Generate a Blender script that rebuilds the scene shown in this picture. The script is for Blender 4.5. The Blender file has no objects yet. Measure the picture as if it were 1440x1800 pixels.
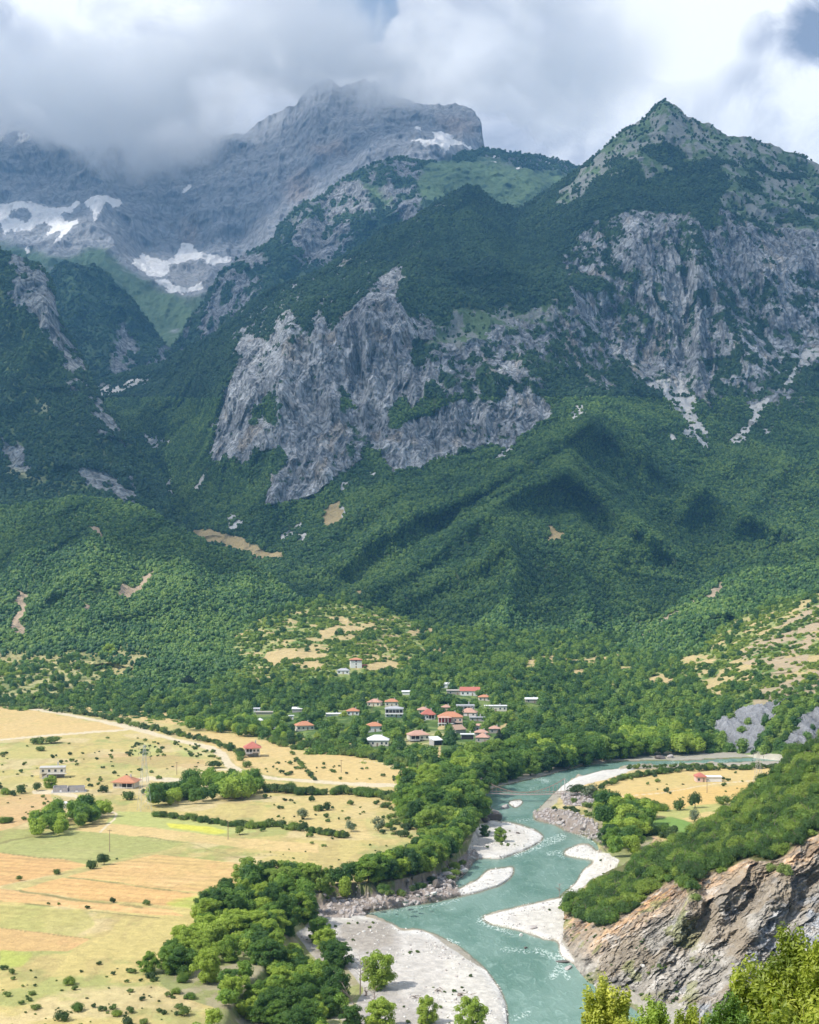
import bpy, bmesh, math, random, time
import numpy as np
from mathutils import Vector, Matrix
T0 = time.time()
def log(*a): print('[%.1fs]' % (time.time()-T0), *a, flush=True)
random.seed(5); RNG = np.random.default_rng(5)
scene = bpy.context.scene
COL = scene.collection

# ------------------------------------------------------------------ camera
F = 2770.0          # focal length in photo pixels (1440 x 1800)
CH = 113.0          # camera height above the river, metres
HOR = 1000.0        # photo row of the horizon
cam_d = bpy.data.cameras.new('camera'); cam = bpy.data.objects.new('camera', cam_d); COL.objects.link(cam)
cam.location = (0, 0, CH); cam.rotation_euler = (math.radians(90), 0, 0)
cam_d.sensor_width = 36; cam_d.lens = 36*F/1800; cam_d.shift_y = (HOR-900)/1800
cam_d.clip_start = 0.5; cam_d.clip_end = 60000
scene.camera = cam
# ------------------------------------------------------------------ light
SUN_TO = Vector((-0.72, -0.38, 0.90)).normalized()     # direction towards the sun
sun_el = math.asin(SUN_TO.z); sun_az = math.atan2(SUN_TO.x, SUN_TO.y)
sd = bpy.data.lights.new('sun', 'SUN'); sun = bpy.data.objects.new('sun', sd); COL.objects.link(sun)
sd.energy = 5.0; sd.angle = math.radians(0.5); sd.color = (1.0, 0.95, 0.86)
sun.rotation_euler = SUN_TO.to_track_quat('Z', 'Y').to_euler()
sun.location = (0, -200, 3000)
scene.view_settings.view_transform = 'Standard'; scene.view_settings.look = 'None'
scene.view_settings.exposure = 0.12; scene.view_settings.gamma = 1.0
scene.view_settings.use_curve_mapping = False
cy = scene.cycles
cy.use_denoising = True; cy.max_bounces = 30; cy.diffuse_bounces = 2; cy.glossy_bounces = 2
cy.transmission_bounces = 3; cy.volume_bounces = 28; cy.volume_step_rate = 1.0; cy.volume_max_steps = 256; cy.transparent_max_bounces = 12
cy.use_adaptive_sampling = True; cy.adaptive_threshold = 0.02

class NT:
    """small helper to write node trees"""
    def __init__(s, tree): s.t = tree; tree.nodes.clear()
    def n(s, typ, inp=None, **props):
        nd = s.t.nodes.new(typ)
        for k, v in props.items(): setattr(nd, k, v)
        for k, v in (inp or {}).items():
            sock = nd.inputs[k]
            if isinstance(v, bpy.types.NodeSocket): s.t.links.new(v, sock)
            else: sock.default_value = v
        return nd
    def math(s, op, a, b=None, c=None, clamp=False):
        i = {0: a}
        if b is not None: i[1] = b
        if c is not None: i[2] = c
        nd = s.n('ShaderNodeMath', i, operation=op); nd.use_clamp = clamp
        return nd.outputs[0]
    def vmath(s, op, a, b=None, out=0, scale=None):
        i = {0: a}
        if b is not None: i[1] = b
        nd = s.n('ShaderNodeVectorMath', i, operation=op)
        if scale is not None: nd.inputs['Scale'].default_value = scale
        return nd.outputs[out]
    def noise(s, vec, scale, detail=4, rough=0.5, dist=0.0, out='Fac'):
        return s.n('ShaderNodeTexNoise', {'Vector': vec, 'Scale': scale, 'Detail': detail, 'Roughness': rough, 'Distortion': dist}).outputs[out]
    def ramp(s, fac, lo, hi, a=0.0, b=1.0):
        nd = s.n('ShaderNodeMapRange', {'Value': fac, 'From Min': lo, 'From Max': hi, 'To Min': a, 'To Max': b})
        nd.interpolation_type = 'SMOOTHSTEP'
        return nd.outputs[0]
    def mix(s, fac, a, b, blend='MIX'):
        nd = s.n('ShaderNodeMix', data_type='RGBA', blend_type=blend, clamp_factor=True)
        for k, v in ((0, fac), (6, a), (7, b)):
            if isinstance(v, bpy.types.NodeSocket): s.t.links.new(v, nd.inputs[k])
            else: nd.inputs[k].default_value = v
        return nd.outputs[2]

def view_dir(px, py): return Vector(((px-720)/F, 1, (HOR-py)/F)).normalized()

# ------------------------------------------------------------------ world: blue sky under broken summer cloud
world = bpy.data.worlds.new('World'); scene.world = world; world.use_nodes = True
w = NT(world.node_tree)
sky = w.n('ShaderNodeTexSky', sky_type='NISHITA', sun_disc=False, sun_elevation=sun_el, sun_rotation=sun_az, altitude=350)
D = w.vmath('NORMALIZE', w.n('ShaderNodeTexCoord').outputs['Generated'])
sep = w.n('ShaderNodeSeparateXYZ', {0: D})
zz = w.math('ADD', sep.outputs[2], 0.18)
comb = w.n('ShaderNodeCombineXYZ', {0: w.math('DIVIDE', sep.outputs[0], zz), 1: w.math('DIVIDE', sep.outputs[1], zz), 2: sep.outputs[2]})
P = comb.outputs[0]
wv = w.vmath('ADD', w.vmath('MULTIPLY', D, (1.0, 1.0, 1.35)), w.vmath('SCALE', w.noise(D, 5.0, 3, 0.5, out='Color'), scale=0.16))
big = w.noise(wv, 5.5, 3, 0.5)
fine = w.noise(wv, 11.0, 9, 0.60, 0.5)
def lobe(px, py, r):     # 1 near a direction, falling to 0 at angular radius r (degrees), edge broken up by the cloud noise
    d = w.vmath('DISTANCE', D, tuple(view_dir(px, py)), out=1)
    d = w.math('ADD', d, w.math('MULTIPLY', w.math('SUBTRACT', fine, 0.5), 0.0175*r*1.5))
    return w.ramp(d, 0.0175*r, 0.0175*r*0.15)
tone = w.math('MULTIPLY_ADD', w.math('SUBTRACT', big, 0.5), 1.6, 0.62)
tone = w.math('MULTIPLY_ADD', w.math('SUBTRACT', fine, 0.5), 2.5, tone)
for px, py, r, a in ((1230, 10, 3.6, 0.85), (1180, 60, 2.2, 0.4), (1390, -20, 3.5, 0.5), (330, 60, 4.5, 0.40), (500, 40, 2.2, 0.3), (880, 60, 4.0, -0.30), (1430, 70, 1.9, -1.1), (1330, 60, 1.0, -0.6),
                     (10, 100, 2.8, -0.30), (1320, 135, 1.4, -0.25), (730, 60, 2.0, 0.10), (1100, 240, 3.5, 0.08), (930, 200, 3.0, -0.12), (1350, 200, 3.0, 0.15)):
    tone = w.math('MULTIPLY_ADD', lobe(px, py, r), a, tone)
tone = w.math('MAXIMUM', w.math('MINIMUM', tone, 1.0), 0.0)
cr = w.n('ShaderNodeValToRGB', {0: tone})
cr.color_ramp.elements[0].position = 0.0; cr.color_ramp.elements[0].color = (0.30, 0.34, 0.44, 1)
cr.color_ramp.elements[1].position = 1.0; cr.color_ramp.elements[1].color = (1.2, 1.2, 1.18, 1)
e = cr.color_ramp.elements.new(0.45); e.color = (0.66, 0.68, 0.76, 1)
e = cr.color_ramp.elements.new(0.75); e.color = (0.98, 0.99, 1.02, 1)
cover = w.ramp(w.math('MULTIPLY_ADD', lobe(640, 14, 2.0), -0.85, w.math('MULTIPLY_ADD', sep.outputs[1], 0.45, big)), 0.28, 0.46)
bg1 = w.n('ShaderNodeBackground', {'Color': sky.outputs[0], 'Strength': 0.12})
bg2 = w.n('ShaderNodeBackground', {'Color': cr.outputs[0], 'Strength': 1.0})
mx = w.n('ShaderNodeMixShader', {0: cover, 1: bg1.outputs[0], 2: bg2.outputs[0]})
w.n('ShaderNodeOutputWorld', {0: mx.outputs[0]})

# ------------------------------------------------------------------ numpy noise
def _hash(ix, iy, iz, seed):
    h = (ix.astype(np.uint32)*np.uint32(374761393)) ^ (iy.astype(np.uint32)*np.uint32(668265263)) ^ (iz.astype(np.uint32)*np.uint32(2147483647 & 1274126177)) ^ np.uint32((seed*2654435761) & 0xffffffff)
    h = (h ^ (h >> np.uint32(13)))*np.uint32(1274126177)
    h = (h ^ (h >> np.uint32(16)))*np.uint32(2246822519)
    return ((h ^ (h >> np.uint32(15))) & np.uint32(0xffffff)).astype(np.float32)*np.float32(1/16777215.0)
def vn(x, y, z, seed=0):
    """value noise 0..1 in three dimensions"""
    x = np.asarray(x, np.float32); y = np.asarray(y, np.float32); z = np.broadcast_to(np.asarray(z, np.float32), x.shape)
    ix = np.floor(x); iy = np.floor(y); iz = np.floor(z)
    fx = x-ix; fy = y-iy; fz = z-iz
    fx = fx*fx*fx*(fx*(fx*6-15)+10); fy = fy*fy*fy*(fy*(fy*6-15)+10); fz = fz*fz*fz*(fz*(fz*6-15)+10)
    ix = ix.astype(np.int64); iy = iy.astype(np.int64); iz = iz.astype(np.int64)
    r = None
    for dz in (0, 1):
        a = _hash(ix, iy, iz+dz, seed); b = _hash(ix+1, iy, iz+dz, seed); c = _hash(ix, iy+1, iz+dz, seed); d = _hash(ix+1, iy+1, iz+dz, seed)
        t = a+(b-a)*fx; u = c+(d-c)*fx; t = t+(u-t)*fy
        r = t if r is None else r+(t-r)*fz
    return r
def fbm(x, y, z=0.0, octv=4, seed=0, gain=0.5):
    s = 0; a = 1; tot = 0
    for o in range(octv):
        s = s+a*vn(x*2.03**o+o*17.3, y*2.03**o+o*9.1, np.asarray(z)*2.03**o+o*5.7, seed+o); tot += a; a *= gain
    return s/tot
def ridged(x, y, z=0.0, octv=4, seed=0, gain=0.5):
    s = 0; a = 1; tot = 0
    for o in range(octv):
        n = 1-np.abs(2*vn(x*2.07**o+o*13.3, y*2.07**o+o*7.1, np.asarray(z)*2.07**o+o*3.7, seed+o)-1)
        s = s+a*n*n; tot += a; a *= gain
    return s/tot
def sstep(x, a, b):
    t = np.clip((x-a)/(b-a), 0, 1); return t*t*(3-2*t)

# ------------------------------------------------------------------ region maps (outlines of woods, rock, fields, water)
RX0, RY0, RW, RH = -300, -100, 2060, 2400
def blank(): return np.zeros((RH, RW), np.float32)
def paint(m, poly, v=1.0):
    p = np.asarray(poly, float); p = p-np.array([RX0, RY0])
    x0, y0 = np.maximum(np.floor(p.min(0)).astype(int), 0); x1 = min(int(p[:, 0].max())+2, RW); y1 = min(int(p[:, 1].max())+2, RH)
    if x1 <= x0 or y1 <= y0: return m
    yy, xx = np.mgrid[y0:y1, x0:x1]; ins = np.zeros(xx.shape, bool)
    xx = xx+0.5; yy = yy+0.5
    q = np.roll(p, 1, 0)
    for (ax, ay), (bx, by) in zip(p, q):
        if ay == by: continue
        c = (ay > yy) != (by > yy)
        ins ^= c & (xx < (bx-ax)*(yy-ay)/(by-ay)+ax)
    m[y0:y1, x0:x1][ins] = v
    return m
def stroke(m, pts, width, v=1.0):
    """a band of the given width (px) along a polyline; width may be a list"""
    pts = np.asarray(pts, float); wd = np.broadcast_to(np.asarray(width, float), (len(pts),))
    x0 = int(max(pts[:, 0].min()-wd.max()-RX0-2, 0)); x1 = int(min(pts[:, 0].max()+wd.max()-RX0+2, RW))
    y0 = int(max(pts[:, 1].min()-wd.max()-RY0-2, 0)); y1 = int(min(pts[:, 1].max()+wd.max()-RY0+2, RH))
    yy, xx = np.mgrid[y0:y1, x0:x1]; xx = xx+RX0; yy = yy+RY0
    sub = m[y0:y1, x0:x1]
    for i in range(len(pts)-1):
        a, b = pts[i], pts[i+1]; d = b-a; L = max(d@d, 1e-6)
        t = np.clip(((xx-a[0])*d[0]+(yy-a[1])*d[1])/L, 0, 1)
        dist = np.hypot(xx-a[0]-t*d[0], yy-a[1]-t*d[1])
        sub[dist < 0.5*(wd[i]+(wd[i+1]-wd[i])*t)] = v
    return m
def polymap(*polys):
    m = blank()
    for p in polys: paint(m, p)
    return m
def blur(m, r):
    """soft edge of r pixels; only the painted part of the map is worked on"""
    r = int(r)
    ys = np.flatnonzero(m.any(1)); xs_ = np.flatnonzero(m.any(0))
    if not len(ys): return m
    g = 2*r+2; y0, y1 = max(ys[0]-g, 0), min(ys[-1]+g+1, RH); x0, x1 = max(xs_[0]-g, 0), min(xs_[-1]+g+1, RW)
    s_ = m[y0:y1, x0:x1]
    for _ in range(2):
        p = np.pad(s_, ((r+1, r), (0, 0)), mode='edge'); c = np.cumsum(p, 0, dtype=np.float64); s_ = (c[2*r+1:]-c[:-(2*r+1)])/(2*r+1)
        p = np.pad(s_, ((0, 0), (r+1, r)), mode='edge'); c = np.cumsum(p, 1, dtype=np.float64); s_ = (c[:, 2*r+1:]-c[:, :-(2*r+1)])/(2*r+1)
    out = blank(); out[y0:y1, x0:x1] = s_
    return out
def samp(m, px, py):
    """bilinear lookup of a map at photo positions"""
    x = np.clip(px-RX0-0.5, 0, RW-1.001); y = np.clip(py-RY0-0.5, 0, RH-1.001)
    ix = x.astype(np.int32); iy = y.astype(np.int32); fx = x-ix; fy = y-iy
    return (m[iy, ix]*(1-fx)+m[iy, ix+1]*fx)*(1-fy)+(m[iy+1, ix]*(1-fx)+m[iy+1, ix+1]*fx)*fy

def proj(x, y, z): return 720+F*x/y, HOR+F*(CH-z)/y
def unproj(px, py, z=0.0):
    """point of height z seen at photo position (px, py)"""
    y = (CH-z)*F/(py-HOR); return (px-720)/F*y, y, z

# ------------------------------------------------------------------ base materials
def new_mat(name):
    m = bpy.data.materials.new(name); m.use_nodes = True
    return m, NT(m.node_tree)
def terrain_mat(name, scales=(0.06, 0.4), bump=(8.0, 0.5), var=0.25, rough=0.9, bstr=1.0, crag=None):
    """ground surface: the colour of the place (attribute) broken up by two sizes of procedural mottling, plus relief"""
    m, t = new_mat(name)
    g = t.n('ShaderNodeNewGeometry').outputs['Position']
    col = t.n('ShaderNodeAttribute', attribute_name='Col').outputs['Color']
    n1 = t.noise(g, scales[0], 5, 0.6); n2 = t.noise(g, scales[1], 4, 0.6)
    v = t.math('ADD', t.math('MULTIPLY', t.math('SUBTRACT', n1, 0.5), var*2.4), t.math('MULTIPLY', t.math('SUBTRACT', n2, 0.5), var*2.4))
    k = t.math('ADD', v, 1.0)
    c = t.vmath('MULTIPLY', col, t.n('ShaderNodeCombineXYZ', {0: k, 1: k, 2: k}).outputs[0])
    if crag:      # fractured rock: upright joints and bedding cracks, only where bare rock shows
        rk_ = t.n('ShaderNodeAttribute', attribute_name='Rock').outputs['Fac']
        wp_ = t.vmath('ADD', g, t.vmath('SCALE', t.noise(g, crag*0.6, 3, 0.5, out='Color'), scale=14.0))
        ve = t.n('ShaderNodeTexVoronoi', {'Vector': t.vmath('MULTIPLY', wp_, (1.0, 1.0, 0.38)), 'Scale': crag}, feature='DISTANCE_TO_EDGE').outputs['Distance']
        v2 = t.n('ShaderNodeTexVoronoi', {'Vector': t.vmath('MULTIPLY', wp_, (1.0, 1.0, 0.5)), 'Scale': crag*3.1}, feature='F1')
        cr_ = t.ramp(ve, 0.0, 0.13); st_ = t.math('MULTIPLY_ADD', t.n('ShaderNodeSeparateColor', {0: v2.outputs['Color']}).outputs[0], 0.5, 0.72)
        kk_ = t.math('MULTIPLY', t.math('MULTIPLY_ADD', cr_, 0.55, 0.50), st_); kk_ = t.math('MULTIPLY_ADD', t.math('SUBTRACT', kk_, 1.0), rk_, 1.0)
        c = t.vmath('MULTIPLY', c, t.n('ShaderNodeCombineXYZ', {0: kk_, 1: kk_, 2: kk_}).outputs[0])
        n2 = t.math('MULTIPLY_ADD', t.math('ADD', t.ramp(ve, 0.0, 0.3), v2.outputs['Distance']), t.math('MULTIPLY', rk_, 0.9), n2)
    b = t.n('ShaderNodeBump', {'Height': n2, 'Distance': bump[1], 'Strength': bstr})
    b2 = t.n('ShaderNodeBump', {'Height': n1, 'Distance': bump[0], 'Strength': bstr, 'Normal': b.outputs[0]})
    p = t.n('ShaderNodeBsdfPrincipled', {'Base Color': c, 'Roughness': rough, 'Specular IOR Level': 0.15, 'Normal': b2.outputs[0]})
    t.n('ShaderNodeOutputMaterial', {0: p.outputs[0]})
    return m

def link(o, parent=None):
    COL.objects.link(o)
    if parent is not None: o.parent = parent
    return o
def tag(o, label=None, cat=None, group=None, kind=None):
    if label: o['label'] = label
    if cat: o['category'] = cat
    if group: o['group'] = group
    if kind: o['kind'] = kind
    return o
def grid_mesh(name, V, mat, col=None, attrs=None, smooth=True, mask=None):
    """V: (rows, cols, 3) -> a mesh of quads"""
    r, c, _ = V.shape
    idx = np.arange(r*c, dtype=np.int32).reshape(r, c)
    q = np.stack([idx[1:, :-1], idx[1:, 1:], idx[:-1, 1:], idx[:-1, :-1]], -1).reshape(-1, 4)
    if mask is not None: q = q[mask.reshape(-1)]
    me = bpy.data.meshes.new(name)
    me.vertices.add(r*c); me.vertices.foreach_set('co', V.astype(np.float32).reshape(-1))
    me.loops.add(q.size); me.loops.foreach_set('vertex_index', q.reshape(-1).astype(np.int32))
    me.polygons.add(len(q)); me.polygons.foreach_set('loop_start', np.arange(0, q.size, 4, dtype=np.int32))
    me.update(calc_edges=True)
    me.polygons.foreach_set('use_smooth', np.full(len(q), smooth))
    if col is not None:
        a = me.color_attributes.new('Col', 'FLOAT_COLOR', 'POINT')
        cc = np.ones((r*c, 4), np.float32); cc[:, :3] = np.clip(col.reshape(-1, 3), 0.003, 1); a.data.foreach_set('color', cc.reshape(-1))
    for k, v in (attrs or {}).items():
        a = me.attributes.new(k, 'FLOAT', 'POINT'); a.data.foreach_set('value', v.astype(np.float32).reshape(-1))
    if mat: me.materials.append(mat)
    o = bpy.data.objects.new(name, me); link(o)
    return o

def lerp_line(line, x):
    l = np.asarray(line, float); return np.interp(x, l[:, 0], l[:, 1])
def depth_field(ctrl, x, y, lin=True):
    """smooth surface of ln(distance) through control points (px, py, distance)"""
    c = np.asarray(ctrl, float); P_ = c[:, :2]/400.0; v = np.log(c[:, 2]); n = len(c)
    d = np.hypot(P_[:, None, 0]-P_[None, :, 0], P_[:, None, 1]-P_[None, :, 1])
    A = np.zeros((n+3, n+3)); A[:n, :n] = d-1e-3*np.eye(n); A[:n, n] = 1; A[:n, n+1:] = P_; A[n, :n] = 1; A[n+1:, :n] = P_.T
    s = np.linalg.solve(A, np.concatenate([v, [0, 0, 0]]))
    out = s[n]+s[n+1]*x/400+s[n+2]*y/400
    for i in range(n): out = out+s[i]*np.hypot(x/400-P_[i, 0], y/400-P_[i, 1])
    return np.exp(out)

class Slope: pass
def make_slope(name, x0, x1, top, bottom, ctrl, step, spurs=(), back=14, back_y=1.03, back_drop=0.45, row_step=None):
    """a mountainside: its skyline, foot and distances, sampled densely where it faces the valley"""
    S = Slope(); S.name = name
    xs = np.arange(x0, x1+step, step); tp = lerp_line(top, xs); bt = lerp_line(bottom, xs)
    nr = int(np.max(bt-tp)/(row_step or step))+1
    t = np.linspace(0, 1, nr)[:, None]
    PX = np.broadcast_to(xs, (nr, len(xs))).copy(); PY = tp+(bt-tp)*t
    # evaluate on a coarse lattice, then refine
    L = 6.0
    cx = np.arange(x0-40, x1+60, L); cyy = np.arange(min(l[1] for l in top)-40, max(l[1] for l in bottom)+60, L)
    gx, gy = np.meshgrid(cx, cyy); g = depth_field(ctrl, gx, gy)
    def soft(g, times):
        k = np.array([1, 2, 3, 2, 1])/9.0
        for _ in range(times):
            gp = np.pad(g, 2, mode='edge'); g = sum(k[i]*gp[i:i+gx.shape[0], :] for i in range(5)); g = sum(k[i]*g[:, i:i+gx.shape[1]] for i in range(5))
        return g
    g = soft(g, 3)
    sx = 5*(fbm(gx/60, gy/60, 0, 3, 777)-0.5)*2*1.6
    for pts, wd, amp in spurs:
        p = np.asarray(pts, float); best = np.full(gx.shape, 1e9)
        for i in range(len(p)-1):
            a, b = p[i], p[i+1]; d = b-a
            u = np.clip(((gx+sx-a[0])*d[0]+(gy+sx-a[1])*d[1])/(d@d), 0, 1)
            best = np.minimum(best, np.hypot(gx+sx-a[0]-u*d[0], gy+sx-a[1]-u*d[1]))
        g = g-amp*np.exp(-best/wd)
    g = soft(g, 1)
    fx = np.clip((PX-cx[0])/L, 0, len(cx)-1.001); fy = np.clip((PY-cyy[0])/L, 0, len(cyy)-1.001)
    ix = fx.astype(int); iy = fy.astype(int); fx = fx-ix; fy = fy-iy
    Y = (g[iy, ix]*(1-fx)+g[iy, ix+1]*fx)*(1-fy)+(g[iy+1, ix]*(1-fx)+g[iy+1, ix+1]*fx)*fy
    X = (PX-720)/F*Y; Z = CH+(HOR-PY)/F*Y
    # the far side of the crest, falling away from the valley
    if back:
        kk = (np.arange(back, 0, -1)/back)[:, None]
        Yb = Y[0]*(1+(back_y-1)*4*kk**1.5); Zb = Z[0]-back_drop*(Yb-Y[0]); Xb = X[0]*Yb/Y[0]
        X = np.vstack([Xb, X]); Y = np.vstack([Yb, Y]); Z = np.vstack([Zb, Z])
        PX = np.vstack([np.repeat(PX[:1], back, 0), PX]); PY = np.vstack([np.repeat(PY[:1], back, 0), PY])
    S.X, S.Y, S.Z, S.PX, S.PY, S.back = X, Y, Z, PX, PY, back
    S.xs, S.tp, S.bt, S.nr = xs, tp, bt, nr
    return S
def finish_slope(S, mat, col, kind='structure', label=None, cat=None, rock=None):
    S.V = np.stack([S.X, S.Y, S.Z], -1)
    o = grid_mesh(S.name, S.V, mat, col, attrs={'Rock': rock} if rock is not None else None)
    tag(o, label, cat, kind=kind); S.obj = o
    log(S.name, S.V.shape)
    return o
def on_slope(S, px, py):
    """the point of a finished slope seen near photo position (px, py)"""
    c = int(np.clip(round((px-S.xs[0])/(S.xs[1]-S.xs[0])), 0, len(S.xs)-1)); t = (py-S.tp[c])/(S.bt[c]-S.tp[c])
    r = int(np.clip(round(t*(S.nr-1)), 0, S.nr-1))+S.back
    return S.V[r, c]
def mixc(a, b, m): return a+(np.asarray(b)-a)*m[..., None]
def flat(shape, c): return np.broadcast_to(np.asarray(c, float), shape+(3,)).copy()

def scatter(S, dens, want, size, rng=RNG, zoff=0.0):
    """random points on a slope: dens per square metre times the map value (rows, cols) 0..1"""
    V = S.V; a = V[1:, :-1]-V[:-1, :-1]; b = V[:-1, 1:]-V[:-1, :-1]
    area = np.linalg.norm(np.cross(a, b), axis=-1)
    m = want[:-1, :-1]*dens*area
    if S.back: m[:S.back] *= (np.arange(S.back) > S.back-4)[:, None]
    n = rng.poisson(np.clip(m, 0, 50))
    r, c = np.nonzero(n); k = n[r, c]; r = np.repeat(r, k); c = np.repeat(c, k)
    u = rng.random((len(r), 2)); P_ = V[r, c]+a[r, c]*u[:, :1]+b[r, c]*u[:, 1:]
    P_[:, 2] += zoff
    return P_, r, c
# ================================================================== THE MOUNTAINS
M_far = terrain_mat('far limestone', (0.006, 0.05), (30, 8), 0.18, crag=0.018)
M_mtn = terrain_mat('mountain slope', (0.05, 0.3), (8, 2.5), 0.34, crag=0.045)
M_near = terrain_mat('near slope', (0.2, 1.5), (1.2, 0.35), 0.32, crag=0.28)
ROCK = (0.30, 0.31, 0.325); ROCK_L = (0.48, 0.485, 0.49); ROCK_W = (0.42, 0.35, 0.27); UNDER = (0.055, 0.105, 0.035); GRASS_HI = (0.135, 0.205, 0.10)
SCREE = (0.62, 0.60, 0.57); TAN = (0.50, 0.38, 0.19); SNOW = (0.85, 0.83, 0.82); CLAY = (0.50, 0.33, 0.19); SHALE = (0.30, 0.30, 0.31)
Q = 1.0      # mesh fineness (1 = final)
def warp(S, amp, scl, seed=0):
    """positions in the region maps, with a natural wobble added to every outline"""
    k = scl
    return (S.PX+amp*2*(fbm(S.X/k, S.Y/k, S.Z/k, 4, seed)-0.5)*1.6, S.PY+amp*2*(fbm(S.X/k, S.Y/k, S.Z/k, 4, seed+50)-0.5)*1.6)

# ---- the far rock wall with the summit in cloud
far_top = [(-300, 120), (0, 150), (200, 190), (330, 243), (385, 234), (430, 233), (470, 206), (520, 184), (545, 152), (570, 144), (600, 152), (640, 140), (700, 166), (740, 178), (800, 186), (828, 203), (845, 225), (852, 262), (880, 300), (1015, 360), (1500, 420)]
far_bot = [(-300, 640), (0, 640), (350, 640), (600, 560), (900, 420), (1500, 520)]
far_ctrl = [(-300, 150, 8200), (0, 170, 8000), (200, 200, 7900), (330, 243, 7800), (430, 235, 7700), (545, 150, 7600), (640, 140, 7500), (740, 180, 7300), (845, 225, 7100),
            (-300, 350, 7300), (0, 345, 7300), (120, 345, 7300), (220, 350, 7250), (330, 330, 7250), (330, 430, 7000), (420, 300, 7300), (430, 440, 6850), (240, 445, 6950),
            (0, 400, 6800), (100, 400, 6600), (170, 395, 6500), (230, 450, 6250), (290, 505, 6000), (330, 515, 5950), (380, 512, 6100),
            (0, 450, 6300), (60, 470, 6050), (150, 520, 5700), (340, 470, 6500), (360, 560, 5450), (250, 560, 5500), (100, 600, 5500), (350, 640, 5100), (-300, 640, 5300),
            (560, 300, 6900), (520, 380, 6600), (480, 440, 6350), (600, 320, 6500), (700, 250, 6700), (760, 250, 6650), (720, 330, 6000), (640, 420, 5800), (800, 290, 6500), (850, 265, 6900), (850, 330, 6100), (600, 560, 5300), (900, 420, 5900), (1500, 520, 5900), (1500, 420, 6900)]
S1 = make_slope('far_mountain', -290, 1060, far_top, far_bot, far_ctrl, 1.7/Q,
    spurs=[([(170, 395), (210, 440), (290, 515), (330, 540)], 14, 120), ([(545, 150), (560, 300), (540, 380)], 26, 120), ([(840, 240), (760, 280), (700, 330), (650, 400)], 22, 200),
           ([(400, 240), (400, 330), (380, 420)], 30, 120), ([(100, 420), (60, 500)], 18, 100), ([(280, 260), (260, 350), (250, 420)], 20, 90), ([(340, 455), (300, 490), (320, 512)], 22, -90)])
n = ridged(S1.X/420, S1.Z/700, S1.Y/900, 6, 3, 0.52); fl = ridged(S1.X/90, S1.Z/240, S1.Y/300, 4, 9, 0.55)
k = 1.0*sstep(S1.PY, 620, 500)
S1.Y -= (n-0.4)*230*k+(fl-0.4)*50+(ridged(S1.X/40, S1.Z/160, S1.Y/200, 4, 12, 0.55)-0.4)*22; S1.Z += (n-0.4)*20+(fbm(S1.X/60, S1.Y/60, S1.Z/60, 3, 8)-0.5)*8
wx, wy = warp(S1, 7, 160, 3)
col = flat(S1.X.shape, (0.30, 0.305, 0.325))
strata = fbm(S1.X/500+S1.Z/140, S1.Z/26-S1.X/260, S1.Y/900, 4, 21); col *= (0.68+0.64*strata)[..., None]
warmr = polymap([(500, 350), (520, 290), (545, 300), (540, 345), (515, 365)], [(540, 250), (600, 240), (612, 270), (560, 280)], [(320, 395), (345, 390), (350, 430), (330, 440)], [(760, 200), (830, 215), (830, 240), (790, 245)])
col = mixc(col, (0.40, 0.31, 0.26), 0.55*samp(blur(warmr, 8), wx, wy))
green = polymap([(-300, 440), (-300, 700), (700, 700), (400, 520), (330, 530), (290, 515), (250, 490), (170, 425), (100, 455), (60, 440), (0, 430)],
                [(700, 330), (720, 300), (800, 285), (870, 275), (960, 285), (1040, 300), (1060, 420), (640, 440)])
gm = samp(blur(green, 5), wx, wy)*sstep(fbm(S1.X/200, S1.Y/200, S1.Z/200, 4, 31), 0.30, 0.42)
col = mixc(col, (0.10, 0.155, 0.085), gm)
darkw = polymap([(90, 500), (130, 470), (180, 480), (230, 525), (280, 590), (300, 640), (60, 640)])
col = mixc(col, (0.05, 0.095, 0.05), samp(blur(darkw, 3), wx, wy)*sstep(fbm(S1.X/90, S1.Z/90, S1.Y/90, 4, 33), 0.36, 0.46))
snow = polymap([(-40, 362), (0, 356), (60, 358), (118, 362), (136, 352), (142, 360), (122, 372), (105, 374), (112, 384), (136, 378), (138, 392), (120, 405), (104, 420), (92, 430), (104, 408), (98, 400), (80, 412), (70, 408), (88, 396), (78, 384), (60, 390), (50, 402), (36, 400), (24, 404), (14, 398), (8, 412), (0, 392), (-40, 400)],
    [(148, 355), (176, 352), (214, 354), (219, 366), (210, 376), (196, 370), (176, 382), (162, 396), (168, 376), (152, 366)],
    [(230, 463), (250, 443), (268, 452), (296, 462), (312, 448), (322, 434), (336, 433), (350, 446), (368, 458), (412, 454), (404, 466), (380, 474), (352, 466), (330, 468), (300, 466), (296, 480), (286, 490), (262, 484), (250, 474)],
    [(272, 494), (300, 498), (310, 510), (330, 513), (364, 512), (362, 519), (330, 519), (300, 517)],
    [(318, 345), (330, 322), (337, 322), (328, 338)], [(44, 440), (52, 434), (54, 440), (47, 446)],
    [(720, 257), (742, 258), (752, 264), (770, 262), (762, 250), (758, 241), (778, 234), (792, 240), (800, 252), (828, 262), (829, 268), (806, 258), (792, 262), (786, 280), (770, 268), (740, 268)],
    [(806, 270), (818, 281), (844, 287), (846, 293), (830, 292), (808, 280)], [(728, 235), (742, 234), (738, 241), (730, 240)])
holes = polymap([(30, 370), (46, 366), (56, 376), (50, 388), (38, 388), (28, 380)], [(16, 372), (26, 370), (28, 380), (18, 382)], [(116, 378), (132, 368), (134, 384), (118, 386)])
snow = np.clip(snow-holes, 0, 1)
wx2, wy2 = warp(S1, 3.5, 45, 77)
col = mixc(col, SNOW, sstep(samp(blur(snow, 1), wx2, wy2), 0.4, 0.6))
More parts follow.
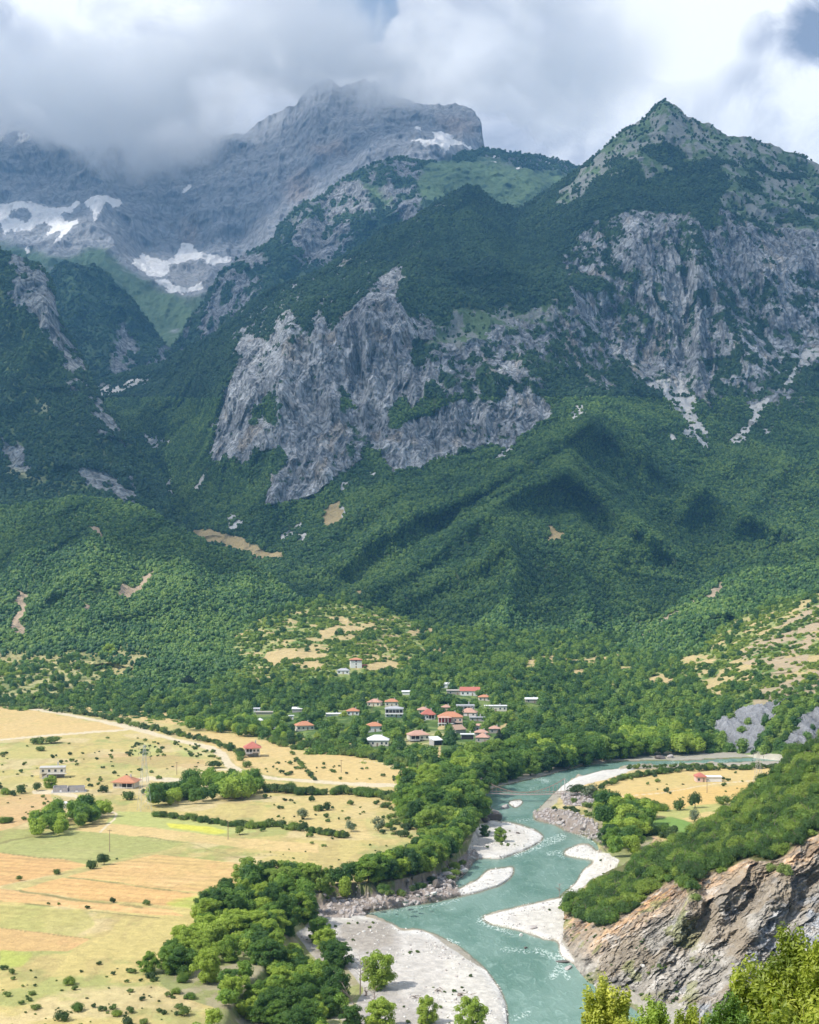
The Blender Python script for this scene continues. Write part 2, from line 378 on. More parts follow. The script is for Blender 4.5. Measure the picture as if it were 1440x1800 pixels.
scr = polymap([(300, 466), (330, 468), (352, 466), (380, 474), (364, 512), (330, 513), (310, 508), (296, 482)])
col = mixc(col, (0.40, 0.39, 0.39), 0.8*samp(blur(scr, 2), wx2, wy2)*(1-sstep(samp(blur(snow, 1), wx2, wy2), 0.4, 0.6)))
finish_slope(S1, M_far, col, rock=0.5*(1-gm)*(1-sstep(samp(blur(snow, 1), wx2, wy2), 0.4, 0.6)))

# ---- the grey and wooded ridge in the middle distance, with its high meadow
mid_top = [(-300, 560), (60, 500), (82, 478), (112, 463), (150, 470), (180, 476), (205, 500), (232, 524), (262, 566), (285, 600), (300, 612), (315, 596), (332, 562), (350, 540), (368, 515), (385, 482), (415, 455), (440, 442), (470, 430), (482, 412), (492, 392), (520, 368), (537, 352), (548, 354), (580, 328), (618, 306), (655, 292), (680, 280), (700, 276), (740, 286), (790, 285), (820, 268), (850, 262), (900, 266), (960, 276), (1015, 294), (1060, 310), (1200, 340)]
mid_bot = [(-300, 760), (100, 760), (290, 720), (420, 640), (640, 500), (800, 430), (940, 420), (1200, 420)]
mid_ctrl = [(-300, 500, 5300), (112, 463, 5000), (205, 500, 4950), (300, 612, 5000), (368, 515, 5200), (440, 442, 5400), (537, 352, 5600), (655, 292, 5800), (700, 276, 5900), (790, 285, 6000), (850, 262, 6300), (1015, 294, 6200), (1200, 340, 6000),
            (150, 600, 4600), (250, 640, 4600), (230, 680, 4450), (100, 760, 4200), (-300, 760, 4200), (330, 640, 4800), (420, 560, 4850), (400, 500, 5100), (460, 520, 4900), (560, 440, 5150), (520, 470, 5050), (620, 360, 5500), (640, 420, 5150), (700, 340, 5500), (740, 380, 5200), (800, 330, 5500), (900, 340, 5500), (940, 330, 5600), (900, 420, 5000), (420, 640, 4550), (640, 500, 4900), (1200, 420, 5300)]
S2 = make_slope('middle_mountain', -180, 1110, mid_top, mid_bot, mid_ctrl, 1.6/Q,
    spurs=[([(440, 442), (400, 500), (370, 560)], 16, 70), ([(548, 354), (540, 400), (500, 470), (440, 540)], 18, 130), ([(618, 306), (650, 340), (620, 400)], 16, 110), ([(700, 276), (690, 330), (730, 380)], 16, 110), ([(580, 360), (570, 430), (520, 500)], 12, -90), ([(112, 463), (170, 560), (180, 620)], 20, 100), ([(205, 500), (240, 560), (270, 620)], 16, 70), ([(850, 262), (800, 310), (750, 350)], 18, 90)])
n = ridged(S2.X/300, S2.Z/420, S2.Y/500, 5, 13, 0.55); fl = ridged(S2.X/60+S2.Z/90, S2.Z/160-S2.X/200, S2.Y/200, 4, 19, 0.55)
S2.Y -= (n-0.4)*130+(fl-0.4)*46; S2.Z += (fbm(S2.X/40, S2.Y/40, S2.Z/40, 3, 8)-0.5)*16
wx, wy = warp(S2, 9, 110, 23)
rockm = polymap([(315, 600), (332, 562), (350, 540), (368, 515), (385, 482), (415, 455), (440, 442), (468, 455), (465, 490), (440, 530), (410, 560), (370, 590), (330, 620)],
                [(492, 400), (520, 378), (548, 354), (580, 330), (618, 306), (640, 318), (650, 350), (660, 380), (640, 400), (610, 430), (575, 470), (540, 480), (510, 440), (490, 430)],
                [(640, 300), (700, 276), (740, 300), (730, 340), (745, 370), (720, 400), (690, 380), (670, 340)], [(195, 600), (215, 560), (250, 640), (230, 680), (200, 660)], [(270, 620), (330, 600), (330, 640), (260, 660)])
gr = polymap([(610, 320), (640, 315), (700, 350), (680, 360), (640, 340)], [(730, 300), (790, 285), (850, 280), (1060, 320), (1010, 350), (960, 400), (900, 400), (860, 360), (800, 340), (740, 370)])
pf = fbm(S2.X/45, S2.Z/70, S2.Y/70, 5, 41)
rk = samp(blur(rockm, 4), wx, wy)*sstep(pf, 0.38, 0.46)
g2 = samp(blur(gr, 4), wx, wy)
col = flat(S2.X.shape, (0.05, 0.092, 0.05)); col = mixc(col, (0.12, 0.185, 0.09), sstep(fbm(S2.X/150, S2.Z/150, S2.Y/150, 3, 44), 0.5, 0.64)*0.5)
col = mixc(col, (0.135, 0.205, 0.10), g2*sstep(pf, 0.28, 0.42)*0.95)
greyt = polymap([(820, 262), (1060, 290), (1060, 320), (960, 300), (850, 285)]); col = mixc(col, (0.20, 0.21, 0.23), 0.75*samp(blur(greyt, 4), wx, wy)*sstep(pf, 0.3, 0.5))
strata = fbm(S2.X/120+S2.Z/60, S2.Z/9-S2.X/26, S2.Y/300, 4, 26)
rc = flat(S2.X.shape, (0.27, 0.275, 0.29))*(0.62+0.76*strata)[..., None]
col = mixc(col, rc, rk)
snow2 = polymap([(862, 268), (872, 268), (872, 276), (864, 276)], [(885, 270), (898, 272), (896, 279), (886, 276)], [(905, 295), (914, 293), (912, 300)], [(960, 280), (968, 282), (966, 286), (958, 284)], [(858, 290), (872, 288), (872, 292)])
col = mixc(col, SNOW, sstep(samp(blur(snow2, 1), *warp(S2, 1.5, 40, 5)), 0.35, 0.6))
finish_slope(S2, M_mtn, col, rock=rk)
S2.F = (1-rk)*(1-sstep(g2, 0.3, 0.6)); del strata, rc, pf

# ---- the great wooded massif with its limestone cliffs, down to the foothills
main_top = [(-200, 760), (120, 730), (165, 676), (200, 664), (240, 652), (270, 643), (290, 636), (340, 612), (380, 588), (420, 556), (450, 530), (480, 512), (520, 496), (560, 476), (600, 452), (640, 428), (690, 404), (730, 386), (760, 362), (790, 340), (815, 328), (840, 330), (858, 342), (880, 356), (908, 372), (940, 352), (975, 328), (1010, 308), (1045, 280), (1080, 246), (1110, 224), (1135, 206), (1150, 190), (1166, 181), (1182, 188), (1210, 206), (1240, 222), (1280, 240), (1330, 248), (1370, 262), (1400, 274), (1440, 292), (1600, 350), (1700, 390)]
main_bot = [(-200, 1190), (1700, 1190)]
main_ctrl = [(-200, 760, 4300), (165, 676, 4250), (190, 700, 4080), (240, 690, 3990), (290, 640, 4250), (420, 556, 4200), (560, 476, 4050), (730, 386, 4100), (815, 328, 4200), (908, 372, 4350), (1010, 308, 4350), (1166, 181, 4450), (1330, 248, 4350), (1440, 292, 4300), (1700, 390, 4200),
    # upper woods
    (600, 500, 3650), (520, 530, 3550), (450, 580, 3600), (700, 470, 3600), (780, 430, 3700), (860, 430, 3600), (940, 440, 3800), (1000, 400, 3900), (820, 520, 3300), (900, 520, 3300), (960, 480, 3650), (1100, 300, 4100), (1200, 290, 4150), (1100, 350, 3800), (1200, 340, 3850), (1320, 330, 3950), (1440, 380, 3900),
    # left cliff
    (430, 600, 3330), (500, 570, 3120), (560, 555, 3120), (640, 520, 3180), (700, 540, 3120), (780, 590, 3080), (390, 680, 3150), (380, 810, 2930), (440, 800, 2830), (500, 720, 2900), (500, 800, 2760), (460, 880, 2640), (540, 860, 2640), (580, 700, 2920), (600, 800, 2720), (560, 620, 3030), (660, 640, 2980), (650, 770, 2780), (700, 690, 2900), (690, 825, 2680), (740, 740, 2820), (760, 815, 2700), (860, 700, 2880), (860, 790, 2760), (950, 690, 2950), (950, 745, 2850),
    (800, 660, 2960), (900, 600, 3080), (980, 520, 3350), (1000, 600, 3180), (1040, 680, 3080), (920, 660, 2960),
    # right cliff
    (990, 450, 3650), (1060, 390, 3700), (1180, 372, 3700), (1215, 370, 3650), (1270, 350, 3780), (1340, 400, 3720), (1440, 430, 3700), (1060, 560, 3450), (1120, 500, 3480), (1200, 500, 3470), (1190, 640, 3330), (1120, 640, 3330), (1260, 600, 3320), (1340, 540, 3450), (1440, 620, 3330), (1340, 680, 3200), (1600, 640, 3300),
    (1150, 680, 3220), (1200, 720, 3120), (1240, 780, 2980), (1300, 770, 3000), (1440, 720, 3080), (1600, 800, 3000),
    # the valley at the left
    (230, 690, 4000), (250, 740, 3700), (280, 780, 3450), (310, 840, 3150), (330, 900, 2850), (370, 900, 2800), (200, 760, 3800), (330, 720, 3600), (350, 800, 3200), (0, 900, 3100), (-200, 1000, 2800), (200, 1000, 2500),
    # foothills
    (400, 930, 2600), (310, 935, 2620), (420, 955, 2500), (490, 975, 2430), (520, 930, 2520), (600, 910, 2560), (680, 870, 2620), (760, 850, 2660), (860, 800, 2730), (940, 770, 2800), (1020, 740, 2850), (1100, 770, 2860), (1200, 820, 2800), (1320, 830, 2800), (1440, 820, 2820), (1600, 860, 2750),
    (560, 1000, 2300), (520, 1050, 2100), (640, 1050, 2100), (640, 970, 2350), (740, 920, 2500), (720, 1040, 2150), (780, 980, 2300), (860, 900, 2480), (880, 950, 2270), (860, 1040, 2080), (880, 1105, 1960), (980, 830, 2640), (980, 950, 2330), (1000, 1040, 2120), (1080, 900, 2520), (1100, 1000, 2260), (1120, 1105, 1960), (1180, 960, 2440), (1240, 985, 2420), (1240, 900, 2620), (1350, 920, 2600), (1440, 930, 2600), (1350, 1000, 2350), (1600, 950, 2500),
    (-200, 1190, 1900), (300, 1190, 1800), (640, 1190, 1750), (900, 1190, 1750), (1300, 1190, 1800), (1700, 1190, 1900)]
sp = [([(1040, 742), (960, 790), (900, 830), (820, 870), (740, 905), (660, 950), (600, 990)], 16, 183), ([(1040, 742), (1110, 790), (1180, 835), (1260, 880), (1350, 925), (1440, 960)], 17, 134),
      ([(990, 830), (920, 862), (850, 905), (790, 955), (720, 1000), (660, 1040)], 15, 170), ([(990, 830), (1050, 870), (1100, 915), (1150, 955), (1210, 990)], 15, 147), ([(1040, 742), (1010, 790), (990, 830)], 15, 121),
      ([(880, 950), (905, 1000), (890, 1060), (880, 1110)], 27, 121), ([(1000, 930), (1010, 1000), (1040, 1080)], 18, 98), ([(880, 950), (840, 990), (760, 1030), (700, 1060)], 17, 109), ([(1120, 920), (1060, 1000), (1110, 1080)], 13, 60),
      ([(1000, 800), (930, 850), (860, 880), (760, 950), (660, 1010)], 10, -29), ([(1010, 800), (1070, 850), (1130, 900), (1190, 950), (1240, 990)], 15, -52), ([(640, 990), (600, 1040), (560, 1060)], 18, -35), ([(940, 960), (960, 1030), (970, 1100)], 16, -26),
      ([(1300, 800), (1240, 860), (1200, 900)], 12, 98), ([(1390, 820), (1330, 880), (1290, 930)], 12, 98), ([(1270, 790), (1250, 850)], 15, -35), ([(700, 860), (640, 900), (560, 960)], 15, 98), ([(860, 810), (780, 850), (700, 900)], 11, 88),
      ([(505, 560), (498, 640), (500, 730)], 8, 85), ([(560, 548), (568, 640), (585, 720)], 7, 60), ([(600, 575), (592, 640), (590, 700)], 6, 45), ([(530, 580), (545, 650), (555, 720)], 5, -50), ([(455, 600), (465, 690), (470, 740)], 8, -60), ([(640, 520), (655, 620), (660, 700)], 10, 55), ([(700, 580), (715, 640), (735, 700)], 8, 45),
      ([(625, 600), (630, 700)], 6, -50), ([(760, 600), (790, 660), (800, 700)], 8, 40), ([(830, 610), (850, 660), (865, 680)], 8, 45), ([(900, 590), (930, 640), (955, 690)], 8, 60), ([(990, 510), (1040, 600), (1110, 680)], 10, 70), ([(990, 510), (960, 570), (980, 650)], 10, 40),
      ([(510, 800), (490, 840), (465, 890)], 9, 60), ([(560, 780), (570, 830)], 14, 50), ([(690, 770), (700, 820)], 12, 30), ([(800, 700), (850, 760), (860, 790)], 5, -35), ([(745, 760), (790, 810)], 5, -35),
      ([(1212, 372), (1224, 450), (1228, 560), (1225, 680)], 7, 90), ([(1195, 430), (1210, 560), (1205, 680)], 6, -70), ([(1262, 350), (1300, 400), (1340, 480), (1380, 560)], 12, 70), ([(1225, 460), (1270, 540), (1320, 640)], 12, 60), ([(1110, 380), (1120, 460), (1140, 560)], 14, 45), ([(1040, 420), (1060, 500)], 14, 40), ([(1250, 420), (1310, 520), (1360, 620)], 10, -45),
      ([(1166, 181), (1170, 240), (1100, 300), (1040, 360), (980, 430), (960, 500)], 22, 110), ([(1166, 181), (1220, 260), (1290, 330), (1380, 380), (1440, 410)], 20, 90), ([(1080, 260), (1040, 300)], 14, 60), ([(815, 328), (830, 400), (870, 470)], 20, 90), ([(908, 372), (900, 440)], 14, -120), ([(730, 386), (740, 460), (700, 520)], 20, 80), ([(600, 452), (640, 500)], 16, 70), ([(560, 476), (575, 520)], 12, 50),
      ([(230, 700), (262, 760), (290, 830), (330, 900)], 14, -110)]
S3 = make_slope('main_mountain', -60, 1690, main_top, main_bot, main_ctrl, 1.5/Q, spurs=sp)
wx, wy = warp(S3, 9, 60, 43); wx3, wy3 = warp(S3, 16, 110, 47)
rock_main = [(500, 562), (512, 552), (530, 575), (545, 590), (552, 552), (566, 545), (585, 580), (600, 556), (618, 548), (640, 528), (660, 500), (690, 470), (705, 480), (700, 520), (712, 550), (740, 548), (762, 560), (770, 590), (720, 600), (730, 640), (760, 660), (740, 700), (720, 730), (700, 700), (680, 720), (690, 760), (745, 735), (800, 706), (850, 695), (930, 690), (958, 705), (962, 738), (930, 762), (895, 780), (870, 788), (800, 802), (740, 822), (684, 832), (676, 800), (640, 780), (640, 810), (600, 840), (560, 868), (500, 885), (458, 892), (470, 850), (500, 815), (505, 790), (450, 795), (425, 825), (400, 800), (373, 822), (378, 745), (400, 690), (412, 640), (428, 590), (440, 560), (446, 590), (470, 600)]
rock_right = [(982, 452), (1020, 415), (1060, 385), (1100, 370), (1180, 372), (1205, 378), (1212, 362), (1224, 380), (1255, 400), (1250, 345), (1300, 370), (1330, 398), (1380, 400), (1440, 405), (1560, 430), (1560, 660), (1400, 640), (1370, 660), (1340, 700), (1300, 690), (1260, 720), (1220, 690), (1150, 690), (1110, 650), (1060, 600), (1050, 560), (1020, 560), (1000, 500)]
rock_mid = [(760, 590), (820, 600), (860, 580), (900, 560), (960, 530), (1000, 500), (1060, 560), (1130, 640), (1180, 690), (1100, 690), (1000, 690), (960, 690), (850, 690), (780, 700), (740, 650)]
rm = blank(); paint(rm, rock_mid, 0.54); paint(rm, rock_right, 0.70); paint(rm, rock_main, 0.95)
paint(rm, [(560, 470), (575, 480), (585, 520), (570, 530), (555, 500)], 0.7); paint(rm, [(520, 500), (540, 500), (540, 540), (515, 545)], 0.55); paint(rm, [(1090, 560), (1100, 530), (1140, 560), (1130, 610)], 0.3)
paint(rm, [(470, 690), (500, 700), (505, 740), (470, 760), (440, 740)], 0.35); paint(rm, [(590, 685), (610, 680), (622, 720), (600, 730)], 0.1); paint(rm, [(1000, 470), (1070, 500), (1060, 520), (1000, 510)], 0.1)
paint(rm, [(720, 395), (735, 388), (750, 410), (735, 420)], 0.6); paint(rm, [(740, 372), (775, 350), (790, 345), (775, 370), (745, 395)], 0.6); paint(rm, [(410, 590), (420, 570), (440, 545), (430, 600), (415, 640)], 0.7); paint(rm, [(1240, 620), (1440, 640), (1440, 720), (1380, 750), (1260, 730)], 0.3); paint(rm, [(1250, 480), (1330, 560), (1440, 600), (1400, 640), (1280, 600)], 0.45)
paint(rm, [(560, 478), (600, 455), (640, 430), (660, 440), (690, 470), (640, 520), (600, 545), (560, 545), (545, 520)], 0.34); paint(rm, [(430, 560), (480, 515), (520, 500), (520, 545), (470, 590), (440, 600)], 0.45); paint(rm, [(690, 400), (730, 386), (790, 342), (800, 360), (760, 420), (720, 450)], 0.3)
rmm = samp(blur(rm, 3), wx, wy)
slp = fbm(S3.X/16+S3.Z/60, S3.Z/26, S3.Y/26, 5, 51, 0.62)*0.65+fbm(S3.X/90, S3.Z/120, S3.Y/120, 3, 52)*0.35
thr = 0.70-0.36*rmm                                   # more rock where the map says so
rk = sstep(slp, thr-0.02, thr+0.025)*sstep(rmm, 0.05, 0.16)
peakg = polymap([(960, 352), (1010, 312), (1080, 246), (1166, 175), (1300, 235), (1440, 285), (1560, 300), (1560, 400), (1440, 395), (1340, 360), (1290, 330), (1270, 290), (1220, 290), (1170, 262), (1120, 275), (1080, 300), (1040, 330), (1000, 360)],
                [(740, 590), (800, 560), (860, 560), (870, 545), (890, 530), (905, 560), (960, 540), (980, 560), (930, 580), (860, 600), (790, 620)], [(1270, 320), (1330, 360), (1440, 410), (1440, 430), (1340, 400), (1280, 360)], [(1100, 280), (1170, 290), (1180, 310), (1130, 320)])
pg = samp(blur(peakg, 5), wx3, wy3)
woodp = sstep(fbm(S3.X/70, S3.Y/70, S3.Z/70, 4, 61), 0.54, 0.60)*sstep(S3.PY+0*S3.PX, 235, 300)
pg = pg*(1-woodp)
scree = polymap([(1133, 676), (1160, 668), (1180, 672), (1195, 655), (1200, 680), (1222, 700), (1224, 730), (1250, 770), (1248, 790), (1228, 788), (1212, 776), (1190, 772), (1196, 748), (1176, 724), (1156, 704)],
    [(1288, 772), (1300, 760), (1318, 745), (1326, 720), (1322, 700), (1334, 708), (1346, 700), (1356, 702), (1342, 720), (1330, 745), (1308, 772), (1298, 780)], [(1372, 688), (1390, 660), (1404, 640), (1420, 612), (1448, 610), (1444, 632), (1420, 640), (1400, 660), (1384, 690)],
    [(398, 932), (404, 902), (416, 908), (430, 906), (420, 934)], [(478, 932), (490, 938), (520, 925), (528, 914), (532, 930), (510, 946), (494, 950)], [(516, 952), (530, 936), (540, 940), (532, 956)],
    [(562, 930), (590, 905), (606, 888), (610, 905), (600, 920), (580, 932)], [(596, 870), (604, 850), (620, 845), (616, 856), (604, 866)], [(636, 838), (650, 826), (664, 832), (660, 840)], [(245, 757), (262, 770), (285, 772), (304, 774), (290, 782), (276, 790), (280, 804), (268, 790), (256, 772)],
    [(292, 850), (304, 838), (308, 860), (316, 872), (300, 868)], [(346, 862), (356, 840), (372, 826), (364, 846), (352, 864)], [(174, 676), (200, 680), (230, 668), (266, 660), (250, 674), (225, 684), (205, 696), (180, 700)], [(870, 805), (895, 786), (940, 772), (905, 792), (880, 806)], [(1160, 762), (1178, 770), (1176, 778)], [(1340, 758), (1356, 750), (1356, 762)],
    [(1000, 730), (1010, 710), (1020, 712), (1040, 730), (1020, 730), (1012, 742)], [(560, 780), (570, 770), (580, 775), (570, 790)])
sc = sstep(samp(blur(scree, 1), *warp(S3, 4.5, 22, 71)), 0.35, 0.6)*sstep(fbm(S3.X/9, S3.Y/9, S3.Z/9, 3, 73), 0.34, 0.42)
tanm = polymap([(318, 932), (330, 930), (380, 934), (425, 944), (440, 958), (468, 970), (500, 970), (498, 980), (470, 984), (440, 976), (400, 964), (350, 950)], [(612, 1042), (650, 1034), (640, 1046)], [(960, 925), (990, 935), (980, 950), (960, 950)], [(566, 900), (600, 880), (606, 920), (570, 925)])
tn = sstep(samp(blur(tanm, 2), *warp(S3, 5, 30, 81)), 0.4, 0.65)
# relief
w = np.clip(rmm*1.3, 0, 1)
n = ridged(S3.X/210+fbm(S3.X/400, S3.Y/400, 0, 2, 5)*2, S3.Y/520, S3.Z/520, 5, 83, 0.5)
S3.Y -= (n-0.42)*125*(1-0.6*w)*sstep(S3.PY, 1180, 1080); n9 = ridged(S3.X/85+fbm(S3.X/150, S3.Y/150, 0, 2, 15)*1.5, S3.Y/240, S3.Z/240, 3, 84, 0.5); S3.Y -= (n9-0.42)*42*(1-w)*sstep(S3.PY, 1180, 1080)
fl = ridged(S3.X/38+fbm(S3.X/90, S3.Z/90, S3.Y/90, 2, 6)*1.4, S3.Z/210+S3.X/400, S3.Y/260, 5, 87, 0.6)
S3.Y -= (fl-0.40)*56*w
S3.Y -= (ridged(S3.X/11+S3.Z/50, S3.Z/44, S3.Y/40, 4, 89, 0.6)-0.4)*17*w
S3.Z += (fbm(S3.X/30, S3.Y/30, S3.Z/30, 3, 90)-0.5)*8
col = flat(S3.X.shape, UNDER); col = mixc(col, (0.13, 0.15, 0.07), 0.5*sstep(slp, 0.5, 0.62))
col = mixc(col, GRASS_HI, pg*0.9)
gr_rock = sstep(fbm(S3.X/24, S3.Y/44, S3.Z/44, 5, 91, 0.6), 0.46, 0.54)*sstep(pg, 0.2, 0.6); col = mixc(col, (0.30, 0.30, 0.29), 0.85*gr_rock)
tint = fbm(S3.X/50, S3.Z/90, S3.Y/90, 4, 93); rc = mixc(flat(S3.X.shape, ROCK), ROCK_L, sstep(tint, 0.42, 0.62)); rc = mixc(rc, ROCK_W, 0.55*sstep(fbm(S3.X/30, S3.Z/70, S3.Y/70, 3, 95), 0.64, 0.74))
rc *= (0.55+0.9*fbm(S3.X/7+S3.Z/18, S3.Z/12-S3.X/30, S3.Y/9, 4, 96, 0.6))[..., None]
col = mixc(col, rc, rk); col = mixc(col, SCREE, sc); col = mixc(col, TAN, tn)
finish_slope(S3, M_mtn, col, rock=rk*(1-sc))
S3.F = np.clip((1-rk)*(1-0.94*sstep(pg, 0.08, 0.4))*(1-sc)*(1-tn), 0, 1)*np.where(rmm > 0.15, 0.75, 1.0)
S3.W = np.clip(rmm*1.2, 0, 1)
del rc, tint, n, fl, slp, gr_rock

# ---- the steep mountain at the left edge
lt = [(-200, 400), (-40, 436), (0, 440), (38, 452), (72, 466), (84, 480), (98, 505), (104, 540), (122, 585), (146, 640), (172, 690), (196, 730), (230, 770), (262, 805), (285, 845), (312, 900), (350, 950), (400, 1000)]
lb = [(-200, 1060), (420, 1060)]
lc = [(-200, 400, 3700), (0, 440, 3600), (84, 480, 3550), (122, 585, 3400), (196, 730, 3100), (262, 805, 2900), (312, 900, 2600), (400, 1000, 2350), (-200, 700, 3100), (0, 560, 3350), (60, 540, 3350), (60, 700, 3020), (0, 760, 2880), (140, 760, 2850), (200, 810, 2760), (0, 820, 2720), (100, 850, 2640), (230, 880, 2560), (180, 900, 2480), (0, 900, 2480), (-200, 900, 2600), (-200, 1060, 2150), (200, 1060, 2100), (420, 1060, 2150)]
S4 = make_slope('left_mountain', -290, 415, lt, lb, lc, 1.5/Q, spurs=[([(72, 466), (100, 600), (150, 720), (220, 800), (240, 880)], 15, 60), ([(0, 620), (80, 720), (150, 800)], 18, 50), ([(0, 760), (90, 820), (200, 870)], 16, 50), ([(60, 640), (120, 740)], 10, -30)])
wx, wy = warp(S4, 8, 60, 143)
rm = polymap([(20, 445), (72, 466), (100, 505), (122, 590), (150, 650), (120, 650), (60, 570), (20, 520)], [(130, 640), (175, 700), (230, 780), (210, 790), (160, 730)], [(100, 600), (125, 600), (150, 680), (120, 680)], [(0, 765), (60, 800), (50, 830), (0, 800)], [(125, 810), (180, 830), (230, 870), (245, 895), (200, 880), (140, 840)], [(210, 815), (235, 830), (240, 870), (220, 860)])
pf = fbm(S4.X/20+S4.Z/60, S4.Z/40, S4.Y/40, 5, 151, 0.6)
rk = samp(blur(rm, 6), wx, wy); rk = sstep(pf, 0.62-0.26*rk, 0.65-0.26*rk)*sstep(rk, 0.1, 0.3)
pale = samp(blur(polymap([(10, 812), (60, 830), (84, 842), (60, 846), (20, 832)], [(60, 700), (110, 720), (90, 740), (60, 720)]), 4), wx, wy)*sstep(pf, 0.42, 0.52)
n = ridged(S4.X/170, S4.Y/300, S4.Z/400, 5, 153, 0.5); S4.Y -= (n-0.42)*115; S4.Y -= (fbm(S4.X/18, S4.Z/30, S4.Y/20, 4, 155)-0.5)*26*rk
S4.Z += (fbm(S4.X/30, S4.Y/30, 0, 3, 90)-0.5)*8
col = flat(S4.X.shape, UNDER); col = mixc(col, (0.20, 0.24, 0.10), 0.5*sstep(pf, 0.5, 0.6)); col = mixc(col, np.array(ROCK)*0.95, rk*0.9); col = mixc(col, (0.42, 0.42, 0.25), pale*0.8)
finish_slope(S4, M_mtn, col, rock=rk); S4.F = (1-rk)*(1-pale*0.8)*(0.55+0.45*sstep(pf, 0.58, 0.44))

# ---- the green hill at the left
ht = [(-200, 905), (0, 892), (60, 884), (100, 878), (150, 876), (190, 880), (240, 888), (280, 905), (320, 930), (370, 958), (430, 984), (480, 1010), (520, 1048), (560, 1080), (620, 1120), (700, 1150)]
hb = [(-200, 1235), (300, 1225), (700, 1200)]
hc = [(-200, 905, 2300), (0, 892, 2300), (150, 876, 2260), (280, 905, 2180), (430, 984, 1990), (520, 1048, 1850), (620, 1120, 1700), (-200, 1040, 1880), (0, 1040, 1860), (100, 980, 1960), (60, 1120, 1650), (200, 1000, 1880), (180, 1110, 1640), (300, 1000, 1900), (300, 1110, 1630), (400, 1050, 1780), (420, 1110, 1640), (520, 1120, 1620), (-200, 1170, 1520), (0, 1170, 1500), (200, 1170, 1480), (-200, 1240, 1260), (300, 1230, 1290), (700, 1200, 1450)]
S5 = make_slope('left_hill', -290, 690, ht, hb, hc, 1.5/Q, spurs=[([(150, 876), (180, 960), (140, 1060)], 22, 60), ([(280, 905), (330, 1000), (320, 1080)], 20, 50), ([(430, 984), (430, 1060)], 16, 40), ([(60, 884), (40, 960), (10, 1050)], 20, 40), ([(240, 960), (240, 1080)], 14, -40), ([(100, 960), (80, 1070)], 12, -30), ([(380, 990), (380, 1080)], 12, -30)], row_step=1.2)
wx, wy = warp(S5, 8, 40, 243)
bare = polymap([(20, 1030), (36, 1045), (44, 1080), (36, 1122), (20, 1120), (24, 1070)], [(220, 1020), (240, 1030), (260, 998), (272, 1002), (258, 1030), (238, 1050), (224, 1046)], [(140, 1060), (158, 1060), (150, 1080)], [(160, 925), (190, 935), (180, 950)])
br = sstep(samp(blur(bare, 2), wx, wy), 0.3, 0.6); pf = fbm(S5.X/30, S5.Y/30, S5.Z/30, 4, 251)
dry = samp(blur(polymap([(-200, 1165), (40, 1150), (160, 1143), (270, 1150), (250, 1180), (180, 1215), (60, 1235), (-200, 1240)]), 6), wx, wy)
n = ridged(S5.X/150+fbm(S5.X/200, S5.Y/200, 0, 2, 15), S5.Y/330, S5.Z/300, 5, 253, 0.5); S5.Y -= (n-0.42)*95; S5.Z += (fbm(S5.X/20, S5.Y/20, 0, 3, 90)-0.5)*5
col = flat(S5.X.shape, (0.075, 0.125, 0.035)); col = mixc(col, (0.20, 0.26, 0.09), 0.6*sstep(pf, 0.48, 0.6)); col = mixc(col, (0.42, 0.37, 0.17), dry*(0.35+0.65*sstep(pf, 0.4, 0.5))); col = mixc(col, (0.42, 0.32, 0.22), br)
finish_slope(S5, M_mtn, col); S5.F = (1-br)*(1-dry*(0.62+0.38*sstep(pf, 0.44, 0.54)))

# ---- the wooded ridge coming down from the right
rt = [(1060, 1150), (1100, 1130), (1135, 1106), (1170, 1082), (1210, 1052), (1260, 1020), (1300, 1000), (1350, 972), (1400, 956), (1440, 944), (1640, 900)]
rb = [(1060, 1230), (1640, 1230)]
rcx = [(1100, 1130, 1750), (1210, 1052, 1900), (1350, 972, 2080), (1440, 944, 2150), (1640, 900, 2250), (1440, 1040, 1780), (1300, 1090, 1680), (1200, 1110, 1650), (1350, 1030, 1850), (1240, 1060, 1780), (1640, 1040, 1800), (1060, 1230, 1400), (1300, 1230, 1350), (1640, 1230, 1350)]
S6b = make_slope('right_ridge', 1060, 1700, rt, rb, rcx, 1.5/Q, spurs=[([(1350, 972), (1300, 1050), (1230, 1100)], 16, 40), ([(1280, 1010), (1240, 1050), (1180, 1100)], 12, 30)], row_step=1.2)
wx, wy = warp(S6b, 7, 30, 343)
bare = polymap([(1140, 1085), (1180, 1062), (1230, 1045), (1275, 1022), (1282, 1035), (1270, 1058), (1230, 1065), (1190, 1080), (1150, 1100)], [(1120, 1112), (1150, 1104), (1150, 1116), (1124, 1120)])
br = sstep(samp(blur(bare, 3), wx, wy), 0.4, 0.7)*sstep(fbm(S6b.X/14, S6b.Y/14, S6b.Z/14, 4, 351), 0.44, 0.52)
n = ridged(S6b.X/110, S6b.Y/180, S6b.Z/200, 5, 353, 0.5); S6b.Y -= (n-0.42)*70
col = flat(S6b.X.shape, (0.07, 0.115, 0.035)); col = mixc(col, (0.38, 0.30, 0.21), br)
finish_slope(S6b, M_mtn, col); S6b.F = 1-br

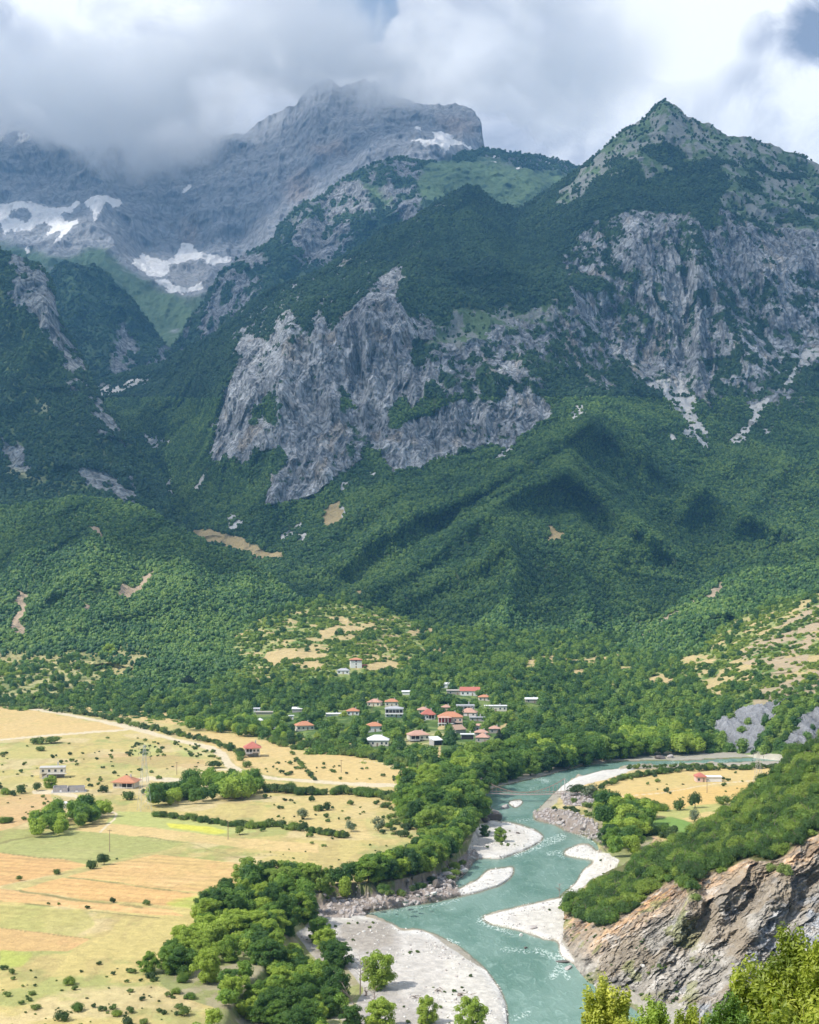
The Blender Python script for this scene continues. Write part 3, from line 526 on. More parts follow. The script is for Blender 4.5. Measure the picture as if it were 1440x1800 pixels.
# ---- the lower valley side: terraced hillock, village slope, landslides by the river
vt = [(-200, 1165), (0, 1160), (250, 1160), (330, 1145), (400, 1112), (440, 1092), (480, 1076), (520, 1064), (560, 1056), (600, 1052), (630, 1058), (670, 1072), (710, 1090), (760, 1104), (820, 1108), (900, 1112), (1000, 1116), (1100, 1120), (1180, 1134), (1230, 1122), (1265, 1106), (1300, 1088), (1340, 1070), (1380, 1058), (1440, 1042), (1640, 1000)]
vb = [(-200, 1262), (0, 1262), (150, 1272), (250, 1284), (330, 1296), (420, 1306), (480, 1320), (560, 1345), (620, 1352), (700, 1372), (780, 1400), (850, 1396), (900, 1378), (950, 1362), (1000, 1350), (1060, 1340), (1120, 1334), (1200, 1335), (1300, 1335), (1640, 1338)]
def gy(py, z=3.0): return (CH-z)*F/(py-HOR)
vc = [(-200, 1240, gy(1240)), (0, 1232, gy(1232)), (120, 1240, gy(1240)), (220, 1250, gy(1250)), (330, 1262, gy(1262)), (440, 1282, gy(1282)), (480, 1300, gy(1300)), (560, 1318, gy(1318)), (640, 1330, gy(1330)), (720, 1345, gy(1345)), (780, 1358, gy(1358)), (860, 1370, gy(1370, 2)), (920, 1362, gy(1362, 1)), (980, 1350, gy(1350, 1)), (1040, 1338, gy(1338, 1)), (1100, 1331, gy(1331, 1)), (1200, 1329, gy(1329, 1)), (1300, 1326, gy(1326, 1)), (1450, 1326, gy(1326, 1)), (1640, 1330, gy(1330, 1)), (980, 1358, gy(1358, -2)), (1040, 1346, gy(1346, -2)), (1100, 1338, gy(1338, -3)), (1200, 1336, gy(1336, -3)), (1300, 1333, gy(1333, -3)), (1450, 1334, gy(1334, -3)), (920, 1372, gy(1372, -2)),
      (-200, 1262, gy(1262, -6)), (150, 1272, gy(1272, -6)), (330, 1296, gy(1296, -6)), (480, 1325, gy(1325, -6)), (620, 1352, gy(1352, -6)), (780, 1400, gy(1400, -8)), (900, 1392, gy(1392, -6)), (1120, 1352, gy(1352, -6)), (1640, 1360, gy(1360, -6)),
      (-200, 1165, 1560), (250, 1160, 1560), (400, 1112, 1640), (480, 1076, 1720), (560, 1056, 1780), (630, 1056, 1800), (710, 1090, 1760), (760, 1104, 1780), (900, 1112, 1880), (1100, 1120, 1850), (1180, 1134, 1700), (1300, 1088, 1650), (1440, 1042, 1640), (1640, 1000, 1700),
      (380, 1160, 1500), (450, 1200, 1350), (330, 1200, 1420), (560, 1110, 1600), (600, 1150, 1480), (627, 1178, 1410), (700, 1170, 1430), (560, 1200, 1330), (640, 1220, 1260), (700, 1210, 1290), (480, 1240, 1230), (560, 1260, 1140), (640, 1260, 1130), (640, 1300, 1020), (720, 1290, 1040), (740, 1250, 1150), (800, 1215, 1260), (800, 1262, 1110), (800, 1310, 980), (860, 1240, 1190), (860, 1310, 975), (900, 1200, 1350), (940, 1270, 1110), (1000, 1200, 1400), (1000, 1160, 1620), (880, 1160, 1580), (1020, 1280, 1100), (1100, 1200, 1400), (1100, 1280, 1110), (1200, 1160, 1500), (1200, 1220, 1280), (1200, 1290, 1080), (1280, 1180, 1360),
      (1380, 1120, 1430), (1300, 1150, 1400), (1440, 1120, 1380), (1440, 1180, 1250), (1380, 1215, 1160), (1280, 1250, 1120), (1330, 1240, 1080), (1300, 1310, 990), (1360, 1310, 960), (1440, 1220, 1120), (1400, 1290, 960), (1440, 1250, 1040), (1640, 1180, 1250), (1640, 1280, 1000)]
S7 = make_slope('valley_side', -290, 1700, vt, vb, vc, 1.4/Q, spurs=[([(1300, 1150), (1350, 1230)], 14, -20), ([(1385, 1215), (1370, 1260), (1330, 1320)], 10, 16)], row_step=0.85, back=8)
wx, wy = warp(S7, 6, 22, 443); wxs, wys = warp(S7, 2.5, 10, 447)
tanp = polymap([(455, 1160), (470, 1148), (500, 1142), (560, 1145), (580, 1150), (560, 1158), (500, 1160), (480, 1170)], [(530, 1165), (560, 1160), (575, 1170), (555, 1176)], [(560, 1112), (590, 1100), (640, 1100), (640, 1108), (600, 1112), (570, 1122)], [(570, 1085), (600, 1083), (630, 1098), (600, 1098)],
    [(640, 1168), (665, 1165), (700, 1164), (704, 1172), (690, 1178), (645, 1178)], [(925, 1160), (960, 1156), (985, 1160), (960, 1166), (930, 1168)], [(1120, 1194), (1150, 1190), (1184, 1190), (1180, 1200), (1140, 1200)], [(712, 1110), (760, 1104), (765, 1112), (725, 1116)],
    [(874, 1270), (895, 1264), (918, 1264), (910, 1272), (885, 1284), (872, 1282)], [(764, 1316), (774, 1308), (774, 1330), (762, 1332)], [(355, 1222), (364, 1222), (378, 1244), (368, 1244)], [(770, 1278), (782, 1276), (782, 1286), (772, 1286)], [(1050, 1152), (1090, 1146), (1090, 1152), (1060, 1158)], [(1010, 1160), (1040, 1164), (1030, 1168), (1010, 1166)], [(1250, 1218), (1275, 1216), (1270, 1224), (1252, 1224)],
    [(1000, 1178), (1030, 1174), (1050, 1180), (1010, 1184)], [(400, 1125), (440, 1100), (460, 1090), (450, 1100), (420, 1122)])
tn = sstep(samp(blur(tanp, 1), wxs, wys), 0.4, 0.65)
hillz = samp(blur(polymap([(380, 1120), (480, 1072), (600, 1050), (720, 1085), (790, 1130), (780, 1170), (600, 1190), (480, 1210), (300, 1200), (330, 1150)], [(900, 1130), (1100, 1135), (1250, 1120), (1250, 1215), (1100, 1200), (900, 1190)]), 6), wx, wy)
rightz = samp(blur(polymap([(1180, 1140), (1290, 1095), (1440, 1042), (1560, 1000), (1560, 1210), (1440, 1175), (1400, 1200), (1330, 1215), (1240, 1210)]), 6), wx, wy)
tband = fbm(S7.X/30, S7.Y/34, S7.Z/2.6, 4, 465)
tn = np.maximum(tn, np.clip(hillz*sstep(tband, 0.58, 0.62)*0.85+rightz*sstep(fbm(S7.X/16, S7.Y/16, S7.Z/10, 4, 467), 0.53, 0.58)*0.9, 0, 1))
lawn = polymap([(690, 1300), (720, 1288), (790, 1290), (780, 1310), (740, 1318), (690, 1318)], [(590, 1256), (610, 1250), (612, 1256)], [(-200, 1170), (40, 1150), (160, 1143), (270, 1150), (250, 1180), (180, 1215), (60, 1235), (-200, 1240)])
lw = samp(blur(lawn, 2), wx, wy)
slide = polymap([(1262, 1278), (1290, 1258), (1310, 1240), (1340, 1228), (1362, 1226), (1380, 1232), (1362, 1262), (1345, 1290), (1335, 1318), (1290, 1322), (1270, 1310), (1258, 1296)], [(1372, 1326), (1385, 1290), (1410, 1262), (1450, 1230), (1540, 1180), (1540, 1330), (1380, 1336)])
sl = sstep(samp(blur(slide, 2), wx, wy), 0.4, 0.6)
clayp = polymap([(1340, 1215), (1372, 1210), (1400, 1190), (1440, 1170), (1540, 1160), (1540, 1220), (1430, 1232), (1385, 1235), (1360, 1226), (1330, 1230), (1285, 1262), (1280, 1252), (1300, 1240)], [(1290, 1150), (1330, 1120), (1380, 1090), (1440, 1060), (1560, 1040), (1560, 1090), (1440, 1110), (1416, 1160), (1360, 1200), (1330, 1190)], [(1225, 1290), (1238, 1280), (1246, 1296), (1232, 1310)], [(1150, 1145), (1180, 1138), (1180, 1150)])
cl = samp(blur(clayp, 4), wx, wy); pf = fbm(S7.X/12, S7.Y/12, S7.Z/12, 4, 451)
cl = sstep(cl, 0.3, 0.6)*np.where(S7.PY > 1205, 0.9, 1)*sstep(pf, 0.40, 0.50)
gravel_edge = samp(blur(polymap([(1080, 1330), (1120, 1328), (1200, 1330), (1240, 1330), (1300, 1327), (1400, 1325), (1460, 1330), (1460, 1345), (1080, 1345)]), 1), wxs, wys)
n = ridged(S7.X/90, S7.Y/150, S7.Z/100, 5, 453, 0.5); lowk = sstep(S7.PY, lerp_line(vb, S7.PX)-20, lerp_line(vb, S7.PX)-80)
S7.Y -= (n-0.42)*44*lowk; S7.Z += (fbm(S7.X/22, S7.Y/22, 0, 3, 90)-0.5)*3*lowk
S7.Y -= (ridged(S7.X/9+S7.Z/14, S7.Z/60, S7.Y/60, 5, 457, 0.6)-0.4)*15*np.clip(sl+0.6*cl, 0, 1); rl7 = ridged(S7.X/13+S7.Z/20, S7.Y/70, 0, 5, 461, 0.6); S7.Z += (rl7-0.4)*9*sl*sstep(lerp_line(vb, S7.PX)-S7.PY, 4, 30); S7.Z -= 3.0*sstep(lerp_line(vb, S7.PX)-S7.PY, 5, 0)*sstep(S7.PX, 880, 960)
col = flat(S7.X.shape, (0.08, 0.135, 0.035)); col = mixc(col, (0.24, 0.30, 0.09), 0.55*sstep(pf, 0.5, 0.6)); col = mixc(col, (0.40, 0.37, 0.17), np.clip(lw, 0, 1)*(0.4+0.6*sstep(pf, 0.42, 0.5)))
col = mixc(col, (0.15, 0.225, 0.06), np.clip(hillz+rightz, 0, 1)*0.85); col = mixc(col, (0.36, 0.36, 0.14), 0.7*np.clip(hillz+rightz, 0, 1)*sstep(pf, 0.46, 0.56)); col = mixc(col, TAN, tn*0.95); col = mixc(col, (0.43, 0.33, 0.22), cl*0.9)
sh = flat(S7.X.shape, (0.235, 0.24, 0.255))*(0.55+0.9*(0.5*fbm(S7.X/5+S7.Z/9, S7.Z/40, S7.Y/40, 4, 459)+0.5*rl7))[..., None]; col = mixc(col, sh, sl)
col = mixc(col, (0.50, 0.46, 0.38), sstep(gravel_edge, 0.4, 0.6)*0.9)
finish_slope(S7, M_near, col, rock=0.5*np.clip(sl+0.4*cl, 0, 1))
S7.F = np.clip((1-tn)*(1-0.75*lw)*(1-0.97*sl)*(1-0.9*cl)*(1-sstep(gravel_edge, 0.3, 0.6)), 0, 1)
S7.lawn = lw
# ================================================================== RIVER, PLAIN AND BANKS
WATER = [(905, 2400), (898, 1900), (895, 1830), (893, 1800), (890, 1765), (880, 1740), (850, 1700), (812, 1668), (770, 1645), (735, 1633), (705, 1636), (690, 1624), (655, 1613), (636, 1610), (640, 1603), (670, 1600), (720, 1591), (760, 1586), (800, 1578), (813, 1574), (810, 1568), (790, 1566), (788, 1558), (806, 1545), (822, 1530), (832, 1514), (842, 1508), (880, 1509), (920, 1496), (948, 1481), (959, 1470), (940, 1459), (905, 1447), (872, 1444), (862, 1440), (870, 1432), (862, 1418), (852, 1402), (858, 1390), (885, 1381), (920, 1373), (950, 1366), (985, 1356), (1040, 1344), (1100, 1338), (1150, 1337), (1200, 1337), (1270, 1334), (1340, 1331), (1420, 1330), (1420, 1337), (1340, 1338), (1270, 1341), (1230, 1345), (1190, 1343), (1160, 1345), (1112, 1350), (1060, 1354), (1012, 1367), (990, 1380), (978, 1391), (966, 1402), (950, 1420), (937, 1432), (938, 1440), (952, 1444), (975, 1448), (995, 1460), (1020, 1467), (1050, 1476), (1064, 1486), (1070, 1498), (1058, 1508), (1040, 1520), (1024, 1530), (1018, 1545), (1005, 1560), (988, 1572), (984, 1590), (988, 1620), (982, 1650), (985, 1680), (1005, 1692), (1030, 1705), (1045, 1722), (1052, 1740), (1090, 1757), (1120, 1775), (1142, 1800), (1155, 1830), (1175, 1900), (1260, 2400)]
ISLES = [[(842, 1612), (880, 1602), (940, 1588), (985, 1578), (1000, 1600), (990, 1652), (960, 1652), (935, 1642), (905, 1633), (860, 1624)],
         [(785, 1571), (812, 1560), (840, 1546), (858, 1529), (888, 1526), (904, 1521), (902, 1540), (880, 1556), (845, 1567), (812, 1575)],
         [(893, 1412), (898, 1407), (915, 1405), (921, 1410), (915, 1416), (905, 1421)],
         [(985, 1501), (1000, 1491), (1022, 1484), (1040, 1486), (1046, 1496), (1074, 1500), (1066, 1514), (1040, 1511), (1010, 1507)]]
wat = polymap(WATER)
for p in ISLES: paint(wat, p, 0.0)
wat_s = blur(wat, 1); wat_m = blur(wat, 5); _k = np.clip((np.arange(RH)+RY0-1385)/60.0, 0, 1)[:, None]; wat_m = (wat_m*_k+wat_s*(1-_k)).astype(np.float32); wat_l = blur(wat, 16)
terrace = polymap([(-300, 1190), (780, 1190), (870, 1372), (846, 1400), (850, 1436), (836, 1470), (815, 1500), (790, 1525), (745, 1550), (700, 1565), (640, 1573), (580, 1576), (552, 1590), (530, 1620), (505, 1660), (480, 1720), (440, 1760), (400, 1800), (340, 2400), (-300, 2400)],
                  [(1010, 1372), (1060, 1362), (1110, 1352), (1200, 1348), (1280, 1346), (1560, 1345), (1560, 1500), (1100, 1540), (1060, 1520), (1050, 1490), (1030, 1462), (975, 1440), (965, 1425), (985, 1402)])
terr_s = blur(terrace, 5); _k = (np.clip((np.arange(RH)+RY0-1590)/30.0, 0, 1)[:, None]*np.clip((640-np.arange(RW)-RX0)/60.0, 0, 1)[None, :]); terr_s = (terr_s*(1-_k)+blur(terrace, 26)*_k).astype(np.float32)
rockb = polymap([(545, 1600), (570, 1578), (640, 1572), (700, 1562), (745, 1548), (790, 1520), (820, 1500), (838, 1490), (842, 1505), (830, 1520), (815, 1540), (800, 1556), (812, 1572), (800, 1580), (760, 1590), (700, 1600), (640, 1608), (600, 1612), (560, 1612)],
                [(936, 1430), (960, 1422), (1000, 1424), (1040, 1440), (1052, 1456), (1068, 1484), (1040, 1476), (1010, 1468), (985, 1452), (945, 1442)], [(985, 1392), (1010, 1386), (1050, 1400), (1040, 1418), (990, 1416)])
rock_s = blur(rockb, 3)
cols_px = np.arange(-290, 1730, 1.6); r1 = np.arange(1176, 1960, 0.85); r2 = 1960*1.012**np.arange(1, 40)
rows = np.concatenate([r1, r2])
G = Slope(); G.back = 0
PXg, PYg = np.meshgrid(cols_px, rows)
G.Y = CH*F/(PYg-HOR); G.X = (PXg-720)/F*G.Y; Zg = np.zeros_like(G.X)
for it in range(3):
    px, py = proj(G.X, G.Y, Zg)
    wj = 2.2*(fbm(G.X/7, G.Y/14, 0, 3, 501)-0.5)*2
    t = samp(terr_s, px+wj*2, py+wj); wm = samp(wat_m, px, py); wl = samp(wat_l, px, py); rkz = samp(rock_s, px+wj, py+wj)
    th = 3.0+2.6*sstep(py, 1440, 1600)
    Zg = 0.10+(0.2+1.3*sstep(py, 1380, 1450))*(1-wl)**1.5*(1-wm)+(th-1.0)*sstep(t, 0.12, 0.88)
    Zg = Zg-1.9*sstep(wm, 0.44, 0.95)-0.22*sstep(wm, 0.30, 0.5)
    Zg = Zg+rkz*(1-sstep(wm, 0.35, 0.55))*(np.floor(ridged(G.X/13, G.Y/19, 0, 4, 511)*4+fbm(G.X/4, G.Y/5, 0, 3, 512)*1.5)*0.42-0.2)*0.9
    Zg = Zg+sstep(t, 0.5, 1)*(fbm(G.X/70, G.Y/70, 0, 3, 521)-0.5)*1.2+(fbm(G.X/5, G.Y/5, 0, 3, 523)-0.5)*(0.22+0.75*sstep(wm, 0.08, 0.3)*(1-sstep(wm, 0.5, 0.8))*sstep(py, 1400, 1460))
    Zg[G.Y > 1500] = -8.0
G.Z = Zg; G.PX, G.PY = proj(G.X, G.Y, G.Z)
def ground_z(x, y):
    """height of the plain at a point"""
    rr = HOR+CH*F/np.maximum(y, 1.0); cc = 720+F*x/np.maximum(y, 1.0)
    ci = np.clip((cc-cols_px[0])/1.6, 0, len(cols_px)-1).astype(int); ri = np.clip(np.searchsorted(rows, rr), 0, len(rows)-1)
    return G.Z[ri, ci]
wx, wy = warp(G, 2.0, 12, 531); wxb, wyb = warp(G, 7, 40, 533)
GOLD = (0.50, 0.41, 0.165); PALE = (0.56, 0.45, 0.24); ORNG = (0.57, 0.35, 0.155); OLIVE = (0.30, 0.33, 0.115); LIME = (0.42, 0.46, 0.10); MEAD = (0.24, 0.33, 0.09); DIRT = (0.62, 0.53, 0.37); BROWN = (0.40, 0.28, 0.14)
fa = fbm(G.X/38, G.Y/50, 0, 5, 541); fb = fbm(G.X/9, G.Y/13, 0, 5, 543, 0.6)
col = flat(G.X.shape, GOLD); col = mixc(col, OLIVE, 0.75*sstep(fa*0.6+fb*0.4, 0.49, 0.60)); col = mixc(col, PALE, 0.8*sstep(fbm(G.X/20, G.Y/26, 0, 4, 545), 0.5, 0.62)); col = mixc(col, (0.36, 0.27, 0.13), 0.35*sstep(fbm(G.X/6, G.Y/30, 0, 4, 547), 0.54, 0.66))
def field(polys, c, amt=0.92, soft=1, mottled=0.0, wxy=None, rad=1):
    global col
    a, b = wxy or (wx, wy)
    m = samp(blur(polymap(*polys), rad), a, b)
    m = sstep(m, 0.5-0.3*soft, 0.5+0.3*soft)*amt; m = m*(1-0.16*sstep(fa*0.5+fb*0.5, 0.47, 0.58))
    if mottled: m = m*(1-mottled+mottled*sstep(fb, 0.40, 0.56))
    col = mixc(col, c, m)
    return m
field([[(-200, 1222), (0, 1220), (60, 1212), (150, 1206), (280, 1208), (290, 1216), (200, 1222), (60, 1234), (-200, 1236)]], (0.50, 0.43, 0.17), 0.85)
field([[(-200, 1236), (0, 1240), (60, 1248), (200, 1275), (225, 1283), (120, 1292), (0, 1299), (-200, 1310)]], (0.58, 0.42, 0.19))
field([[(110, 1240), (130, 1234), (310, 1235), (420, 1248), (440, 1260), (400, 1266), (330, 1274), (220, 1264), (160, 1252)]], (0.57, 0.42, 0.19))
field([[(320, 1286), (400, 1288), (470, 1303), (500, 1312), (530, 1322), (600, 1320), (690, 1350), (780, 1352), (740, 1384), (600, 1376), (440, 1358), (415, 1345), (400, 1325), (345, 1300)]], (0.58, 0.43, 0.19))
field([[(180, 1325), (260, 1322), (360, 1336), (370, 1348), (280, 1350), (170, 1338)], [(540, 1395), (640, 1400), (650, 1412), (560, 1410)]], (0.50, 0.335, 0.165), 0.6, mottled=0.4)
field([[(-200, 1310), (60, 1306), (110, 1318), (80, 1335), (-200, 1345)], [(100, 1350), (220, 1348), (330, 1355), (300, 1368), (160, 1366)], [(-200, 1350), (60, 1355), (60, 1385), (30, 1400), (-200, 1405)]], (0.44, 0.40, 0.15), 0.7, mottled=0.5, rad=3)
field([[(-200, 1400), (0, 1400), (90, 1396), (95, 1420), (60, 1440), (0, 1462), (-200, 1470)]], (0.55, 0.37, 0.18))
field([[(225, 1306), (270, 1304), (290, 1328), (230, 1330)], [(300, 1298), (350, 1305), (385, 1330), (340, 1332), (300, 1318)]], (0.38, 0.42, 0.14), 0.7, mottled=0.7, rad=3)
field([[(205, 1425), (260, 1428), (350, 1438), (440, 1450), (452, 1463), (360, 1468), (280, 1457), (186, 1446)]], (0.40, 0.42, 0.15))
field([[(290, 1446), (340, 1450), (410, 1462), (380, 1466), (300, 1456)]], (0.58, 0.55, 0.08), 0.9, rad=2)
field([[(125, 1460), (175, 1445), (280, 1458), (400, 1470), (480, 1478), (560, 1484), (560, 1500), (480, 1496), (370, 1484), (240, 1472), (150, 1465)]], (0.58, 0.43, 0.20))
field([[(-200, 1500), (0, 1481), (130, 1459), (240, 1471), (320, 1479), (300, 1491), (215, 1508), (160, 1520), (120, 1512), (0, 1500)]], (0.34, 0.35, 0.13), 0.95)
field([[(-200, 1500), (0, 1500), (110, 1511), (160, 1520), (60, 1545), (0, 1558), (-200, 1570)]], ORNG)
field([[(0, 1560), (160, 1524), (290, 1494), (330, 1484), (345, 1486), (290, 1500), (170, 1535), (30, 1567)]], (0.44, 0.38, 0.16))
field([[(275, 1501), (480, 1524), (560, 1530), (480, 1555), (360, 1568), (280, 1562), (170, 1546), (115, 1540)]], (0.59, 0.385, 0.17))
field([[(35, 1565), (110, 1542), (350, 1571), (300, 1592), (150, 1581)]], (0.60, 0.375, 0.16))
field([[(-200, 1550), (0, 1563), (40, 1568), (160, 1585), (300, 1598), (325, 1612), (200, 1601), (0, 1584), (-200, 1570)]], (0.61, 0.385, 0.175))
field([[(-200, 1580), (0, 1590), (150, 1600), (170, 1625), (130, 1645), (0, 1630), (-200, 1620)]], (0.42, 0.38, 0.14), 0.85, rad=3)
field([[(-200, 1620), (0, 1630), (90, 1640), (160, 1650), (120, 1672), (0, 1672), (-200, 1670)]], (0.58, 0.36, 0.17))
field([[(285, 1590), (310, 1580), (365, 1572), (345, 1596)], [(0, 1670), (60, 1675), (40, 1700), (0, 1700)]], LIME, 0.8, mottled=0.4, rad=3)
field([[(490, 1395), (680, 1398), (720, 1440), (700, 1480), (560, 1470), (460, 1440)]], (0.55, 0.43, 0.19), 0.6, rad=4)
field([[(640, 1440), (730, 1430), (760, 1450), (720, 1480), (650, 1470)], [(640, 1380), (700, 1395), (690, 1410)]], (0.36, 0.38, 0.14), 0.7, mottled=0.6, rad=4)
col *= (0.86+0.28*fbm(G.X/1.6, G.Y/3.2, 0, 4, 549, 0.65))[..., None]
# field margins and furrow lines
for pts, wd in (([(0, 1582), (160, 1601), (280, 1613)], 2.2), ([(35, 1566), (120, 1580), (250, 1594)], 3.2), ([(115, 1541), (230, 1556), (330, 1568)], 2.6), ([(-100, 1500), (0, 1499), (120, 1512)], 1.6), ([(240, 1470), (330, 1482), (480, 1524)], 1.6), ([(-50, 1632), (0, 1630), (160, 1650)], 1.6), ([(-60, 1488), (0, 1480), (128, 1457), (180, 1440)], 2.4), ([(400, 1496), (480, 1504), (560, 1514)], 1.4)):
    m = samp(blur(stroke(blank(), pts, wd), 1), wx, wy); col = mixc(col, (0.24, 0.22, 0.09), 0.8*sstep(m, 0.25, 0.6)*sstep(fb, 0.32, 0.5))
fur = np.sin((G.X*0.32+G.Y*0.95)*2*math.pi/7.0+fbm(G.X/40, G.Y/40, 0, 2, 551)*4); lim = sstep(G.PX, 520, 420)*sstep(G.PY, 1495, 1510)*sstep(G.PY, 1625, 1610)
col *= (1+0.09*fur*lim*sstep(fb, 0.3, 0.6))[..., None]; fur2 = np.sin((G.X*0.25+G.Y*0.97)*2*math.pi/23.0+fbm(G.X/90, G.Y/90, 0, 2, 553)*5); col *= (1+0.05*fur2*sstep(G.PY, 1240, 1260)*lim)[..., None]
# right bank fields
field([[(1015, 1384), (1100, 1358), (1200, 1352), (1400, 1350), (1560, 1350), (1560, 1440), (1300, 1425), (1080, 1412), (1090, 1395)]], (0.58, 0.43, 0.18))
field([[(1085, 1402), (1120, 1392), (1330, 1378), (1380, 1390), (1310, 1408), (1170, 1424), (1100, 1412)]], (0.60, 0.41, 0.15))
field([[(1150, 1432), (1170, 1424), (1290, 1408), (1310, 1412), (1260, 1432), (1200, 1440)]], (0.40, 0.40, 0.14))
field([[(1120, 1440), (1180, 1436), (1218, 1448), (1212, 1466), (1130, 1470)]], (0.15, 0.28, 0.06), rad=2)
field([[(1196, 1440), (1240, 1428), (1290, 1424), (1260, 1442), (1210, 1446)]], (0.58, 0.44, 0.19))
field([[(995, 1392), (1040, 1396), (1044, 1412), (1000, 1410)], [(1120, 1500), (1150, 1470), (1166, 1478), (1140, 1514), (1110, 1516)]], (0.52, 0.36, 0.22))
# tracks
for pts, wd in (([(-160, 1224), (0, 1238), (20, 1240), (70, 1247), (120, 1256), (180, 1268), (230, 1278), (262, 1287), (300, 1298), (345, 1308), (372, 1315), (392, 1327), (400, 1342), (415, 1352), (440, 1362), (480, 1368), (560, 1374), (620, 1378), (690, 1380), (735, 1386)], [4, 4, 4.5, 4.5, 4.5, 4.5, 9, 7, 5, 6, 9, 13, 13, 9, 6, 5, 5, 5, 6, 6]),
                ([(-160, 1312), (0, 1300), (100, 1291), (225, 1282)], 3.2), ([(60, 1392), (90, 1392), (130, 1398), (150, 1408), (158, 1414)], [8, 7, 6, 4, 3]), ([(335, 1362), (385, 1352), (410, 1352)], 2.4), ([(235, 1372), (260, 1368), (330, 1372)], 7),
                ([(1090, 1400), (1160, 1394), (1250, 1378), (1320, 1372), (1350, 1368)], 1.8), ([(542, 1750), (550, 1775), (536, 1800), (530, 1830)], 4), ([(175, 1462), (200, 1440), (205, 1430), (196, 1426)], 3), ([(630, 1336), (700, 1345)], 1.5)):
    m = samp(blur(stroke(blank(), pts, wd), 1), *warp(G, 0.8, 8, 561)); col = mixc(col, DIRT, sstep(m, 0.3, 0.65)*0.95)
# grove floor, wooded bank, gravel
floor_ = polymap([(262, 1716), (335, 1672), (350, 1612), (412, 1578), (560, 1560), (640, 1560), (740, 1530), (800, 1480), (800, 1400), (870, 1372), (900, 1380), (870, 1440), (840, 1500), (760, 1580), (600, 1610), (600, 1640), (650, 1720), (720, 1770), (860, 1800), (860, 2400), (300, 2400), (380, 1770), (290, 1740)],
                 [(1050, 1400), (1100, 1420), (1130, 1450), (1150, 1470), (1100, 1530), (1060, 1540), (1050, 1500), (1060, 1470), (1030, 1430)])
m = samp(blur(floor_, 5), wxb, wyb); col = mixc(col, (0.25, 0.27, 0.11), sstep(m, 0.4, 0.6)*0.9); col = mixc(col, (0.35, 0.30, 0.20), sstep(m, 0.4, 0.6)*0.8*sstep(fb, 0.48, 0.56))
gravel = polymap([(520, 1640), (560, 1612), (640, 1605), (700, 1630), (740, 1630), (900, 1740), (905, 1830), (900, 2400), (640, 2400), (620, 1780), (640, 1740), (610, 1700), (560, 1690), (540, 1670)],
                 [(838, 1452), (872, 1442), (960, 1460), (970, 1470), (920, 1500), (880, 1514), (830, 1515), (820, 1500)], *ISLES, [(960, 1395), (990, 1375), (1060, 1350), (1120, 1348), (1090, 1363), (1040, 1376), (1005, 1388)],
                 [(1060, 1500), (1090, 1510), (1080, 1530), (1040, 1545), (1020, 1565), (985, 1580), (990, 1560), (1040, 1515)], [(975, 1640), (1010, 1690), (1060, 1740), (1130, 1780), (1180, 1830), (1100, 1800), (1040, 1750), (980, 1700)], [(800, 1560), (830, 1515), (800, 1530), (780, 1555), (790, 1570)])
gm = sstep(samp(blur(gravel, 2), wx, wy), 0.4, 0.6)
m = samp(blur(polymap([(980, 1640), (1040, 1700), (1100, 1740), (1500, 1800), (1500, 2450), (1100, 2450), (1150, 1830), (1040, 1740)], [(560, 1680), (640, 1750), (880, 1830), (900, 2400), (300, 2400), (380, 1800), (560, 1760)]), 3), wx, wy); col = mixc(col, (0.40, 0.37, 0.31), sstep(m, 0.4, 0.6)*sstep(G.PX, 900, 920)); col = mixc(col, mixc(flat(G.X.shape, (0.30, 0.31, 0.13)), (0.42, 0.38, 0.30), sstep(fb, 0.46, 0.54)), sstep(m, 0.4, 0.6)*sstep(G.PX, 920, 900))
sand = polymap([(600, 1620), (680, 1618), (706, 1650), (700, 1690), (640, 1680), (590, 1650)], [(520, 1640), (560, 1650), (600, 1680), (640, 1730), (620, 1760), (560, 1700)], [(640, 1740), (700, 1745), (760, 1790), (800, 1840), (800, 2400), (620, 2400), (625, 1780)])
gcol = flat(G.X.shape, (0.57, 0.54, 0.485)); gcol = mixc(gcol, (0.34, 0.305, 0.265), 0.95*samp(blur(sand, 4), wx, wy)); gcol = mixc(gcol, (0.46, 0.43, 0.40), 0.6*sstep(fbm(G.X/14, G.Y/40, 0, 4, 571), 0.5, 0.6)); gcol *= (0.80+0.4*fbm(G.X/1.3, G.Y/1.8, 0, 3, 573))[..., None]
gcol = mixc(gcol, (0.66, 0.65, 0.62), 0.7*sstep(samp(wat_l, G.PX, G.PY), 0.12, 0.45)*sstep(samp(blur(sand, 4), G.PX, G.PY), 0.5, 0.1))
wetk = sstep(samp(wat_m, wx, wy), 0.30, 0.45)
bank = sstep(samp(wat_l, wx, wy), 0.05, 0.12)*(1-sstep(samp(terr_s, wx, wy), 0.3, 0.7)); col = mixc(col, (0.36, 0.33, 0.27), bank)
col = mixc(col, gcol, gm); col = mixc(col, (0.30, 0.25, 0.17), wetk*(0.9*gm+0.3*(1-gm))*sstep(samp(wat_m, G.PX, G.PY), 0.34, 0.5))
stp = np.zeros_like(G.Z); stp[1:] = np.abs(np.diff(G.Z, axis=0))/np.maximum(np.abs(np.diff(G.Y, axis=0)), 0.05); stp[:-1] = np.maximum(stp[:-1], stp[1:]); col = mixc(col, mixc(flat(G.X.shape, (0.24, 0.20, 0.15)), (0.16, 0.19, 0.07), sstep(fb, 0.45, 0.55)), sstep(stp, 0.16, 0.34)*(1-gm))
rcl = flat(G.X.shape, (0.27, 0.225, 0.20))*(0.6+0.8*fbm(G.X/3, G.Y/3, G.Z/0.8, 4, 581))[..., None]
rkm = sstep(samp(rock_s, wx, wy), 0.35, 0.6); col = mixc(col, rcl, rkm*0.95)
steepness = np.zeros_like(G.Z); steepness[1:] = np.abs(np.diff(G.Z, axis=0))
G.V = np.stack([G.X, G.Y, G.Z], -1)
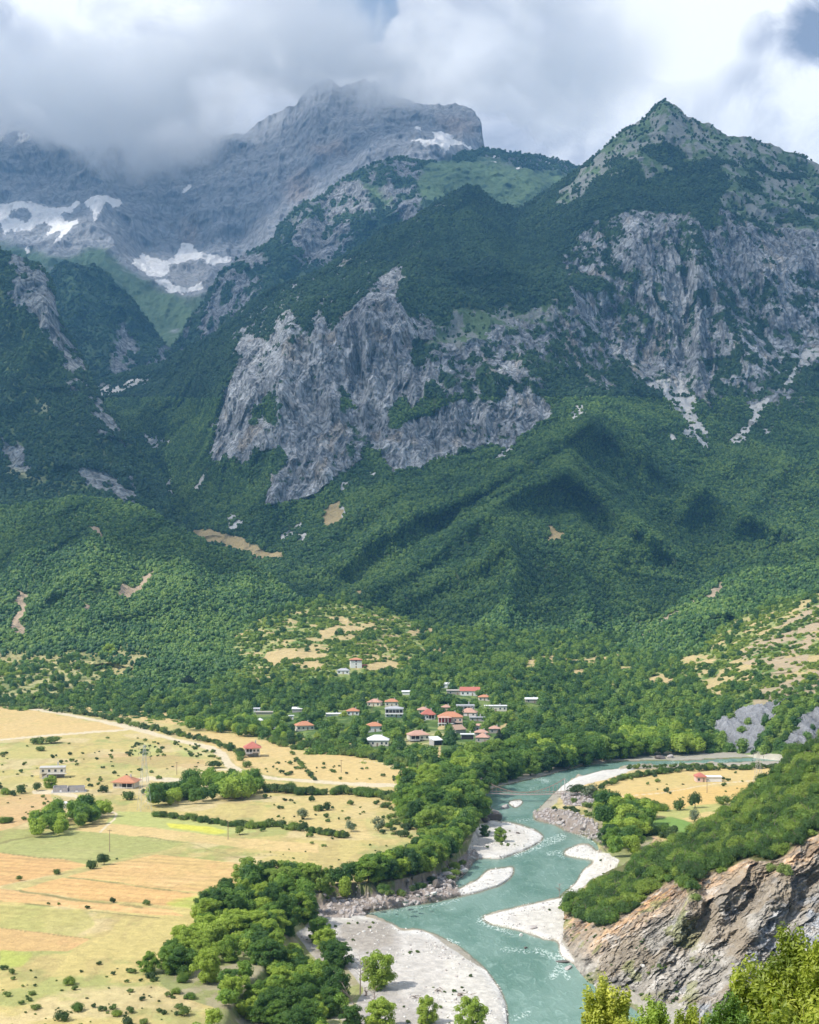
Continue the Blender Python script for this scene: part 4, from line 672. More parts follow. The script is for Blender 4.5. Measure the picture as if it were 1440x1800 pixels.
M_ground = terrain_mat('fields and gravel', (0.35, 2.2), (0.6, 0.2), 0.26)
og = grid_mesh('ground', G.V, M_ground, col); tag(og, kind='structure')
G.gravel = gm; G.grove = 0; G.rock = rkm; G.col = None
log('ground', G.V.shape)

# ---- the river
xr = np.arange(560, 1500, 2.0); yr = np.concatenate([np.arange(1326, 1960, 1.1), 1960*1.02**np.arange(1, 22)])
RXm, RYm = np.meshgrid(xr, yr); Yw = CH*F/(RYm-HOR); Xw = (RXm-720)/F*Yw
keep = blur(wat, 9); km = samp(keep, RXm, RYm) > 0.02
Vw = np.stack([Xw, Yw, 0.02*(fbm(Xw/3, Yw/3, 0, 3, 591)-0.5)], -1)
foam = blank()
for pts, wd in (([(930, 1590), (905, 1600)], 6), ([(786, 1652), (806, 1660)], 5), ([(880, 1668), (930, 1672)], 4), ([(905, 1362), (960, 1372)], 3), ([(955, 1374), (966, 1372)], 4), ([(925, 1388), (945, 1384)], 2), ([(905, 1500), (960, 1480), (990, 1470)], 10), ([(990, 1452), (1050, 1480)], 5), ([(940, 1440), (905, 1442)], 3), ([(850, 1612), (840, 1620), (900, 1640)], 5), ([(640, 1606), (760, 1592), (810, 1580)], 2.5), ([(985, 1700), (1000, 1720)], 6), ([(1180, 1340), (1230, 1343), (1280, 1339)], 2.5), ([(940, 1670), (1000, 1690)], 8), ([(960, 1500), (985, 1498), (990, 1508)], 4), ([(900, 1790), (930, 1780)], 6), ([(970, 1715), (985, 1700)], 10), ([(990, 1660), (980, 1690)], 8)):
    stroke(foam, pts, wd)
foam = blur(foam, 3)
ow = grid_mesh('river', Vw, None, None, attrs={'bank': 1-samp(wat_m, RXm, RYm), 'foam': samp(foam, RXm, RYm), 'near': 1-samp(wat_l, RXm, RYm)}, mask=km[:-1, :-1]); tag(ow, kind='structure')
m, t = new_mat('river water')
pos = t.n('ShaderNodeNewGeometry').outputs['Position']
mp = t.n('ShaderNodeMapping', {'Vector': pos}); mp.inputs['Scale'].default_value = (1.0, 0.35, 1.0); mp.inputs['Rotation'].default_value = (0, 0, 0.25)
bank_a = t.n('ShaderNodeAttribute', attribute_name='bank').outputs['Fac']; foam_a = t.n('ShaderNodeAttribute', attribute_name='foam').outputs['Fac']; near_a = t.n('ShaderNodeAttribute', attribute_name='near').outputs['Fac']
n0 = t.noise(mp.outputs[0], 0.05, 5, 0.6, 0.8); n1 = t.noise(mp.outputs[0], 0.45, 5, 0.62, 1.2); n2 = t.noise(mp.outputs[0], 1.4, 4, 0.6, 0.5)
deep = t.mix(t.ramp(n0, 0.35, 0.65), (0.11, 0.215, 0.168, 1), (0.19, 0.305, 0.255, 1))
deep = t.mix(t.math('MULTIPLY', t.ramp(n1, 0.50, 0.72), 0.55), deep, (0.29, 0.43, 0.37, 1))
shal = t.mix(t.ramp(t.math('MULTIPLY_ADD', t.math('SUBTRACT', n1, 0.5), 0.5, bank_a), 0.16, 0.52), deep, (0.22, 0.205, 0.14, 1))
fo = t.math('MULTIPLY', t.ramp(foam_a, 0.05, 0.6), t.ramp(n2, 0.46, 0.66))
fo = t.math('MAXIMUM', t.math('MULTIPLY', fo, 0.75), t.math('MULTIPLY', t.ramp(n1, 0.66, 0.80), 0.22))
c = t.mix(fo, shal, (0.75, 0.82, 0.79, 1))
b = t.n('ShaderNodeBump', {'Height': n2, 'Distance': 0.10, 'Strength': 0.8}); b2 = t.n('ShaderNodeBump', {'Height': n1, 'Distance': 0.35, 'Strength': 0.8, 'Normal': b.outputs[0]})
p = t.n('ShaderNodeBsdfPrincipled', {'Base Color': c, 'Roughness': t.math('MULTIPLY_ADD', fo, 0.5, 0.22), 'IOR': 1.33, 'Specular IOR Level': 0.35, 'Normal': b2.outputs[0]})
t.n('ShaderNodeOutputMaterial', {0: p.outputs[0]}); ow.data.materials.append(m)

# ---- the eroded bluff across the river with the scrub on top
nt = [(950, 1612), (975, 1606), (990, 1600), (1020, 1584), (1060, 1560), (1110, 1532), (1150, 1506), (1200, 1482), (1250, 1454), (1290, 1430), (1320, 1406), (1350, 1376), (1380, 1346), (1400, 1326), (1440, 1302), (1640, 1190)]
nb = [(950, 1650), (975, 1668), (985, 1685), (1005, 1702), (1050, 1752), (1090, 1770), (1130, 1795), (1250, 1845), (1440, 1900), (1640, 1960)]
nc = [(950, 1618, 525), (990, 1602, 515), (1060, 1560, 520), (1110, 1532, 522), (1200, 1482, 535), (1290, 1430, 550), (1350, 1376, 565), (1440, 1302, 590), (1640, 1190, 640), (1050, 1628, 458), (1100, 1606, 452), (1190, 1550, 452), (1240, 1540, 450), (1310, 1508, 452), (1380, 1500, 446), (1440, 1465, 450), (1640, 1380, 460), (1120, 1565, 480), (1250, 1490, 500), (1350, 1430, 505), (1440, 1380, 515),
      (975, 1660, gy(1660, 0)), (1005, 1694, gy(1694, 0)), (1050, 1744, gy(1744, 0)), (1130, 1784, gy(1784, 0)), (1250, 1832, 380), (1440, 1880, 362), (1640, 1920, 350), (1010, 1640, 470), (1100, 1680, 432), (1200, 1650, 432), (1200, 1740, 408), (1300, 1600, 433), (1300, 1720, 404), (1440, 1580, 428), (1440, 1720, 398), (985, 1685, gy(1685, -3)), (1090, 1775, gy(1775, -3))]
S8 = make_slope('eroded_bluff', 950, 1720, nt, nb, nc, 1.25/Q, row_step=1.0, back=12, back_y=1.03, back_drop=0.12,
    spurs=[([(1225, 1480), (1215, 1580), (1150, 1700)], 12, 9), ([(1310, 1510), (1270, 1600), (1200, 1720)], 7, 7), ([(1400, 1480), (1350, 1580), (1290, 1700), (1250, 1800)], 8, 8), ([(1195, 1552), (1180, 1640), (1110, 1740)], 6, -7), ([(1240, 1535), (1250, 1620), (1180, 1760)], 7, -9), ([(1380, 1500), (1330, 1560), (1270, 1660)], 6, -6), ([(1440, 1540), (1380, 1640), (1320, 1760)], 8, -7), ([(1100, 1610), (1070, 1680), (1050, 1720)], 5, -4)])
scrub = [(940, 1600), (985, 1600), (1010, 1614), (1040, 1620), (1050, 1632), (1070, 1622), (1100, 1602), (1130, 1584), (1150, 1568), (1185, 1542), (1196, 1552), (1212, 1572), (1225, 1555), (1240, 1533), (1270, 1532), (1300, 1514), (1312, 1506), (1330, 1518), (1350, 1514), (1380, 1500), (1400, 1484), (1440, 1462), (1640, 1380), (1755, 1340), (1755, 1100), (1300, 1300), (1000, 1540), (930, 1590)]
wx, wy = warp(S8, 2.5, 7, 601)
sm = blur(polymap(scrub), 2); F8 = sstep(samp(sm, wx, wy), 0.35, 0.65)
u = S8.X-S8.Z*1.1-S8.Y*0.35; v = S8.X*0.6+S8.Z+S8.Y*0.3
ril = ridged(u/9+fbm(S8.X/9, S8.Z/9, S8.Y/9, 3, 3)*1.4, v/30, 0, 6, 611, 0.66); sm2 = ridged(u/1.9+fbm(S8.X/5, S8.Z/5, S8.Y/5, 2, 4), v/5, S8.Y/8, 4, 613, 0.65)
S8.Y -= ((ril-0.42)*8.5+(sm2-0.42)*2.6)*(1-F8*0.85)*sstep(lerp_line(nb, S8.PX)-S8.PY, 12, 40)
S8.Z += (sm2-0.5)*0.8*(1-F8)
edge = lerp_line([(940, 1612), (1010, 1620), (1050, 1632), (1100, 1602), (1150, 1568), (1240, 1535), (1310, 1508), (1380, 1500), (1440, 1462), (1640, 1380)], S8.PX)
dd = S8.PY-edge+14*(fbm(S8.X/9, S8.Z/9, S8.Y/9, 3, 617)-0.5)
n1 = fbm(u/6, v/26, S8.Y/30, 5, 619, 0.6); n2 = fbm(S8.X/2.5, S8.Z/3, S8.Y/3, 4, 621, 0.6)
col = flat(S8.X.shape, (0.385, 0.355, 0.31)); col = mixc(col, (0.64, 0.42, 0.24), sstep(dd, 70, 6)*0.9); col = mixc(col, (0.58, 0.31, 0.14), sstep(dd, 34, 4)*sstep(n1, 0.42, 0.56)*0.8)
shp = samp(blur(polymap([(1200, 1660), (1260, 1560), (1320, 1540), (1440, 1540), (1560, 1540), (1560, 1900), (1200, 1900), (1170, 1780)], [(1190, 1610), (1240, 1600), (1230, 1660), (1190, 1660)]), 12), S8.PX, S8.PY)
col = mixc(col, (0.37, 0.385, 0.41), sstep(n1+0.12*(shp-0.6), 0.50, 0.56)*sstep(dd, 20, 60)*shp*0.95)
col = mixc(col, (0.58, 0.54, 0.49), 0.7*sstep(n2, 0.58, 0.64)); col = mixc(col, (0.13, 0.12, 0.11), 0.7*sstep(n2, 0.43, 0.36)); col = mixc(col, (0.27, 0.24, 0.20), 0.6*sstep(fbm(u/3, v/16, S8.Y/20, 4, 629), 0.52, 0.6)); col = mixc(col, (0.30, 0.24, 0.17), 0.7*sstep(fbm(S8.X/14, S8.Z/8, S8.Y/14, 4, 623), 0.52, 0.62))
col = mixc(col, (0.25, 0.26, 0.10), 0.7*sstep(fbm(S8.X/6, S8.Z/6, S8.Y/6, 4, 627), 0.60, 0.66)*sstep(S8.PX, 1260, 1200))
col = mixc(col, (0.13, 0.13, 0.05), F8)
finish_slope(S8, M_near, col, rock=(1-F8)*sstep(n1, 0.35, 0.6)); S8.F = F8

# ---- the hillside the viewer stands on, falling away out of sight
gx = np.linspace(-420, 560, 240); gyy = np.concatenate([np.linspace(-30, 60, 80), np.linspace(64, 372, 60)])
HX, HY = np.meshgrid(gx, gyy); HZ = np.interp(HY, [-30, 0, 6, 60, 200, 330, 372], [119, 111.3, 109.2, 84, 28, 1.5, -4])+(fbm(HX/9, HY/9, 0, 4, 631)-0.5)*1.6*sstep(HY, 1, 12)
HZ = np.minimum(HZ, np.where(HY > 330, -1.5, 999))
o = grid_mesh('hillside', np.stack([HX, HY, HZ], -1), M_ground, mixc(flat(HX.shape, (0.30, 0.26, 0.14)), (0.14, 0.20, 0.06), sstep(fbm(HX/7, HY/7, 0, 4, 633), 0.42, 0.58))); tag(o, kind='structure')
def near_z(x, y): return float(np.interp(y, [-30, 0, 6, 60, 200, 330, 372], [119, 111.3, 109.2, 84, 28, 1.5, -4]))
# ================================================================== TREES
def leaf_mat(name, dark, mid, light, patch=0.012, trans=0.35, rough=0.75, rnd=0.75):
    """foliage: leaf colour differs from tree to tree and from one part of the wood to another"""
    m, t = new_mat(name)
    pos = t.n('ShaderNodeNewGeometry').outputs['Position']
    r = t.n('ShaderNodeObjectInfo').outputs['Random']
    n = t.noise(pos, patch, 3, 0.55); n2 = t.noise(pos, 0.55, 3, 0.6)
    k = t.math('ADD', t.math('MULTIPLY', t.math('SUBTRACT', r, 0.5), rnd), t.math('MULTIPLY', t.math('SUBTRACT', n, 0.5), 2.3))
    k = t.math('ADD', k, t.math('MULTIPLY_ADD', t.math('SUBTRACT', n2, 0.5), 0.9, 0.5), clamp=True)
    cr = t.n('ShaderNodeValToRGB', {0: k}); cr.color_ramp.elements[0].color = dark+(1,); cr.color_ramp.elements[1].color = light+(1,)
    e = cr.color_ramp.elements.new(0.5); e.color = mid+(1,)
    d = t.n('ShaderNodeBsdfDiffuse', {'Color': cr.outputs[0]}); tr = t.n('ShaderNodeBsdfTranslucent', {'Color': t.mix(0.5, cr.outputs[0], (0.30, 0.42, 0.05, 1), 'MIX')})
    g = t.n('ShaderNodeBsdfGlossy', {'Color': (0.8, 0.85, 0.8, 1), 'Roughness': 0.55})
    a = t.n('ShaderNodeMixShader', {0: trans, 1: d.outputs[0], 2: tr.outputs[0]}); b = t.n('ShaderNodeMixShader', {0: 0.04, 1: a.outputs[0], 2: g.outputs[0]})
    t.n('ShaderNodeOutputMaterial', {0: b.outputs[0]})
    return m
L_wood = leaf_mat('woodland leaves', (0.028, 0.085, 0.020), (0.068, 0.155, 0.028), (0.17, 0.27, 0.046), 0.008, 0.25, rnd=1.0)
L_high = leaf_mat('mountain wood leaves', (0.014, 0.050, 0.022), (0.028, 0.080, 0.028), (0.070, 0.135, 0.038), 0.005, 0.18, rnd=0.9)
L_vale = leaf_mat('valley leaves', (0.036, 0.105, 0.024), (0.095, 0.20, 0.032), (0.23, 0.34, 0.05), 0.012, 0.3, rnd=1.3)
L_bank = leaf_mat('riverside leaves', (0.055, 0.14, 0.020), (0.175, 0.31, 0.034), (0.38, 0.50, 0.06), 0.03, 0.38, rnd=1.7)
L_belt = leaf_mat('dark riverside leaves', (0.042, 0.115, 0.022), (0.12, 0.235, 0.034), (0.27, 0.38, 0.055), 0.02, 0.34, rnd=1.4)
L_scrub = leaf_mat('scrub leaves', (0.045, 0.105, 0.016), (0.11, 0.21, 0.026), (0.24, 0.33, 0.045), 0.05, 0.3, rnd=1.5)
L_hill = leaf_mat('hill scrub leaves', (0.08, 0.16, 0.022), (0.19, 0.30, 0.036), (0.36, 0.44, 0.06), 0.02, 0.32, rnd=1.3)
L_shrub = leaf_mat('field bush leaves', (0.04, 0.078, 0.020), (0.085, 0.145, 0.030), (0.20, 0.27, 0.06), 0.03, 0.2, rnd=1.2)
L_dark = leaf_mat('conifer leaves', (0.012, 0.030, 0.015), (0.020, 0.045, 0.020), (0.03, 0.06, 0.025), 0.05, 0.1)
L_olive = leaf_mat('grey green leaves', (0.12, 0.15, 0.09), (0.17, 0.21, 0.12), (0.24, 0.28, 0.15), 0.05, 0.2)
L_lime = leaf_mat('young yellow-green leaves', (0.14, 0.20, 0.015), (0.34, 0.40, 0.03), (0.62, 0.62, 0.10), 1.2, 0.4, rnd=0.3)  # yellow-green is the leaf colour of these shrubs
def bark_mat(name, a, b):
    m, t = new_mat(name); pos = t.n('ShaderNodeTexCoord').outputs['Object']; n = t.noise(pos, 6, 5, 0.6, 0.5)
    p = t.n('ShaderNodeBsdfPrincipled', {'Base Color': t.mix(n, a+(1,), b+(1,)), 'Roughness': 0.9, 'Normal': t.n('ShaderNodeBump', {'Height': n, 'Distance': 0.03}).outputs[0]}); t.n('ShaderNodeOutputMaterial', {0: p.outputs[0]}); return m
M_bark = bark_mat('bark', (0.10, 0.07, 0.05), (0.22, 0.18, 0.14)); M_dead = bark_mat('dead wood', (0.20, 0.14, 0.11), (0.36, 0.30, 0.26))

def ico(sub):
    bm = bmesh.new(); bmesh.ops.create_icosphere(bm, subdivisions=sub, radius=1.0); V = np.array([v.co[:] for v in bm.verts]); Fc = np.array([[v.index for v in f.verts] for f in bm.faces]); bm.free(); return V, Fc
ICO1, ICO2 = ico(1), ico(2)
def mesh_from(name, V, faces, mat, smooth=False):
    me = bpy.data.meshes.new(name); me.from_pydata(V.tolist() if isinstance(V, np.ndarray) else V, [], faces); me.materials.append(mat)
    me.polygons.foreach_set('use_smooth', [smooth]*len(me.polygons)); me.update(); return me
def crown_shape(seed, lobes=9, spread=(0.32, 0.32, 0.30), lobe_r=(0.20, 0.34), cz=0.60, form='round'):
    r = np.random.default_rng(seed); L = []
    for i in range(lobes):
        a = r.random()*6.283; q = math.sqrt(r.random())
        if form == 'cone': h = r.random(); L.append((0.20*(1-h)*math.cos(a)*q*1.4, 0.20*(1-h)*math.sin(a)*q*1.4, 0.12+0.80*h, 0.19*(1-h)+0.05))
        elif form == 'low': L.append((0.40*q*math.cos(a), 0.40*q*math.sin(a), 0.22+0.30*r.random()*(1-q*0.5), 0.18+0.14*r.random()))
        else:
            h = r.random()*2-1; c = math.sqrt(max(0, 1-h*h*0.8)); L.append((spread[0]*q*c*math.cos(a), spread[1]*q*c*math.sin(a), cz+spread[2]*h, lobe_r[0]+(lobe_r[1]-lobe_r[0])*r.random()*(0.65+0.35*c)))
    return np.array(L), r
def crown_lo(name, seed, mat, sub=1, **kw):
    """crown of a far tree: rounded masses with a broken surface"""
    L, r = crown_shape(seed, **kw); V0, F0 = ICO1 if sub == 1 else ICO2; V = []; Fa = []
    for (x, y, z, rad) in L:
        j = 1+(r.random(len(V0))-0.5)*0.55; V.append(V0*j[:, None]*rad+(x, y, z)); Fa.append(F0+len(V0)*len(Fa))
    return mesh_from(name, np.concatenate(V), np.concatenate(Fa).tolist(), mat)
def crown_leaves(name, seed, mat, n=700, leaf=0.055, inner=0.8, droop=0.2, **kw):
    """crown of a nearer tree: many small leaf sprays carried by rounded masses with gaps between them"""
    L, r = crown_shape(seed, **kw); V0, F0 = ICO1; V = []; Fa = []; off = 0
    for (x, y, z, rad) in L:
        j = 1+(r.random(len(V0))-0.5)*0.5; V.append(V0*j[:, None]*rad*inner+(x, y, z)); Fa += (F0+off).tolist(); off += len(V0)
    w_ = L[:, 3]**2; w_ = w_/w_.sum(); pick = r.choice(len(L), n, p=w_)
    d = r.normal(size=(n, 3)); d /= np.linalg.norm(d, axis=1)[:, None]; d[:, 2] = np.where(d[:, 2] < -0.4, -d[:, 2], d[:, 2])
    c = L[pick, :3]+d*(L[pick, 3]*(0.86+0.30*r.random(n)))[:, None]
    nrm = d+r.normal(size=(n, 3))*0.55; nrm[:, 2] += 0.35; nrm /= np.linalg.norm(nrm, axis=1)[:, None]
    tng = np.cross(nrm, r.normal(size=(n, 3))); tng /= np.linalg.norm(tng, axis=1)[:, None]; bt = np.cross(nrm, tng)
    s = leaf*(0.6+0.8*r.random(n))[:, None]
    q = np.stack([c-tng*s, c-bt*s*0.5+nrm*s*0.15, c+tng*s-np.array([0, 0, droop])*s, c+bt*s*0.5+nrm*s*0.15], 1).reshape(-1, 3)
    V.append(q); Fa += (np.arange(4*n).reshape(n, 4)+off).tolist()
    return mesh_from(name, np.concatenate(V), Fa, mat)

def instancer(name, pts, size, protos, kind='stuff', tilt=0.06, flat_=(0.85, 1.15), rng=RNG):
    """one mass of trees: every point of the mesh carries one of the crown shapes, turned and sized at random"""
    n = len(pts); me = bpy.data.meshes.new(name); me.vertices.add(n); me.vertices.foreach_set('co', np.asarray(pts, np.float32).reshape(-1)); me.update()
    sc = np.empty((n, 3), np.float32); sc[:, :2] = (size*(flat_[0]+(flat_[1]-flat_[0])*rng.random(n)))[:, None]; sc[:, 2] = size*(0.8+0.35*rng.random(n))
    rot = np.zeros((n, 3), np.float32); rot[:, :2] = (rng.random((n, 2))-0.5)*2*tilt; rot[:, 2] = rng.random(n)*6.283
    for k, v in (('tree_scale', sc), ('tree_turn', rot)):
        a = me.attributes.new(k, 'FLOAT_VECTOR', 'POINT'); a.data.foreach_set('vector', v.reshape(-1))
    a = me.attributes.new('tree_kind', 'INT', 'POINT'); a.data.foreach_set('value', rng.integers(0, len(protos), n).astype(np.int32))
    o = bpy.data.objects.new(name, me); link(o)
    ng = bpy.data.node_groups.new('woods', 'GeometryNodeTree'); ng.interface.new_socket('Geometry', in_out='INPUT', socket_type='NodeSocketGeometry'); ng.interface.new_socket('Geometry', in_out='OUTPUT', socket_type='NodeSocketGeometry')
    N = ng.nodes; gi = N.new('NodeGroupInput'); go = N.new('NodeGroupOutput'); ip = N.new('GeometryNodeInstanceOnPoints'); g2i = N.new('GeometryNodeGeometryToInstance')
    for p in reversed(protos):
        oi = N.new('GeometryNodeObjectInfo'); oi.inputs['Object'].default_value = p; oi.inputs['As Instance'].default_value = False; ng.links.new(oi.outputs['Geometry'], g2i.inputs[0])
    ng.links.new(gi.outputs[0], ip.inputs['Points']); ng.links.new(g2i.outputs[0], ip.inputs['Instance']); ip.inputs['Pick Instance'].default_value = True
    for att, typ, sock in (('tree_kind', 'INT', 'Instance Index'), ('tree_turn', 'FLOAT_VECTOR', 'Rotation'), ('tree_scale', 'FLOAT_VECTOR', 'Scale')):
        na = N.new('GeometryNodeInputNamedAttribute'); na.data_type = typ; na.inputs['Name'].default_value = att; ng.links.new(na.outputs[0], ip.inputs[sock])
    ng.links.new(ip.outputs[0], go.inputs[0])
    md = o.modifiers.new('woods', 'NODES'); md.node_group = ng
    tag(o, kind=kind); log(name, n); return o
def proto(me): return bpy.data.objects.new(me.name, me)
LO_high = [proto(crown_lo('crown', 10+i, L_high, lobes=6)) for i in range(4)]
LO_wood = [proto(crown_lo('crown', 20+i, L_wood, lobes=7)) for i in range(5)]
MID_wood = [proto(crown_leaves('crown', 30+i, L_vale, 420, 0.075, lobes=9)) for i in range(5)]
MID_bank = [proto(crown_leaves('crown', 40+i, L_bank, 900, 0.055, lobes=12)) for i in range(5)]
MID_hill = [proto(crown_leaves('crown', 80+i, L_hill, 420, 0.08, lobes=7, form='low')) for i in range(5)]
MID_scrub = [proto(crown_leaves('crown', 50+i, L_scrub, 500, 0.07, lobes=8, form='low')) for i in range(5)]
LOW_shrub = [proto(crown_leaves('crown', 60+i, L_shrub, 260, 0.09, lobes=6, form='low')) for i in range(4)]
def sizes(n, a, b): return a+(b-a)*RNG.random(n)**1.3

def woods(name, S, want, dens, a, b, protos, sink=0.25, sel=None):
    P_, r, c = scatter(S, dens, want, None)
    px, py = proj(P_[:, 0], P_[:, 1], P_[:, 2]); k = (px > -280) & (px < 1700)
    if sel is not None: k &= sel(P_, px, py)
    P_ = P_[k]; s = sizes(len(P_), a, b); P_[:, 2] -= s*sink
    return instancer(name, P_, s, protos)
woods('forest', S2, S2.F, 1/150., 9, 15, LO_high)
hi = np.clip(S3.F*(1-S3.W), 0, 1)
woods('forest', S3, hi, 1/36., 6, 10.5, LO_high, sel=lambda P_, px, py: py < 700)
woods('forest', S3, hi, 1/15., 4.2, 7.6, LO_wood, sel=lambda P_, px, py: py >= 700)
woods('forest', S3, S3.F*S3.W, 1/75., 4, 8, LO_high, sink=0.4)
woods('forest', S4, S4.F, 1/24., 4.5, 9, LO_high)
woods('forest', S5, S5.F, 1/12., 2.8, 6.4, LO_wood)
woods('forest', S6b, S6b.F, 1/14., 3, 6.5, LO_wood)
# ================================================================== BUILDINGS, BRIDGE, PYLONS
def at(px, py):
    """the ground point seen at a photo position, on the plain or on the slope behind it"""
    z = 3.0
    for _ in range(6):
        x, y, _z = unproj(px, py, z) if py > HOR+30 else (0, 3000, 0); z = float(ground_z(np.array([x]), np.array([y]))[0])
    if py > HOR+30: x, y, _z = unproj(px, py, z)
    if py < 1420 and not (px > 880 and py > 1345):
        p7 = on_slope(S7, px, py)
        if p7[2] > z-0.2 and p7[1] > 750: return Vector(p7)
    return Vector((x, y, z))
def plain(name, c, rough=0.8, nz=0.12, scale=1.5, spec=0.2, bump=0.02):
    m, t = new_mat(name); pos = t.n('ShaderNodeTexCoord').outputs['Object']; n = t.noise(pos, scale, 5, 0.6)
    k = t.math('MULTIPLY_ADD', t.math('SUBTRACT', n, 0.5), nz*2.5, 1.0); cc = t.vmath('MULTIPLY', c, t.n('ShaderNodeCombineXYZ', {0: k, 1: k, 2: k}).outputs[0])
    p = t.n('ShaderNodeBsdfPrincipled', {'Base Color': cc, 'Roughness': rough, 'Specular IOR Level': spec, 'Normal': t.n('ShaderNodeBump', {'Height': n, 'Distance': bump}).outputs[0]}); t.n('ShaderNodeOutputMaterial', {0: p.outputs[0]}); return m
def tile_mat(name, c):
    m, t = new_mat(name); pos = t.n('ShaderNodeTexCoord').outputs['Object']; n = t.noise(pos, 1.2, 5, 0.7); wv = t.n('ShaderNodeTexWave', {'Vector': pos, 'Scale': 3.0, 'Distortion': 0.3}); wv.bands_direction = 'Z'
    k = t.math('MULTIPLY_ADD', t.math('SUBTRACT', n, 0.5), 0.7, t.math('MULTIPLY_ADD', wv.outputs['Fac'], 0.16, 0.92)); cc = t.vmath('MULTIPLY', c, t.n('ShaderNodeCombineXYZ', {0: k, 1: k, 2: k}).outputs[0])
    p = t.n('ShaderNodeBsdfPrincipled', {'Base Color': cc, 'Roughness': 0.85, 'Normal': t.n('ShaderNodeBump', {'Height': wv.outputs['Fac'], 'Distance': 0.05}).outputs[0]}); t.n('ShaderNodeOutputMaterial', {0: p.outputs[0]}); return m
B = dict(cream=plain('cream render', (0.72, 0.66, 0.56)), white=plain('white render', (0.80, 0.78, 0.76)), pink=plain('pink render', (0.75, 0.52, 0.44)), rose=plain('pale rose render', (0.74, 0.66, 0.64)), block=plain('bare block wall', (0.42, 0.39, 0.38), nz=0.3), stone=plain('rubble stone', (0.38, 0.35, 0.31), nz=0.4, scale=3),
         orange=tile_mat('orange roof tiles', (0.56, 0.25, 0.14)), red=tile_mat('red roof tiles', (0.52, 0.17, 0.125)), salmon=tile_mat('faded salmon tiles', (0.56, 0.33, 0.25)), grey=plain('grey roof sheet', (0.42, 0.42, 0.44)), pale=plain('pale roof sheet', (0.72, 0.72, 0.72)), brown=tile_mat('brown roof tiles', (0.42, 0.28, 0.20)),
         dark=plain('dark fittings and shade', (0.05, 0.045, 0.045)), glass=plain('window glass', (0.06, 0.07, 0.09), 0.15, 0.0, 1, 0.5, 0), maroon=plain('maroon paint', (0.30, 0.05, 0.06)), conc=plain('concrete', (0.52, 0.50, 0.47)), steel=plain('galvanised steel', (0.46, 0.48, 0.50), 0.5), wood=plain('weathered wood', (0.30, 0.22, 0.16)), rust=plain('rusty steel', (0.34, 0.24, 0.2)),  # dark: painted shade of porches and open fronts, also window bands and insulators
         rockg=plain('grey boulder', (0.42, 0.38, 0.36), 0.9, 0.35, 0.8, 0.2, 0.15), rockd=plain('dark wet boulder', (0.13, 0.11, 0.10), 0.6, 0.4, 0.8, 0.3, 0.15), rockw=plain('white boulder', (0.68, 0.66, 0.62), 0.9, 0.2, 0.8, 0.2, 0.1))
class MB:
    def __init__(s): s.v = []; s.f = []
    def box(s, x0, x1, y0, y1, z0, z1):
        n = len(s.v); s.v += [(x, y, z) for z in (z0, z1) for y in (y0, y1) for x in (x0, x1)]
        s.f += [[n+i for i in q] for q in ((0, 2, 3, 1), (4, 5, 7, 6), (0, 1, 5, 4), (2, 6, 7, 3), (0, 4, 6, 2), (1, 3, 7, 5))]; return s
    def poly(s, pts): n = len(s.v); s.v += [tuple(p) for p in pts]; s.f.append(list(range(n, n+len(pts)))); return s
    def bar(s, a, b, r, r2=None, k=5):
        a = Vector(a); b = Vector(b); d = (b-a).normalized(); u = d.orthogonal().normalized(); w_ = d.cross(u); n = len(s.v); r2 = r if r2 is None else r2
        for p, rr in ((a, r), (b, r2)):
            for i in range(k): t_ = 2*math.pi*i/k; s.v.append(tuple(p+u*math.cos(t_)*rr+w_*math.sin(t_)*rr))
        for i in range(k): s.f.append([n+i, n+(i+1) % k, n+k+(i+1) % k, n+k+i])
        s.f.append([n+i for i in reversed(range(k))]); s.f.append([n+k+i for i in range(k)]); return s
    def hip(s, x0, x1, y0, y1, z0, h, ov=0.5, th=0.14, gable=False):
        x0 -= ov; x1 += ov; y0 -= ov; y1 += ov; W = x1-x0; Dp = y1-y0; n = len(s.v)
        if W >= Dp: k = 0 if gable else Dp/2; r = [(x0+k, (y0+y1)/2, z0+h), (x1-k, (y0+y1)/2, z0+h)]
        else: k = 0 if gable else W/2; r = [((x0+x1)/2, y0+k, z0+h), ((x0+x1)/2, y1-k, z0+h)]
        lo = [(x0, y0), (x1, y0), (x1, y1), (x0, y1)]; s.v += [(x, y, z0) for x, y in lo]+[(x, y, z0-th) for x, y in lo]+r
        for i in range(4): s.f.append([n+i, n+(i+1) % 4, n+4+(i+1) % 4, n+4+i][::-1])
        s.f.append([n+4, n+7, n+6, n+5])
        if W >= Dp: s.f += [[n, n+1, n+9, n+8], [n+2, n+3, n+8, n+9], [n+1, n+2, n+9], [n+3, n, n+8]]
        else: s.f += [[n, n+1, n+8], [n+1, n+2, n+9, n+8], [n+2, n+3, n+9], [n+3, n, n+8, n+9]]
        return s
    def build(s, name, mat, parent=None, smooth=False):
        return link(bpy.data.objects.new(name, mesh_from(name, s.v, s.f, mat, smooth)), parent)
def thing(name, p, rz, label, cat, group=None):
    o = bpy.data.objects.new(name, None); link(o); o.location = p; o.rotation_euler = (0, 0, rz); tag(o, label, cat, group); return o
CLEAR = blank()          # where no tree stands in front of a house
